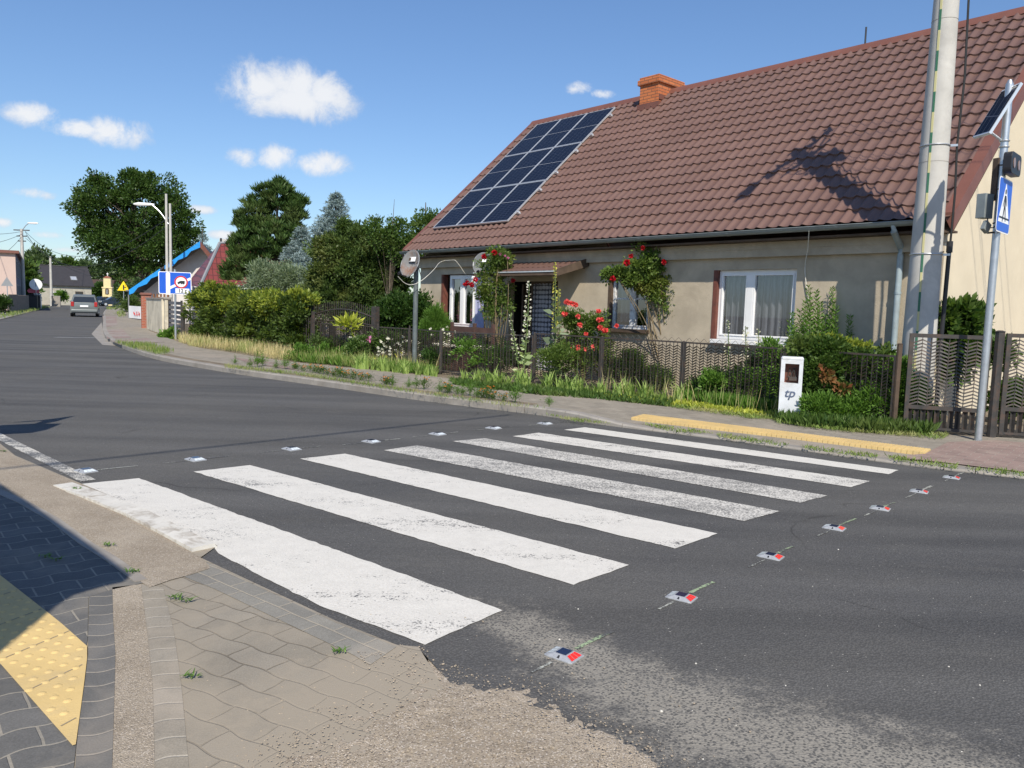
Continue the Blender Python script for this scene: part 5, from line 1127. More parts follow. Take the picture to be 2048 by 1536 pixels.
c = at(224, 602, 185); gabled('far_house', 'small dark roofed house with red window flowers behind the shrine', c, e1, 5, e2, 6, zr(562, 225, 185), zr(543, 225, 185), simple('grey_brown_wall', (.13, .10, .09), .9), M_dkbr)
t = thing('window_flowers', 'bright red balcony flowers in front of the small far house', 'flowers', at(237, 566, 180)); r = np.random.default_rng(8)
P = r.normal(size=(160, 3))*np.array([.55, .2, .22]); leaves('petals', P, r.normal(size=(160, 3)), .22, M_rose, t, .8)
# low wall & wooden fences on the left
def seg_wall(name, label, p, q, h, mat, th=.15, cat='wall', z0=0.0, slat=0, cap=None):
    p, q = Vector(p), Vector(q); p.z = q.z = z0; c = (p+q)/2; t = thing(name, label, cat, c, math.atan2((q-p).y, (q-p).x)); w = (q-p).length; mb = MB()
    if slat:
        n = int(w/slat)
        for i in range(n): mb.box((-w/2+(i+.5)*w/n, 0, h/2), (w/n*.82, .03, h*(1 if i % 2 else .97)))
        mb.build('slats', mat, t); mb = MB()
        for z in (.25*h, .8*h): mb.box((0, .04, z), (w, .04, .08))
        mb.build('rail', mat, t)
    else: mb.box((0, 0, h/2), (w, th, h)); mb.build('masonry', mat, t, bevel=.01)
    if cap: mb = MB(); mb.box((0, 0, h+.03), (w+.06, th+.08, .06)); mb.build('coping', cap, t)
    return t
M_greywood = simple('weathered_boards', (.21, .17, .14), .9, .25, 3)
seg_wall('low_wall', 'low pale concrete wall in front of the dark roofed house', at(104, 612, 104), at(121, 611, 104), 1.35, M_kerb, cap=M_conc)
seg_wall('picket_fence', 'grey brown board fence beside the pink house', at(18, 628, 60), at(36, 620, 64), 1.45, M_greywood, slat=.16, cat='fence', z0=.02)
seg_wall('picket_fence', 'brown board fence further along beside the dark bins', at(36, 620, 64), at(58, 616, 74), 1.4, M_greywood, slat=.16, cat='fence', z0=.02)
for k, (x, Y, lb) in enumerate(((66, 78, 'black wheeled bin with pale stripe beside the round sign'), (72, 79, 'black wheeled bin behind the round sign post'))):
    p = at(x, 620, Y); p.z = 0; t = thing('waste_bin', lb, 'bin', p, .5); mb = MB(); mb.bbox((0, 0, .1), (.85, .8, 1.3), .06); mb.build('body', M_black, t); mb = MB(); mb.bbox((0, 0, 1.42), (.9, .85, .1), .04); mb.build('lid', M_black, t)
    for s in (-.3, .3): mb = MB(); mb.tube([Vector((s-.04, .3, .12)), Vector((s+.04, .3, .12))], .12, 10); mb.build('wheel', M_dark, t)
p = at(76, 615, 84); p.z = 0; t = thing('electric_box', 'small white utility cabinet beside the dark bins', 'cabinet', p); mb = MB(); mb.bbox((0, 0, 0), (.6, .4, 1.6), .03); mb.build('body', M_white, t); mb = MB(); mb.box((0, -.205, .9), (.5, .01, 1.1)); mb.build('door', M_white, t)
# wayside shrine
p = at(216, 603, 134); p.z = 0; t = thing('wayside_shrine', 'tall cream wayside shrine pillar with arched niche and small cross', 'shrine', p, .3)
M_cream = simple('cream_paint', (.68, .58, .32), .85, .06); zt = zr(553, 216, 134); mb = MB(); mb.bbox((0, 0, 0), (1.5, 1.2, zt-2.0), .06); mb.bbox((0, 0, zt-2.0), (1.7, 1.35, .18), .05); mb.bbox((0, 0, zt-1.8), (1.15, 1.0, 1.55), .05); mb.build('pillar', M_cream, t)
mb = MB(); mb.prism([(-.6, 0), (.6, 0), (0, .35)], (0, -.6, zt-.25), X, Zv, (0, 1.2, 0)); mb.build('cap', M_brick2, t)
mb = MB(); mb.prism([(-.3, 0), (.3, 0), (.3, .8), (.2, 1.0), (0, 1.1), (-.2, 1.0), (-.3, .8)], (0, -.605, 1.9), X, Zv, (0, .02, 0)); mb.build('niche', M_wood, t)
mb = MB(); mb.tube([Vector((0, -.62, 2.0)), Vector((0, -.62, 2.5)), Vector((0, -.62, 2.75))], [.16, .12, .07], 8); mb.build('statue', M_signb, t)
mb = MB(); mb.prism([(-.3, 0), (.3, 0), (.3, .45), (0, .6), (-.3, .45)], (0, -.605, .95), X, Zv, (0, .02, 0)); mb.build('plaque', M_dark, t)
mb = MB(); mb.box((0, 0, zt+.35), (.08, .08, .6)); mb.box((0, 0, zt+.45), (.35, .07, .08)); mb.build('cross', M_signw, t)
# blue trimmed white house: gable towards the road
Yb = 46.0; G = lambda px, py, Y=Yb: at(px, py, Y)
O = G(345, 640); O.z = 0; t = thing('white_gable_house', 'white gabled house with bright blue roof edging behind the twin lamp pole', 'house', O)
pts = [(287, 585), (345, 538), (405, 494), (428, 522), (436, 565)]; W_ = [G(*q)-O for q in pts]; base_l, base_r = W_[0].copy(), W_[-1].copy(); base_l.z = base_r.z = 0
yv = Vector((0, 0, 0)); dpt = Vector((-3.2, 10, 0))
M_gw = simple('off_white_gable', (.60, .57, .54), .9, .08, 1.5, dirt=(.50, .42, .40), dscale=.8)
mb = MB(); face(mb, [base_l]+W_+[base_r]); face(mb, [base_l, W_[0], W_[0]+dpt, base_l+dpt]); mb.build('gable_wall', M_gw, t)
mb = MB(); ov = Vector((.25, -.95, 0)); el_p = G(266, 584)-O; ap = G(405, 489)-O; er_p = G(428, 517)-O; k = Vector((0, 0, .12))
for p, q in ((el_p, ap), (ap, er_p)): vs = [p+ov, q+ov, q+dpt, p+dpt]; mb.add(vs+[v+k for v in vs], [(0, 1, 2, 3), (4, 5, 6, 7), (0, 1, 5, 4), (1, 2, 6, 5), (2, 3, 7, 6), (3, 0, 4, 7)])
rf = mb.build('roof', M_anth, t)
M_tarp = simple('bright_blue_sheet', (.01, .24, .62), .5, .12, 4, bmp=.4, bscale=6, bdist=.05)
mb = MB()
for i in range(16):
    a, b = el_p.lerp(ap, i/16), el_p.lerp(ap, (i+1)/16)
    if i == 7: continue
    dr = -.17-.08*math.sin(i*2.1); dr2 = -.17-.08*math.sin((i+1)*2.1); mb.add([a+ov*1.03+k, b+ov*1.03+k, b+ov*1.05+Vector((0, 0, dr2)), a+ov*1.05+Vector((0, 0, dr))], [(0, 1, 2, 3)])
    mb.add([a+ov*1.03+k*1.1, b+ov*1.03+k*1.1, b+k*1.15+ov*.5, a+k*1.15+ov*.5], [(0, 1, 2, 3)])
mb.build('blue_sheeting', M_tarp, rf)
mb = MB(); a, b = ap, er_p; mb.add([a+ov*1.02+k, b+ov*1.02+k, b+ov*1.02-k*2, a+ov*1.02-k*2], [(0, 1, 2, 3)]); mb.build('barge_board', M_jamb, rf)
mb = MB(); q = G(412, 497)-O; mb.box(q+Vector((0, 3, .2)), (.5, .5, 1.2)); mb.build('chimney', M_conc, rf)
# red roofed house
Yr = 37.0; A = lambda px, py, Y=Yr: at(px, py, Y)
O = A(420, 640); O.z = 0; t = thing('red_roof_house', 'house with red hipped tile roof half hidden behind the pine', 'house', O)
def redmat():
    m, nt, b = newmat('red_tile_roof'); v = coords(nt); br = nd(nt, 'ShaderNodeTexBrick'); s = nd(nt, 'ShaderNodeSeparateXYZ'); nt.links.new(v, s.inputs[0]); c = nd(nt, 'ShaderNodeCombineXYZ'); nt.links.new(mth(nt, 'ADD', s.outputs[0], mth(nt, 'MULTIPLY', s.outputs[1], .5)), c.inputs[0]); nt.links.new(s.outputs[2], c.inputs[1]); nt.links.new(c.outputs[0], br.inputs['Vector']); br.offset = 0
    br.inputs['Scale'].default_value = 1; br.inputs['Brick Width'].default_value = .26; br.inputs['Row Height'].default_value = .30; br.inputs['Mortar Size'].default_value = .022
    br.inputs['Color1'].default_value = (.17, .035, .032, 1); br.inputs['Color2'].default_value = (.20, .045, .038, 1); br.inputs['Mortar'].default_value = (.09, .02, .018, 1); nt.links.new(br.outputs[0], b.inputs['Base Color']); b.inputs['Roughness'].default_value = .45; bump(nt, b, mth(nt, 'MULTIPLY', br.outputs[1], -1), .4, .02); return m
M_redroof = redmat()
ap = A(439, 486, 39.5)-O; apr = A(640, 486, 43)-O; fl_ = A(399, 574)-O; fr_ = A(640, 572, 40)-O; bl_ = A(372, 570, 43)-O
mb = MB(); face(mb, [fl_, fr_, apr, ap]); face(mb, [bl_, fl_, ap]); rf = mb.build('roof', M_redroof, t)
mb = MB(); mb.tube([fl_, ap], .08, 6); mb.tube([ap, apr], .08, 6); mb.build('hip_cap', M_signb, rf)
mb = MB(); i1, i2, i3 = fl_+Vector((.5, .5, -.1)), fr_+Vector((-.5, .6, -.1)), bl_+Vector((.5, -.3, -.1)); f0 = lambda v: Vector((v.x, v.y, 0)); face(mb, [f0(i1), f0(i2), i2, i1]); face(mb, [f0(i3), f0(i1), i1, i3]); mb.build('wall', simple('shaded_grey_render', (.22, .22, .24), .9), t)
mb = MB(); mb.tube([fl_, fr_], .07, 6); mb.build('gutter', M_signb, rf); mb = MB(); q = A(442, 486, 41)-O; mb.tube([q, q+Vector((0, 0, .25))], .05, 6); mb.build('vent_pipe', M_black, rf)
# walls, pillar and slat gate along the far pavement
w0, w1 = gr(298, 661), gr(336, 673); 
seg_wall('garden_wall', 'weathered cream garden wall between brick pillar and grey gate', w0, w1, 1.42, simple('cream_wall', (.56, .51, .40), .9, .15, 2, dirt=(.28, .25, .19), dscale=1.2, damt=.8), .2, cap=M_kerb, z0=.05)
p = gr(293, 660); t = thing('brick_pillar', 'red brick gate pillar left of the cream garden wall', 'pillar', (p.x, p.y, 0), .5); mb = MB(); mb.box((0, 0, .82), (.42, .42, 1.64)); mb.build('shaft', M_brick2, t); mb = MB(); mb.bbox((0, 0, 1.64), (.52, .52, .1), .03); mb.build('cap', M_trim, t)
p = gr(333, 672); t = thing('cream_pillar', 'pale plastered pillar at the right end of the cream garden wall', 'pillar', (p.x, p.y, 0), .5); mb = MB(); mb.box((0, 0, .75), (.36, .36, 1.5)); mb.build('shaft', MATS['cream_wall'], t, bevel=.01); mb = MB(); mb.bbox((0, 0, 1.5), (.42, .42, .06), .02); mb.build('cap', M_kerb, t)
p, q = gr(339, 674), gr(364, 681); t = thing('slat_gate', 'dark grey horizontal slat gate behind the lane sign post', 'gate', ((p+q)/2).xy.to_3d(), math.atan2((q-p).y, (q-p).x)); w = (q-p).length; mb = MB()
for k in range(8): mb.box((0, 0, .15+k*.17), (w, .03, .115))
mb.build('slats', simple('slat_grey', (.10, .105, .125), .5, .1, metal=.2, bmp=0), t); mb = MB()
for x in (-w/2, w/2): mb.box((x, 0, .72), (.06, .07, 1.45))
mb.build('frame', M_dark, t)
p, q = at(308, 612, 36), at(336, 612, 36); t = thing('wooden_trellis', 'brown lattice trellis above the cream wall', 'trellis', Vector((p.x, p.y, 0)), math.atan2((q-p).y, (q-p).x)); w = (q-p).length; zt = zr(588, 320, 36); mb = MB()
for k in range(5): mb.box((w*k/4, 0, zt/2), (.07, .05, zt))
for z in np.arange(1.1, zt+.01, .22): mb.box((w/2, .03, z), (w, .04, .05))
mb.build('lattice', simple('orange_brown_wood', (.20, .09, .04), .7, .3), t)
p, q = at(258, 636, 52), at(290, 638, 49); p.z = q.z = 0; t = thing('advert_banner', 'white banner with red scribble hung between posts by the pavement', 'banner', p, math.atan2((q-p).y, (q-p).x)); w = (q-p).length
mb = MB(); mb.grid([[Vector((w*i/8, .02*math.sin(i), z)) for i in range(9)] for z in (.15, .95)]); mb.build('cloth', M_signw, t)
r = random.Random(9)
for i in range(3):
    mb = MB(); mb.tube(smooth_line([Vector((w*(.35+.15*i+.12*r.random()), -.05, .3+.35*r.random())) for _ in range(6)], 2), .018, 5); mb.build('red_lettering', M_red_s, t)
for x in (0, w): mb = MB(); mb.tube([Vector((x, 0, 0)), Vector((x, 0, 1.9))], .04, 6); mb.build('post', M_signb, t)
mb = MB(); mb.box((w/2, .1, 1.95), (w+.2, .5, .08)); mb.build('canopy_board', M_signb, t)
mb = MB(); mb.box((w/2, 1.0, 1.2), (w, .1, .5)); mb.build('dark_backing', M_dark, t)
# ---------------------------------------------------------------- cars
def car(name, label, loc, heading, L, W, Hh, bodym, profile, cabin, cat='car', rear=True, group=None):
    """profile: (x,z) lower body outline, cabin: (x,z) greenhouse outline, x from rear to front"""
    t = thing(name, label, cat, loc, heading, group); mb = MB()
    def shell(poly, w0, w1, z0, z1):
        n = len(poly); vs = []; hwid = lambda z: w0+(w1-w0)*max(0, min(1, (z-z0)/(z1-z0)))
        rows = []
        for k, s in enumerate((-1, -.93, -.5, 0, .5, .93, 1)):
            rows.append([Vector((x*(1-.012*abs(s)**6) if abs(s) == 1 else x*1.0, s*hwid(z), z-(.02 if abs(s) == 1 else 0))) for x, z in poly])
        mb.grid([r_+[r_[0]] for r_ in rows]); mb.add(rows[0], [tuple(range(n))]); mb.add(rows[-1], [tuple(range(n-1, -1, -1))])
    shell(profile, W/2, W/2*.96, .3, 1.0); b = mb.build('body', bodym, t, smooth=True)
    mb = MB(); z0, z1 = cabin[0][1], max(c[1] for c in cabin); shell(cabin, W/2*.94, W/2*.74, z0, z1); mb.build('cabin', bodym, t, smooth=True)
    hwid = lambda z: W/2*.94+(W/2*.74-W/2*.94)*(z-z0)/(z1-z0)
    (xr0, _), (xr1, zr1), (xf1, zf1), (xf0, _) = cabin[0], cabin[1], cabin[-2], cabin[-1]
    def quadwin(p0, p1, f0, f1, s): # side glass
        mb = MB(); pts = [(p0, z0+.06), (f0, z0+.06), (f1, z1-.10), (p1, z1-.10)]; v = [Vector((x, s*(hwid(z)+.012), z)) for x, z in pts]; mb.add(v, [(0, 1, 2, 3)]); mb.build('side_window', M_darkglass, t)
    mid = (xr0+xf0)/2
    for s in (-1, 1): quadwin(xr0+.25, xr1+.25, mid-.05, mid-.05, s); quadwin(mid+.05, mid+.05, xf0-.25, xf1-.05, s)
    for nm, (xa, za), (xb, zb), dx in (('rear_window', cabin[0], cabin[1], -.014), ('windscreen', cabin[-1], cabin[-2], .014)):
        mb = MB(); v = []
        for u_, s in ((.1, -1), (.1, 1), (.86, 1), (.86, -1)): x = xa+(xb-xa)*u_+dx; z = za+(zb-za)*u_; v.append(Vector((x, s*(hwid(z)-.10), z)))
        mb.add(v, [(0, 1, 2, 3)]); mb.build(nm, M_darkglass, t)
    for x in (-L*.31, L*.31):
        for s in (-1, 1):
            mb = MB(); ya, yb = s*(W/2-.20), s*(W/2+.005); mb.tube([Vector((x, ya, .32)), Vector((x, yb, .32))], .32, 20); wo = mb.build('wheel', M_black, t, smooth=False, bevel=.02)
            mb = MB(); mb.tube([Vector((x, yb-.01*s, .32)), Vector((x, yb+.008*s, .32))], .20, 14); mb.build('rim', M_alu, wo)
    xr = min(p[0] for p in profile); xf = max(p[0] for p in profile)
    for s in (-1, 1):
        mb = MB(); mb.box((xr+.03, s*(W/2-.16), .92), (.10, .20, .34)); mb.build('tail_light', M_tail, t, bevel=.02)
        mb = MB(); mb.box((xf-.06, s*(W/2-.24), .74), (.14, .34, .16)); mb.build('headlight', M_lensw, t, bevel=.03)
        mb = MB(); mb.box((xf0-.35, s*(W/2+.06), z0+.1), (.10, .16, .12)); mb.build('wing_mirror', bodym, t, bevel=.02)
    mb = MB(); mb.box((xr-.02, 0, .78), (.02, .52, .12)); mb.build('number_plate', M_signw, t); mb = MB(); mb.box((xr-.005, 0, .45), (.10, W*.92, .18)); mb.build('bumper', bodym, t, bevel=.03)
    mb = MB(); mb.box((xf+.0, 0, .45), (.10, W*.90, .18)); mb.build('bumper', bodym, t, bevel=.03); return t
M_tail = simple('tail_red', (.35, .02, .02), .25, .1, bmp=0)
def paintm(n, c):
    m = simple(n, c, .35, .04, 2, metal=.3, bmp=0); m.node_tree.nodes['Principled BSDF'].inputs['Coat Weight'].default_value = .6; return m
prof_van = [(-2.05, .28), (-2.12, .55), (-2.08, .98), (-1.98, 1.02), (1.2, 1.00), (2.0, .82), (2.15, .6), (2.12, .3)]
cab_van = [(-2.04, 1.0), (-1.72, 1.52), (-1.5, 1.60), (.3, 1.62), (.62, 1.55), (1.45, 1.0)]
vp = at(171, 640, 58); vp.z = 0.0; ray_h = math.atan2(vp.y, vp.x)
car('silver_minivan', 'silver green estate minivan driving away along the road', vp, ray_h-.03, 4.25, 1.80, 1.6, paintm('silver_green_paint', (.17, .19, .19)), prof_van, cab_van)
prof_suv = [(-2.0, .32), (-2.06, .6), (-2.0, 1.0), (1.0, 1.02), (1.95, .9), (2.1, .65), (2.05, .32)]; cab_suv = [(-1.95, 1.0), (-1.7, 1.5), (-1.4, 1.66), (-.2, 1.68), (.25, 1.6), (1.15, 1.02)]
p = at(228, 609, 126); p.z = 0; hd = math.atan2(p.y, p.x)+math.pi/2
car('dark_suv', 'dark blue off-road car parked side on in front of the shrine', p, hd+.25, 4.6, 1.8, 1.7, paintm('dark_blue_paint', (.018, .025, .042)), prof_suv, cab_suv)
p = at(203, 609, 133); p.z = 0
car('black_car', 'black car parked behind the dark blue off-road car', p, hd+.9, 4.2, 1.75, 1.5, paintm('black_paint', (.012, .012, .014)), [(x, z*.95) for x, z in prof_suv], [(x, z*.9) for x, z in cab_suv])
# ---------------------------------------------------------------- trees and big shrubs
def plant(name, label, cat, base, group=None): return thing(name, label, cat, (base.x, base.y, base.z), 0, group)
def crown_tree(name, label, base, blobs_px, Y, nclump, crad, nleaf, lsize, mat, seed, depth=.9, trunk=.25, limbs=16, trunkmat=M_bark, asp=.6, cat='tree', partname='crown', shell=.5, up=.25, jag=.25, yoff=0.0):
    t = plant(name, label, cat, base); k = Y/FPX; bl = []
    for i, b in enumerate(blobs_px):
        px, py, rx, ry = b[:4]; yo = b[4] if len(b) > 4 else 0; c = at(px, py, Y+yoff+yo)-base; bl.append((c.x, c.y, c.z, rx*k, min(rx, ry*1.3)*k*depth, ry*k))
    P, D, C = clumps(bl, nclump, crad, nleaf, seed, shell, up, jag)
    keep = P[:, 2]+base.z > .02; P, D = P[keep], D[keep]; rr = np.random.default_rng(seed+1)
    leaves(partname, P, D, lsize*(.6+.8*rr.random(len(P))), mat, t, asp, .2, seed+2)
    if trunk:
        mb = MB(); zc_ = np.mean([b[2] for b in bl]); cx, cy = np.mean([b[0] for b in bl]), np.mean([b[1] for b in bl])
        sp_ = Vector((cx*.15, cy*.15, zc_*.45)); mb.tube([Vector((0, 0, 0)), Vector((cx*.05, cy*.05, zc_*.2)), sp_, Vector((cx*.6, cy*.6, zc_)), Vector((cx, cy, zc_*1.3))], [trunk*1.25, trunk, trunk*.85, trunk*.5, trunk*.15], 10)
        for i in range(limbs):
            c = Vector(C[rr.integers(len(C))]); s_ = Vector((0, 0, 0)).lerp(sp_, rr.uniform(.7, 1.0)) if i % 2 else sp_.lerp(Vector((cx*.6, cy*.6, zc_)), rr.random()); m_ = s_.lerp(c, .5)+Vector((0, 0, .08*(c-s_).length)); mb.tube(smooth_line([s_, m_, c], 1), [trunk*.35, trunk*.3, trunk*.2, trunk*.12, trunk*.08, trunk*.04][:len(smooth_line([s_, m_, c], 1))], 5)
        mb.build('trunk' if cat == 'tree' else 'stems', trunkmat, t, smooth=True)
    return t
def B(px, py, Y, z=None): p = at(px, py, Y); p.z = GZ if z is None else z; return p
crown_tree('maple_tree', 'very large dark green broadleaf tree behind the twin lamp pole', B(285, 610, 95), [(215, 425, 62, 52), (285, 398, 62, 48), (345, 430, 46, 46), (255, 490, 82, 50), (330, 500, 62, 50), (192, 462, 40, 42), (372, 478, 24, 38), (300, 545, 52, 24), (168, 408, 20, 26), (200, 372, 30, 20), (262, 362, 26, 18), (230, 520, 50, 25)], 95, 640, .80, 84, .31, M_oak, 11, trunk=.55, limbs=70, shell=.35, jag=.42)
crown_tree('garden_tree', 'pale green tree beyond the warning sign left of the blue trimmed house', B(262, 605, 75), [(262, 588, 20, 16), (240, 600, 14, 12), (285, 575, 14, 18)], 75, 60, .5, 50, .2, M_lhaze, 12, trunk=.12)
# far trees along the horizon
for i, (lb, bl, Y, m_) in enumerate([('rounded tree behind the anthracite roof at far left', [(72, 522, 26, 20), (60, 545, 22, 20)], 150, M_lhaze), ('small dark conical tree right of the plain pale pole', [(133, 533, 15, 14)], 170, M_lmid), ('broad pale green trees above the brown roof', [(165, 540, 26, 18), (190, 552, 36, 26)], 175, M_lhaze), ('dark tree mass behind the wayside shrine', [(215, 545, 22, 24), (240, 560, 26, 30)], 178, M_lmid), ('bushy tree behind the pink house', [(48, 560, 12, 30)], 100, M_lmid), ('wide tree belt on the horizon beside the large maple', [(120, 575, 60, 12), (300, 580, 60, 14)], 190, M_lmid)]):
    crown_tree('background_tree', lb, B(bl[0][0], 606, Y), bl, Y, 26*len(bl), 1.3, 46, .62, m_, 20+i, trunk=.2, limbs=5)['group'] = 'trees on the horizon'
crown_tree('background_tree', 'dark green tree behind the left end of the cottage roof', B(850, 600, 45), [(850, 455, 26, 26), (835, 500, 28, 34), (866, 440, 12, 12)], 45, 90, .42, 60, .14, M_lmid, 31, trunk=.15)
crown_tree('background_tree', 'small spruce top showing above the blue edged gable', B(405, 600, 62), [(405, 505, 11, 14), (405, 485, 5, 16)], 62, 30, .25, 50, .22, M_lspruce, 32, trunk=.1, asp=.2)
# clipped hedges and shrubs far left
for lb, bl, Y, m_, ls_ in [('dark rounded bush by the pink house at the left edge', [(2, 612, 16, 20)], 55, M_ldark, .14), ('dark hedge between pink house and dark roofed house', [(60, 590, 12, 26), (52, 605, 8, 14)], 90, M_ldark, .2), ('clipped dark hedge left of the shrine', [(190, 590, 12, 16), (203, 585, 12, 18)], 142, M_ldark, .35), ('row of bright green clipped conifers by the white outbuilding', [(165, 592, 7, 12), (176, 592, 7, 12)], 141, M_lgreen, .3), ('yellowish shrub left of the clipped conifers', [(143, 596, 9, 10), (136, 600, 7, 8)], 128, M_lolive, .3), ('small clipped bush under the stone house window', [(121, 594, 7, 9)], 112, M_lgreen, .22), ('dark hedge right of the shrine behind the car', [(240, 590, 16, 18)], 140, M_ldark, .35), ('shrub with yellow green leaves beside the brick pillar', [(262, 612, 12, 14)], 62, M_lolive, .16)]:
    crown_tree('shrub', lb, B(bl[0][0], 612, Y), bl, Y, 46*len(bl), .35*Y/90+.12, 46, ls_, m_, int(Y), trunk=0, cat='shrub', partname='foliage', shell=.35)['group'] = 'shrubs and hedges down the road'
# pine
def needle_tree(name, label, base, Y, tufts, mat, seed, lsize, asp, nper, crad, trunkr, partname='needles', upb=.7):
    t = plant(name, label, 'tree', base); rr = np.random.default_rng(seed); P, D = [], []
    for c in tufts:
        c = np.array(c); n = nper; q = rr.normal(size=(n, 3)); q /= np.linalg.norm(q, axis=1, keepdims=True); q[:, 2] = np.abs(q[:, 2])*.8+.0
        P.append(c+q*crad*rr.random((n, 1))*.8); D.append(q+np.array([0, 0, upb])+rr.normal(size=(n, 3))*.2)
    P, D = np.concatenate(P), np.concatenate(D); leaves(partname, P, D, lsize*(.7+.6*rr.random(len(P))), mat, t, asp, .1, seed)
    return t
def pine(label, base, blobs_px, Y, seed, n, mat=M_lpine):
    k = Y/FPX; rr = np.random.default_rng(seed); T = []; w = np.array([b[2]*b[3] for b in blobs_px], float); w /= w.sum()
    for i in range(n):
        b = blobs_px[rr.choice(len(blobs_px), p=w)]; c = at(b[0], b[1], Y)-base; d = rr.normal(size=3); d /= np.linalg.norm(d); kk = .5+.5*rr.random()
        T.append((c.x+d[0]*b[2]*k*kk, c.y+d[1]*b[2]*k*kk*.9, c.z+d[2]*b[3]*k*kk+.05*rr.normal()))
    t = needle_tree('pine_tree', label, base, Y, T, mat, seed, .24, .16, 62, .24, .15)
    mb = MB(); top = at(555, 380, Y)-base; mb.tube([Vector((0, 0, 0)), top*.35, top], [.16, .12, .03], 8)
    for i in range(40):
        c = Vector(T[rr.integers(len(T))]); s_ = top*max(.08, min(.95, (c.z-.5)/top.z)); mb.tube([s_, s_.lerp(c, .5)-Vector((0, 0, .05)), c], [.05, .03, .012], 5)
    mb.build('trunk', M_bark, t, smooth=True); return t
pine('tall dark green pine between the red roof and the blue spruce', B(550, 620, 34), [(555, 396, 42, 30), (512, 440, 34, 42), (590, 430, 22, 44), (482, 498, 24, 28), (545, 480, 62, 48), (458, 550, 16, 18), (500, 540, 40, 34), (585, 490, 28, 40), (478, 440, 8, 18), (560, 372, 12, 10)], 34, 51, 700)
# blue spruce: drooping whorls
def spruce(label, base, top, H0, R0, seed, mat=M_lspruce, nl=26):
    t = plant('blue_spruce', label, 'tree', base); rr = np.random.default_rng(seed); P, D = [], []; mb = MB(); hgt = top.z
    mb.tube([Vector((0, 0, 0)), Vector((top.x, top.y, top.z))], [.14, .015], 8); z = H0; lv = 0
    while z < hgt-.1:
        f = (z-H0)/(hgt-H0); R = R0*(1-f)**.85*(1-.1*f)+.06; nb = int(11-4*f)
        for j in range(nb):
            a = 2*math.pi*(j+rr.random()*.6)/nb+lv; L = R*(.78+.4*rr.random()); d = np.array([math.cos(a), math.sin(a), 0]); s_ = np.array([top.x*z/hgt, top.y*z/hgt, z+rr.normal()*.04]); pr = None
            seg = [s_+d*L*u+np.array([0, 0, -.24*L*u+.22*L*u*u+.10*L*f*u]) for u in np.linspace(0, 1, 6)]; mb.tube([Vector(q) for q in seg], [.028*(1-f)+.008, .022*(1-f)+.006, .015, .012, .008, .004], 4, cap=False)
            side = np.array([-d[1], d[0], 0])
            for u in np.linspace(.12, 1, max(5, int(L/.07))):
                c = s_+d*L*u+np.array([0, 0, -.24*L*u+.22*L*u*u+.10*L*f*u]); tl = .34*L*(1-.65*u)+.05
                for sg in (-1, 1):
                    for v_ in np.linspace(0, 1, max(2, int(tl/.055))):
                        p = c+side*sg*tl*v_+d*tl*.5*v_+rr.normal(size=3)*.02+np.array([0, 0, -.05*v_])
                        for _ in range(4): P.append(p+rr.normal(size=3)*.012); D.append(side*sg*.7+d*.8+rr.normal(size=3)*.55+np.array([0, 0, .25]))
        z += .19-.05*f; lv += .7
    P, D = np.array(P), np.array(D); leaves('needles', P, D, .105*(.7+.6*rr.random(len(P))), mat, t, .26, .1, seed); mb.build('trunk', M_bark, t, smooth=True); return t
b_ = B(665, 620, 30.5); spruce('blue grey spruce behind the dark shrubs right of the pine', b_, at(672, 386, 30.5)-b_, 1.3, 1.95, 61)
b_ = B(600, 620, 32.5); spruce('lower blue grey spruce branches between pine and tall spruce', b_, at(604, 450, 32.5)-b_, 1.3, 1.5, 62)
# dense garden shrubs behind the fence
crown_tree('lilac_shrub', 'huge olive green shrub filling the garden left of the cottage', B(735, 700, 23.5), [(700, 520, 52, 60), (750, 545, 55, 60), (790, 570, 30, 60), (680, 600, 60, 50), (750, 620, 60, 45), (655, 545, 32, 40), (720, 480, 30, 24), (690, 462, 12, 18), (745, 452, 10, 22), (640, 500, 12, 24), (668, 500, 18, 26), (770, 500, 24, 30)], 23.5, 980, .20, 74, .10, M_lolive, 71, trunk=.08, limbs=30, cat='shrub', partname='foliage', asp=.42, shell=.35, jag=.5)
crown_tree('plum_tree', 'airy small tree with loose twigs beside the left gable', B(775, 690, 22.5), [(770, 478, 26, 26), (800, 500, 22, 34), (745, 462, 12, 14), (806, 455, 10, 14), (820, 480, 8, 16), (785, 455, 10, 16)], 22.5, 150, .16, 26, .085, M_lmid, 72, trunk=.03, limbs=14, asp=.5, shell=.3, jag=.5)
crown_tree('silver_shrub', 'silvery grey green shrub behind the yellow green hedge', B(560, 690, 25), [(560, 560, 34, 30), (600, 565, 42, 28), (520, 560, 20, 38), (640, 580, 22, 28), (530, 575, 34, 24)], 25, 210, .22, 60, .11, M_lsilver, 73, trunk=.05, limbs=16, cat='shrub', partname='foliage', asp=.22, shell=.45)
crown_tree('elder_shrub', 'dark green shrub hiding the lower corner of the cottage', B(800, 715, 20.5), [(790, 640, 42, 42), (830, 640, 26, 46), (850, 650, 20, 36), (760, 655, 30, 30)], 20.5, 260, .22, 70, .09, M_ldark, 74, trunk=.04, limbs=14, cat='shrub', partname='foliage', asp=.5)
crown_tree('asparagus_shrub', 'feathery bright green shrub beside the dish post', B(868, 712, 18.6), [(870, 650, 20, 28), (855, 662, 16, 22), (888, 662, 14, 22), (872, 630, 10, 16)], 18.6, 170, .13, 80, .075, M_lgreen, 75, trunk=.02, limbs=12, cat='shrub', partname='foliage', asp=.14, up=.9)
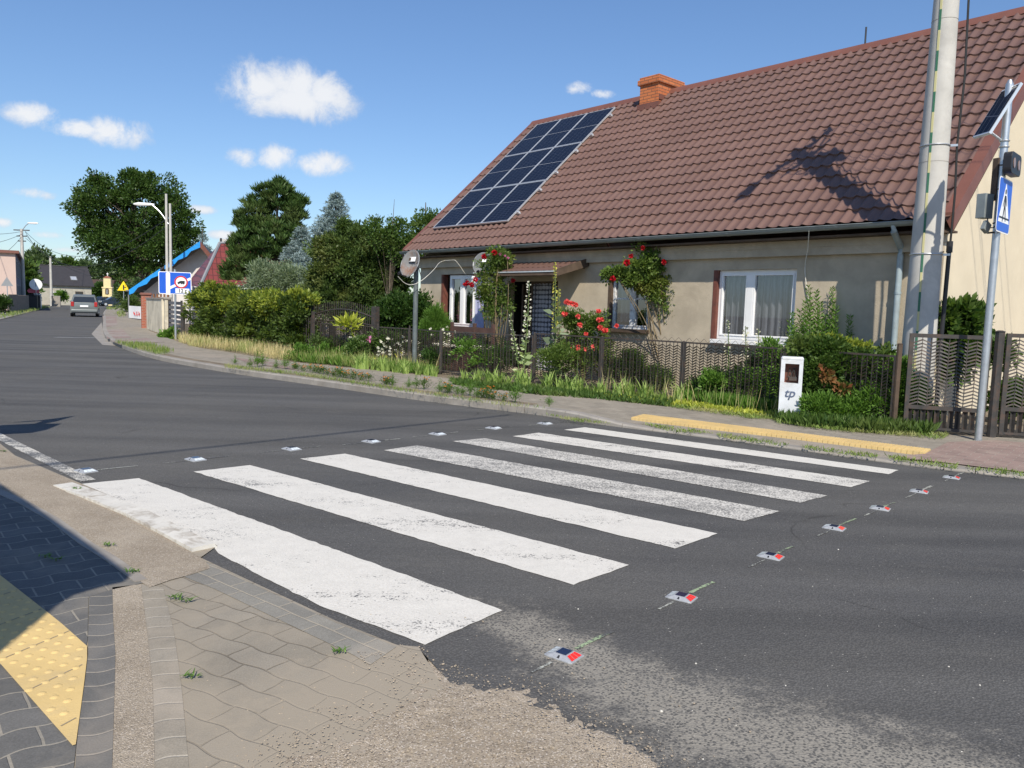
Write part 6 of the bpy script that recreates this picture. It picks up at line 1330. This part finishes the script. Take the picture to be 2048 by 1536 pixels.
# yellow green hedge with dark lower part and its rod fence
rs_h = random.Random(12); M_hedge = leafmat('hedge_leaves', (.026, .05, .012), (.07, .105, .02), (.10, .13, .02))
hs = [(414, 26.0), (430, 25.4), (448, 24.8), (478, 23.9), (508, 23.1), (538, 22.4), (566, 21.9), (590, 21.4), (606, 21.1)]
t = None
hb_ = B(490, 690, 23.6); t = plant('thuja_hedge', 'overgrown hedge with yellow green tips along the far pavement', 'hedge', hb_)
bl1, bl2 = [], []
for px, Y in hs:
    k = Y/FPX
    for yy, rx in ((600, 26), (635, 32), (668, 32)):
        c = at(px+rs_h.uniform(-8, 8), yy+(px-380)*.11, Y-.35+rs_h.uniform(-.2, .3))-hb_; bl1.append((c.x, c.y, c.z, rx*k, .5, 26*k))
    c = at(px+rs_h.uniform(-6, 6), 600+(px-380)*.05+rs_h.uniform(-8, 4), Y-.3)-hb_; bl2.append((c.x, c.y, c.z, 26*k, .5, 20*k*rs_h.uniform(.7, 1.3)))
P, D, C = clumps(bl1, 620, .19, 72, 81, .35, .3, .5); rr = np.random.default_rng(1); leaves('foliage', P, D, .10*(.6+.8*rr.random(len(P))), M_hedge, t, .5, .2, 3)
P, D, C = clumps(bl2, 260, .17, 66, 82, .4, .5, .55); leaves('new_growth', P, D, .10*(.6+.8*rr.random(len(P))), M_lyel, t, .45, .2, 4)
mb = MB()
for i in range(14): c = Vector(bl1[rr.integers(len(bl1))][:3]); mb.tube([Vector((c.x, c.y, 0)), c], [.03, .015], 5)
mb.build('stems', M_bark, t)
ra, rb = B(368, 683, 26.6), B(626, 722, 20.2); ra.z = rb.z = .06; Lr = (rb-ra).length; t = thing('rod_fence', 'dark vertical rod fence in front of the yellow green hedge', 'fence', ra, math.atan2((rb-ra).y, (rb-ra).x)); mb = MB(); n = int(Lr/.12)
for i in range(n): mb.box((Lr*i/n, 0, .55), (.018, .018, 1.05))
mb.build('rods', M_dark, t); mb = MB()
for z in (.15, .95): mb.box((Lr/2, .02, z), (Lr, .03, .04))
mb.build('rail', M_dark, t)
for i in range(4): mb = MB(); mb.box((Lr*i/3, .0, .6), (.07, .07, 1.25)); mb.build('post', M_dark, t)
# arched double gate
ga, gb = B(622, 700, 21.0), B(750, 705, 19.6); ga.z = gb.z = .06; L = (gb-ga).length; t = thing('arched_gate', 'dark arched double gate of thin rods behind the low mesh fence', 'gate', ga, math.atan2((gb-ga).y, (gb-ga).x)); mb = MB(); n = 34
arch = lambda u: 1.22+.20*math.sin(math.pi*u)
for i in range(1, n): u = i/n; mb.box((L*u, 0, arch(u)/2+.05), (.014, .014, arch(u)+.1))
mb.build('rods', M_dark, t); mb = MB(); mb.tube([Vector((L*u, 0, arch(u)-.12)) for u in np.linspace(0, 1, 20)], .02, 6); mb.tube([Vector((L*u, 0, arch(u)-.32-.1*math.sin(math.pi*u))) for u in np.linspace(0, 1, 20)], .016, 6); mb.tube([Vector((0, 0, .15)), Vector((L, 0, .15))], .02, 6); mb.build('rails', M_dark, t)
for x in (0, L): mb = MB(); mb.box((x, 0, .7), (.14, .14, 1.4)); mb.build('post', M_dark, t)
# ---------------------------------------------------------------- roses
def rose_heads(parent, base, pts, rad, mat, seed, name='flowers'):
    """each bloom: layered petals around a centre"""
    rr = np.random.default_rng(seed)
    for (px, py, Y) in pts:
        c = np.array(at(px, py, Y)-base); R = rad*(.8+.4*rr.random()); P, D, S = [], [], []
        for i in range(46):
            q = rr.normal(size=3); q /= np.linalg.norm(q); P.append(c+q*R*.25); D.append(q+rr.normal(size=3)*.3); S.append(R*(.7+.4*rr.random()))
        leaves('bloom', P, D, S, mat, parent, .95, .35, int(rr.integers(1e6)))
def rose(name, label, basepx, blobs, Y, ncl, crad, nlf, ls_, seed, blooms, mat=M_lrose, bmat=M_rose, brad=.055, stems=9, arch=True, **kw):
    base = B(basepx[0], basepx[1], Y); t = plant(name, label, 'rose', base); k = Y/FPX; bl = []
    for b in blobs: c = at(b[0], b[1], Y)-base; bl.append((c.x, c.y, c.z, b[2]*k, min(b[2]*k, .22), b[3]*k))
    P, D, C = clumps(bl, ncl, crad, nlf, seed, .2, .1, .5); rr = np.random.default_rng(seed); leaves('leaves', P, D, ls_*(.6+.7*rr.random(len(P))), mat, t, .58, .15, seed)
    mb = MB()
    for i in range(stems):
        c = Vector(C[rr.integers(len(C))]); s_ = Vector((rr.normal()*.06, rr.normal()*.04, 0)); mb.tube(smooth_line([s_, s_.lerp(c, .4)+Vector((rr.normal()*.08, rr.normal()*.05, .15*c.z)), c], 2), .009, 5)
    for i in range(stems*3): c = Vector(C[rr.integers(len(C))]); c2 = Vector(C[rr.integers(len(C))]); 
    mb.build('stems', M_rosestem, t, smooth=True); rose_heads(t, base, blooms, brad, bmat, seed+5); return t
Yr_ = 17.9
rose('climbing_rose', 'climbing rose with red blooms growing up beside the porch door', (985, 700), [(985, 560, 32, 36), (1005, 530, 24, 18), (1000, 610, 24, 34), (965, 590, 14, 22), (1000, 512, 22, 10), (975, 620, 12, 30)], 17.6, 190, .13, 34, .062, 91, [(968, 513, 17.3), (989, 506, 17.3), (935, 566, 17.3), (944, 570, 17.3), (951, 559, 17.3), (1026, 561, 17.3), (930, 569, 17.3)], stems=14)
rose('climbing_rose', 'climbing rose with pink buds spilling above the porch canopy', (1000, 700), [(1003, 514, 16, 8), (992, 520, 10, 8)], 17.4, 24, .09, 30, .05, 92, [(1000, 508, 17.3), (1010, 512, 17.3), (1016, 516, 17.3)], bmat=M_pinkf, brad=.03, stems=3)
rose('climbing_rose', 'tall climbing rose with red blooms arching over the small window', (1335, 700), [(1285, 535, 34, 16), (1310, 560, 30, 28), (1240, 548, 30, 9), (1345, 600, 20, 34), (1350, 570, 22, 14), (1300, 520, 16, 18), (1362, 590, 22, 18), (1340, 640, 14, 22), (1290, 580, 16, 16), (1283, 500, 8, 10), (1215, 552, 14, 9), (1378, 605, 12, 22), (1325, 590, 26, 22), (1265, 560, 20, 12), (1350, 625, 22, 26)], 15.35, 400, .11, 34, .066, 93, [(1253, 526, 15.0), (1262, 512, 15.0), (1328, 524, 15.0), (1226, 558, 15.0), (1286, 496, 15.1)], stems=20)
rose('rose_bush', 'standing rose bush with coral pink blooms between door and small window', (1165, 712), [(1140, 640, 24, 22), (1165, 655, 30, 30), (1195, 650, 20, 26), (1150, 690, 34, 26), (1205, 690, 22, 22)], 15.6, 210, .11, 30, .055, 94, [(1140, 606, 15.2), (1146, 608, 15.2), (1152, 610, 15.2), (1134, 604, 15.2), (1156, 633, 15.2), (1160, 650, 15.2), (1197, 622, 15.2), (1204, 639, 15.2), (1200, 655, 15.2), (1210, 661, 15.2), (1233, 652, 15.2), (1198, 640, 15.2), (1130, 628, 15.2), (1172, 668, 15.2), (1128, 690, 14.9), (1155, 694, 14.9)], bmat=M_rosep, brad=.05, stems=16)
# hollyhocks and mullein
def spike_plant(name, label, px, py0, py1, Y, mat, fm, cat, seed, wid=.05, nf=26, leafn=12, lsz=.16, fs=.045, lean=0.0):
    base = B(px, py0, Y); t = plant(name, label, cat, base); top = at(px+lean, py1, Y)-base; rr = np.random.default_rng(seed); mb = MB(); mb.tube([Vector((0, 0, 0)), top*.5+Vector((.02, 0, 0)), top], [.014, .011, .006], 6); mb.build('stem', M_stem, t, smooth=True)
    P, D, S = [], [], []
    for i in range(leafn*3): u = rr.random()**1.3*.72; a = rr.random()*6.28; p = np.array(top)*u; P.append(p); D.append((math.cos(a), math.sin(a), .35)); S.append(lsz*(1.15-u)*(.7+.6*rr.random()))
    leaves('leaves', P, D, S, mat, t, .55, .2, seed)
    P, D = [], []
    for i in range(nf*4): u = .45+.55*rr.random(); a = rr.random()*6.28; p = np.array(top)*u+np.array([math.cos(a), math.sin(a), 0])*wid*(1.1-u)*1.3; P.append(p); D.append((math.cos(a), math.sin(a), .5*rr.random()))
    leaves('flowers', P, D, fs*(.6+.6*rr.random(len(P))), fm, t, .9, .3, seed+1); return t
spike_plant('hollyhock', 'pale hollyhock growing through the mesh fence before the door', 1045, 765, 562, 14.6, M_lpale, M_whitef, 'hollyhock', 101, .06, 22, 16, .17, .05, lean=14)
spike_plant('hollyhock', 'shorter leaning pale hollyhock left of the tall one', 1042, 765, 628, 14.7, M_lpale, M_whitef, 'hollyhock', 102, .04, 12, 10, .13, .04, lean=-22)
spike_plant('mullein', 'tall mullein spike with yellow flower column in front of the doorway', 1110, 740, 525, 15.0, M_lsilver, M_yelf, 'mullein', 103, .045, 40, 14, .34, .035)
spike_plant('mullein', 'shorter twin mullein spike beside the tall one', 1118, 740, 577, 15.02, M_lsilver, M_yelf, 'mullein', 104, .035, 24, 8, .25, .03)
for i, (px, y1, lb) in enumerate([(1456, 640, 'leftmost white hollyhock under the large window'), (1491, 652, 'middle white hollyhock under the large window'), (1517, 658, 'rightmost white hollyhock under the large window with open bloom')]):
    spike_plant('hollyhock', lb, px, 770, y1, 13.3, M_lgreen, M_whitef, 'hollyhock', 110+i, .05, 12, 10, .10, .05)
# willowherb like shrub by the pole: upright leafy stems
def stem_shrub(name, label, stems, Y, mat, seed, ls_=.09, step=.028, asp=.28, tipmat=None, cat='shrub', py0=760):
    base = B(stems[0][0], py0, Y); t = plant(name, label, cat, base); rr = np.random.default_rng(seed); mb = MB(); P, D, S = [], [], []
    for (px, py, dx) in stems:
        b0 = at(px+dx, py0, Y+rr.normal()*.12)-base; b0.z = 0; tp_ = at(px, py, Y+rr.normal()*.12)-base; pts = smooth_line([b0, b0.lerp(tp_, .5)+Vector((rr.normal()*.04, rr.normal()*.04, .05)), tp_], 2); mb.tube(pts, [.009-.006*i/(len(pts)-1) for i in range(len(pts))], 5)
        L = (tp_-b0).length; n = int(L/step)
        for i in range(n):
            u = .12+.88*i/n; p = np.array(b0.lerp(tp_, u)); a = i*2.4+rr.random()*.6; P.append(p); D.append((math.cos(a), math.sin(a), .75)); S.append(ls_*(1.1-.55*u)*(.8+.4*rr.random()))
            P.append(p); D.append((math.cos(a+3), math.sin(a+3), .6)); S.append(ls_*(1.1-.55*u)*(.8+.4*rr.random()))
    mb.build('stems', M_stem, t, smooth=True); leaves('leaves', P, D, S, mat, t, asp, .15, seed); return t
rs = random.Random(6)
stem_shrub('willow_shrub', 'tall upright leafy shoots against the wall between window and pole', [(1617, 572, 8), (1633, 580, 5), (1600, 620, 5), (1585, 625, 10), (1640, 602, 3), (1650, 630, 0), (1665, 575, -5), (1672, 610, -5), (1683, 598, -8), (1705, 572, -12), (1718, 580, -12), (1725, 590, -20), (1755, 618, -50), (1605, 640, 5), (1620, 600, 0), (1628, 640, 3), (1645, 650, 0), (1690, 640, -5), (1610, 600, 6), (1590, 650, 6), (1700, 630, -5), (1660, 640, 2), (1580, 640, 8)], 12.6, M_lgreen, 121, .135, step=.02, asp=.3)
crown_tree('creeper_mass', 'dense bush with mixed green leaves right of the white cabinet', B(1680, 830, 11.1), [(1650, 700, 52, 16), (1700, 735, 60, 36), (1640, 745, 38, 40), (1660, 790, 56, 36), (1740, 770, 44, 44), (1770, 725, 22, 24), (1790, 780, 30, 40), (1600, 700, 26, 18)], 11.0, 470, .12, 62, .06, M_lmid, 122, trunk=.02, limbs=12, cat='shrub', partname='foliage', asp=.55, depth=.8)
crown_tree('creeper_mass', 'bright yellow green leafy top of the bush behind the mesh fence', B(1690, 830, 11.15), [(1660, 692, 50, 12), (1700, 700, 40, 12), (1700, 745, 34, 20), (1640, 730, 26, 14)], 11.1, 80, .10, 50, .06, M_lyel, 123, trunk=0, cat='shrub', partname='foliage', asp=.55)
crown_tree('creeper_mass', 'low dark green leafy plants at the foot of the rusty gate', B(1780, 850, 10.6), [(1760, 810, 46, 30), (1820, 800, 34, 44), (1700, 825, 40, 20), (1850, 835, 20, 18), (1640, 815, 30, 20), (1790, 750, 22, 30), (1670, 840, 40, 16)], 10.6, 420, .10, 60, .058, M_lgreen, 124, trunk=0, cat='shrub', partname='foliage', asp=.3, up=.6)
t = crown_tree('maple_seedling', 'rusty red leaves of a young maple in the bush', B(1655, 830, 10.8), [(1652, 750, 10, 14), (1682, 780, 9, 10), (1628, 812, 6, 6)], 10.75, 22, .06, 10, .065, M_lorange, 125, trunk=0, cat='shrub', partname='foliage', asp=.8)
crown_tree('magnolia_shrub', 'broad leaved dark green shrub behind the gate beside the pole', B(1915, 800, 11.6), [(1910, 640, 36, 28), (1945, 640, 22, 30), (1885, 650, 16, 30), (1930, 700, 40, 50), (1890, 720, 20, 50)], 11.6, 170, .13, 26, .13, M_lmid, 126, trunk=.02, limbs=14, cat='shrub', partname='foliage', asp=.5)
crown_tree('creeper_mass', 'green shrub seen through the right hand gate leaf', B(2020, 860, 11.2), [(2025, 800, 28, 40), (2000, 720, 14, 40)], 11.2, 70, .12, 40, .08, M_lmid, 127, trunk=0, cat='shrub', partname='foliage')
crown_tree('creeper_mass', 'dark leaves growing behind the mesh under the large window', B(1480, 790, 12.9), [(1520, 760, 50, 44), (1450, 780, 50, 34), (1400, 790, 30, 26), (1570, 740, 24, 40)], 12.9, 230, .13, 56, .065, M_ldark, 128, trunk=0, cat='shrub', partname='foliage', asp=.35)
crown_tree('flowering_shrub', 'white daisy bush behind the mesh fence left of the garden bench', B(775, 735, 18.6), [(775, 690, 34, 24), (820, 690, 24, 22), (720, 695, 26, 20)], 18.6, 120, .16, 56, .06, M_lmid, 129, trunk=0, cat='shrub', partname='foliage')
r = np.random.default_rng(3)
def blossoms(name, label, region, Y, n, mat, size, seed, cat='flowers', sub=6):
    r = np.random.default_rng(seed); base = B((region[0]+region[2])/2, region[3], Y); t = plant(name, label, cat, base); P, D = [], []
    for i in range(n):
        c = np.array(at(r.uniform(region[0], region[2]), r.uniform(region[1], region[3]), Y+r.normal()*.15)-base); nd_ = r.normal(size=3)*.4+np.array([0, -1, .8])
        for k in range(sub): a = k*2*math.pi/sub; P.append(c); D.append(np.array([math.cos(a), -.25, math.sin(a)])+r.normal(size=3)*.15)
    leaves('petals', P, D, size, mat, t, .6, .2, seed)
    mb = MB(); 
    for i in range(8): p = Vector(P[(i*sub) % len(P)]); mb.tube([Vector((p.x, p.y, 0)), p], .004, 4)
    mb.build('stems', M_stem, t); return t
blossoms('white_daisies', 'scattered white daisies left of the garden bench', (755, 672, 850, 712), 18.2, 60, M_whitef, .045, 5)
blossoms('white_daisies', 'small white blossoms near the pink cosmos', (700, 672, 745, 705), 18.9, 14, M_whitef, .05, 6)
blossoms('pink_cosmos', 'single pink cosmos flower behind the low mesh fence', (738, 676, 743, 680), 18.7, 3, M_pinkf, .10, 7)
blossoms('white_daisies', 'white flowers under the left window sill', (860, 650, 910, 690), 17.6, 16, M_whitef, .04, 8)
blossoms('red_flowers', 'orange red flowers low behind the mesh near the coral rose', (1090, 690, 1200, 700), 14.6, 6, M_rosep, .05, 9)
blossoms('yellow_flowers', 'tiny yellow flowers in the grass below the mesh fence', (690, 705, 850, 730), 17.4, 14, M_yelf, .03, 10)
# inside garden foliage seen through the mesh
for i, (lb, bl, Y, m_, sz, asp) in enumerate([('loose garden plants seen through the mesh below the coral rose', [(1120, 720, 50, 30), (1190, 730, 40, 30), (1250, 745, 40, 24)], 14.7, M_lrose, .055, .4), ('low plants behind the mesh fence by the bench', [(1000, 720, 30, 20), (870, 715, 24, 16)], 16.9, M_ldark, .06, .4), ('grassy weeds behind the mesh near the arched gate', [(670, 700, 26, 20), (640, 695, 16, 22)], 20.0, M_lolive, .07, .3), ('leafy plants behind the mesh below the climbing rose', [(1310, 760, 34, 24), (1260, 730, 24, 26)], 14.2, M_lmid, .055, .35)]):
    crown_tree('garden_plants', lb, B(bl[0][0], 740, Y), bl, Y, 60*len(bl), .13, 44, sz, m_, 140+i, trunk=0, cat='plants', partname='foliage', asp=asp, up=.6)
crown_tree('walnut_seedling', 'young plant with long yellow green leaves above the mesh fence', B(700, 720, 18.9), [(700, 655, 16, 14)], 18.9, 14, .12, 12, .2, M_lyel2, 150, trunk=.012, limbs=6, cat='plant', partname='foliage', asp=.3)
# ---------------------------------------------------------------- irises, marigolds, grasses
def iris_proto(seed, label):
    rr = random.Random(seed); t = thing('iris_clump', label, 'iris', (0, 0, 0)); mb = MB()
    for i in range(24):
        a = rr.uniform(0, 6.28); blade_mesh(mb, (rr.uniform(-.09, .09), rr.uniform(-.07, .07), 0), rr.uniform(.26, .46), rr.uniform(.026, .042), rr.uniform(.1, .75), a, rr.uniform(.2, 1), 5, rr.uniform(-.5, .5))
    mb.build('leaves', M_liris, t, smooth=True)
    mb = MB(); [mb.tube([Vector((rr.uniform(-.08, .08), rr.uniform(-.06, .06), -.02)), Vector((rr.uniform(-.08, .08), rr.uniform(-.06, .06), .03))], .015, 5) for _ in range(3)]; mb.build('rhizome', M_bark, t); return t
protos = [iris_proto(s, '') for s in (1, 2, 3)]
spots = []
def along(px0, py0, px1, py1, n, jit=.08, z=.06):
    a, b = gr(px0, py0, z), gr(px1, py1, z); return [a.lerp(b, (i+.5)/n)+Vector((rs.uniform(-jit, jit), rs.uniform(-jit, jit), 0)) for i in range(n)]
groups = [(along(700, 738, 870, 756, 12), 'iris clump in the row left of the brown gate'), (along(930, 765, 1055, 780, 9), 'iris clump in the row below the porch'), (along(1085, 780, 1215, 795, 9), 'iris clump in front of the coral rose fence'), (along(1225, 796, 1340, 808, 7), 'iris clump below the climbing rose fence'), ([gr(1355, 806, .06), gr(1372, 802, .06)], 'iris clump beside the post under the large window')]
usedp = [False]*3
def scatter(groups, protos, key, smin=.8, smax=1.25):
    used = [False]*len(protos); k = 0
    for pts, lb in groups:
        for p in pts:
            j = k % len(protos); k += 1; t = protos[j] if not used[j] else copy_tree(protos[j]); used[j] = True
            s = rs.uniform(smin, smax); t.location = (p.x, p.y, p.z-.01); t.scale = (s, s, s); t.rotation_euler = (0, 0, rs.uniform(0, 6.28)); t['label'] = lb; t['group'] = lb.replace('clump', 'clumps').replace(' plant ', ' plants ')
scatter(groups, protos, 'iris', .62, 1.05)
def marigold_proto(seed, nflow, h=.22):
    rr = np.random.default_rng(seed); t = thing('marigold', '', 'flower', (0, 0, 0)); n = 260; P = rr.normal(size=(n, 3))*np.array([.075, .075, .05])+np.array([0, 0, h*.5]); P[:, 2] = np.abs(P[:, 2]); D = P*np.array([6, 6, 2])+np.array([0, 0, .4])+rr.normal(size=(n, 3))*.3
    leaves('leaves', P, D, .045*(.6+.8*rr.random(n)), M_lmid if nflow else M_lgreen, t, .3, .1, seed); 
    if nflow:
        P, D = [], []
        for i in range(nflow):
            c = np.array([rr.normal()*.06, rr.normal()*.06, h*.65+rr.random()*h*.45]);
            for k in range(12): a = k*.52; P.append(c); D.append((math.cos(a), math.sin(a), .15+.5*(k % 2)))
        leaves('blooms', P, D, .022, M_orange, t, .9, .25, seed+1)
    else:
        P = rr.normal(size=(140, 3))*np.array([.03, .03, .10])+np.array([0, 0, h]); leaves('shoots', P, rr.normal(size=(140, 3))*.6+np.array([0, 0, .9]), .05, M_lgreen, t, .18, .1, seed+2)
    mb = MB(); [mb.tube([Vector((0, 0, -.01)), Vector((rr.normal()*.04, rr.normal()*.04, h*.8))], .004, 4) for _ in range(5)]; mb.build('stems', M_stem, t); return t
vp_ = lambda px, py: gr(px, py, .108)
M1 = [(592, 738), (607, 742), (645, 748), (655, 750), (667, 752), (676, 754), (706, 758), (722, 760), (737, 762), (772, 768), (775, 769), (848, 778), (895, 786), (966, 795), (975, 797), (1008, 802), (630, 745), (690, 755), (640, 747), (985, 799)]
M2 = [(470, 728), (500, 733), (515, 734), (525, 731), (552, 736), (570, 738), (680, 752), (785, 770), (818, 774), (832, 777), (898, 784), (925, 790), (940, 792), (915, 788), (955, 795), (590, 738), (620, 742), (1030, 806), (1098, 812), (880, 783)]
def byplace(M, txt): return [([vp_(*q) for q in M if a <= q[0] < b], txt % w) for a, b, w in ((0, 560, 'at the far end of the dry grass'), (560, 700, 'opposite the arched gate'), (700, 860, 'opposite the white daisies'), (860, 2000, 'opposite the dark bench'))]
scatter([g for g in byplace(M1, 'orange marigold plant on the kerb verge %s') if g[0]], [marigold_proto(s, n, h) for s, n, h in ((1, 6, .2), (2, 8, .17), (3, 4, .24))], 'm', .55, .85)
scatter([g for g in byplace(M2, 'feathery green weed plant on the kerb verge %s') if g[0]], [marigold_proto(s, 0, h) for s, h in ((4, .26), (5, .2), (6, .32))], 'w', .45, .8)
for o in COL.objects:
    if o.type == 'EMPTY' and str(o.get('label')).startswith('feathery green weed'): o['category'] = 'weed'; o.name = 'verge_weed'
def grass(name, label, polys, n, h, mat, z=.055, w=.007, seed=1, lean=.5, cat='grass'):
    rr = random.Random(seed); mb = MB(); A = []
    for q in polys:
        pl = [gr(a, b, z) for a, b in q]; A.append((abs(sum(pl[i-1].x*pl[i].y-pl[i].x*pl[i-1].y for i in range(len(pl))))/2, pl))
    tot = sum(a for a, _ in A); P, D, S = [], [], []
    for a, pl in A:
        x0, x1, y0, y1 = min(p.x for p in pl), max(p.x for p in pl), min(p.y for p in pl), max(p.y for p in pl); k = int(n*a/tot); c = 0; tries = 0
        while c < k and tries < k*30:
            tries += 1; p = Vector((rr.uniform(x0, x1), rr.uniform(y0, y1), z))
            if not inside(p, pl) or mnoise.noise(p*3.1)+rr.random()*.5 < -.1: continue
            c += 1; an = rr.uniform(0, 6.28); P.append((p.x, p.y, p.z)); D.append((math.cos(an)*lean*rr.random(), math.sin(an)*lean*rr.random(), 1)); S.append(h*rr.uniform(.4, 1.1))
    o = leaves(name, P, D, S, mat, None, w/h, .05, seed); return tag(o, label, cat, kind='stuff')
grass('verge_grass', 'green grass growing in front of the mesh fence', [[(560, 722), (620, 712), (700, 724), (880, 747), (872, 752), (700, 735), (600, 725)], [(640, 712), (760, 728), (730, 740), (620, 725)]], 4200, .34, M_lgrass, w=.011, seed=2)
grass('dry_grass', 'pale dry grass in front of the yellow green hedge', [[(350, 684), (400, 684), (540, 706), (600, 718), (560, 724), (470, 706), (380, 696)]], 3600, .42, M_ldry, w=.014, seed=3)
grass('verge_grass', 'grass patch between kerb and pavement at the bend', [[(226, 686), (300, 690), (350, 706), (320, 712), (262, 698)]], 1500, .16, M_lgrass, z=.11, w=.012, seed=4)
grass('verge_grass', 'thin grass and weeds along the kerb verge', [[(450, 731), (600, 748), (800, 779), (1010, 809), (1100, 820), (1000, 813), (800, 784), (600, 753), (450, 737)]], 2400, .09, M_lgrass, z=.108, w=.008, seed=5, lean=1.2)
grass('kerb_weeds', 'low weeds growing in the gutter beyond the crossing stripes', [[(1090, 830), (1150, 838), (1230, 850), (1150, 845)], [(1280, 848), (1360, 858), (1430, 868), (1350, 866)], [(1430, 868), (1580, 890), (1560, 894), (1440, 876)], [(1600, 893), (1760, 912), (1750, 918), (1610, 900)], [(1770, 912), (1910, 930), (1915, 940), (1790, 924)], [(1930, 936), (2048, 946), (2048, 955), (1940, 944)]], 1700, .06, M_lgrass, z=.035, w=.012, seed=6, lean=2.0)
grass('kerb_weeds', 'thin weeds on the pavement edge before the cabinet', [[(1280, 800), (1560, 836), (1600, 842), (1500, 838), (1290, 808)], [(1540, 838), (1640, 850), (1760, 866), (1700, 866), (1560, 850)], [(1700, 858), (1900, 872), (1880, 880), (1720, 866)]], 4000, .08, M_lgrass, z=.055, w=.012, seed=7, lean=1.6)
grass('ground_cover', 'yellow green ground cover in front of the mesh below the large window', [[(1200, 790), (1330, 798), (1560, 826), (1590, 838), (1500, 832), (1340, 812), (1210, 800)]], 6500, .10, M_lyel2, z=.055, w=.035, seed=8, lean=1.6)
grass('ground_cover', 'dark periwinkle leaves below the large window fence', [[(1370, 795), (1480, 806), (1570, 822), (1560, 832), (1440, 818), (1370, 806)]], 7500, .24, M_lgreen, z=.055, w=.035, seed=9, lean=1.0)
grass('ground_cover', 'leafy undergrowth around the foot of the white cabinet and gate', [[(1560, 834), (1640, 842), (1760, 856), (1870, 864), (1860, 872), (1740, 866), (1600, 852), (1560, 845)], [(1600, 822), (1850, 850), (1850, 862), (1600, 840)]], 9000, .20, M_lmid, z=.055, w=.035, seed=10, lean=1.1)
grass('verge_grass', 'grass strip left of the far pavement near the warning sign', [[(226, 628), (250, 622), (252, 634), (240, 636)], [(212, 616), (250, 611), (248, 617), (216, 621)]], 900, .25, M_lgrass, z=.1, w=.05, seed=11)
grass('verge_grass', 'grass along the left roadside by the pink house', [[(0, 640), (60, 625), (100, 615), (80, 612), (30, 624), (-20, 634)]], 1500, .25, M_lgrass, z=.04, w=.05, seed=12)
for i, (px, py) in enumerate([(218, 1090), (265, 1143), (90, 1112), (112, 1118), (350, 1194), (372, 1200), (155, 978), (678, 1302), (383, 1352), (8, 902)]):
    p = gr(px, py, .02); rr = random.Random(i); t = thing('paving_weed', 'tiny green tuft sprouting from a joint of the near paving', 'weed', p, 0, 'tiny weeds in the near paving joints'); mb = MB()
    for k in range(14): blade_mesh(mb, (rr.uniform(-.03, .03), rr.uniform(-.01, .01), 0), rr.uniform(.008, .022), .006, 2.0, rr.uniform(0, 6.28), .5, 3)
    mb.build('blades', M_lgreen, t)
    mb = MB(); mb.tube([Vector((0, 0, -.01)), Vector((0, 0, .003))], .004, 5); mb.build('root', M_stem, t)
crown_tree('roadside_bush', 'small leafy plant at the foot of the blue lane sign', B(345, 682, 28.3), [(342, 676, 12, 12)], 28.3, 30, .12, 40, .14, M_lgreen, 160, trunk=0, cat='plant', partname='foliage')

# wilder growth along the fence: leafy weeds, climbing stems and seed heads
grass('verge_weeds', 'leafy bright green weeds crowding the foot of the mesh fence', [[(540, 712), (640, 714), (760, 730), (870, 744), (864, 751), (740, 738), (600, 724)]], 9000, .24, M_lgreen, z=.055, w=.05, seed=21, lean=1.0)
grass('verge_weeds', 'low leafy weeds between the iris clumps', [[(900, 762), (1060, 776), (1350, 804), (1340, 814), (1080, 792), (910, 772)]], 6500, .14, M_lmid, z=.055, w=.035, seed=22, lean=1.3)
grass('verge_weeds', 'tall thin grass stems rising in front of the mesh fence', [[(600, 716), (880, 746), (870, 751), (640, 727)], [(1200, 788), (1600, 838), (1590, 844), (1210, 796)]], 500, .48, M_ldry, z=.055, w=.009, seed=23, lean=.35)
for i, (lb, bl, Y, m_, n) in enumerate([('pale leafy vine climbing the mesh below the porch canopy', [(930, 700, 22, 22), (970, 720, 24, 24)], 16.2, M_lgreen, 40), ('leafy stems pushing through the mesh below the small window', [(1230, 755, 26, 26), (1290, 770, 34, 22)], 14.35, M_lmid, 60), ('green creeper hanging over the mesh under the large window', [(1430, 772, 30, 26), (1500, 776, 34, 34), (1550, 770, 26, 44), (1540, 700, 16, 14)], 12.45, M_lgreen, 130), ('tangled weeds in front of the arched gate', [(650, 706, 24, 14), (700, 712, 30, 12), (600, 706, 26, 14)], 19.2, M_lgreen, 80), ('bush against the cottage wall behind the bench', [(985, 690, 26, 20), (920, 690, 20, 16)], 17.7, M_ldark, 60)]):
    crown_tree('garden_plants', lb, B(bl[0][0], 745, Y), bl, Y, n, .11, 46, .06, m_, 170+i, trunk=0, cat='plants', partname='foliage', asp=.45, up=.5, jag=.5, shell=.3)
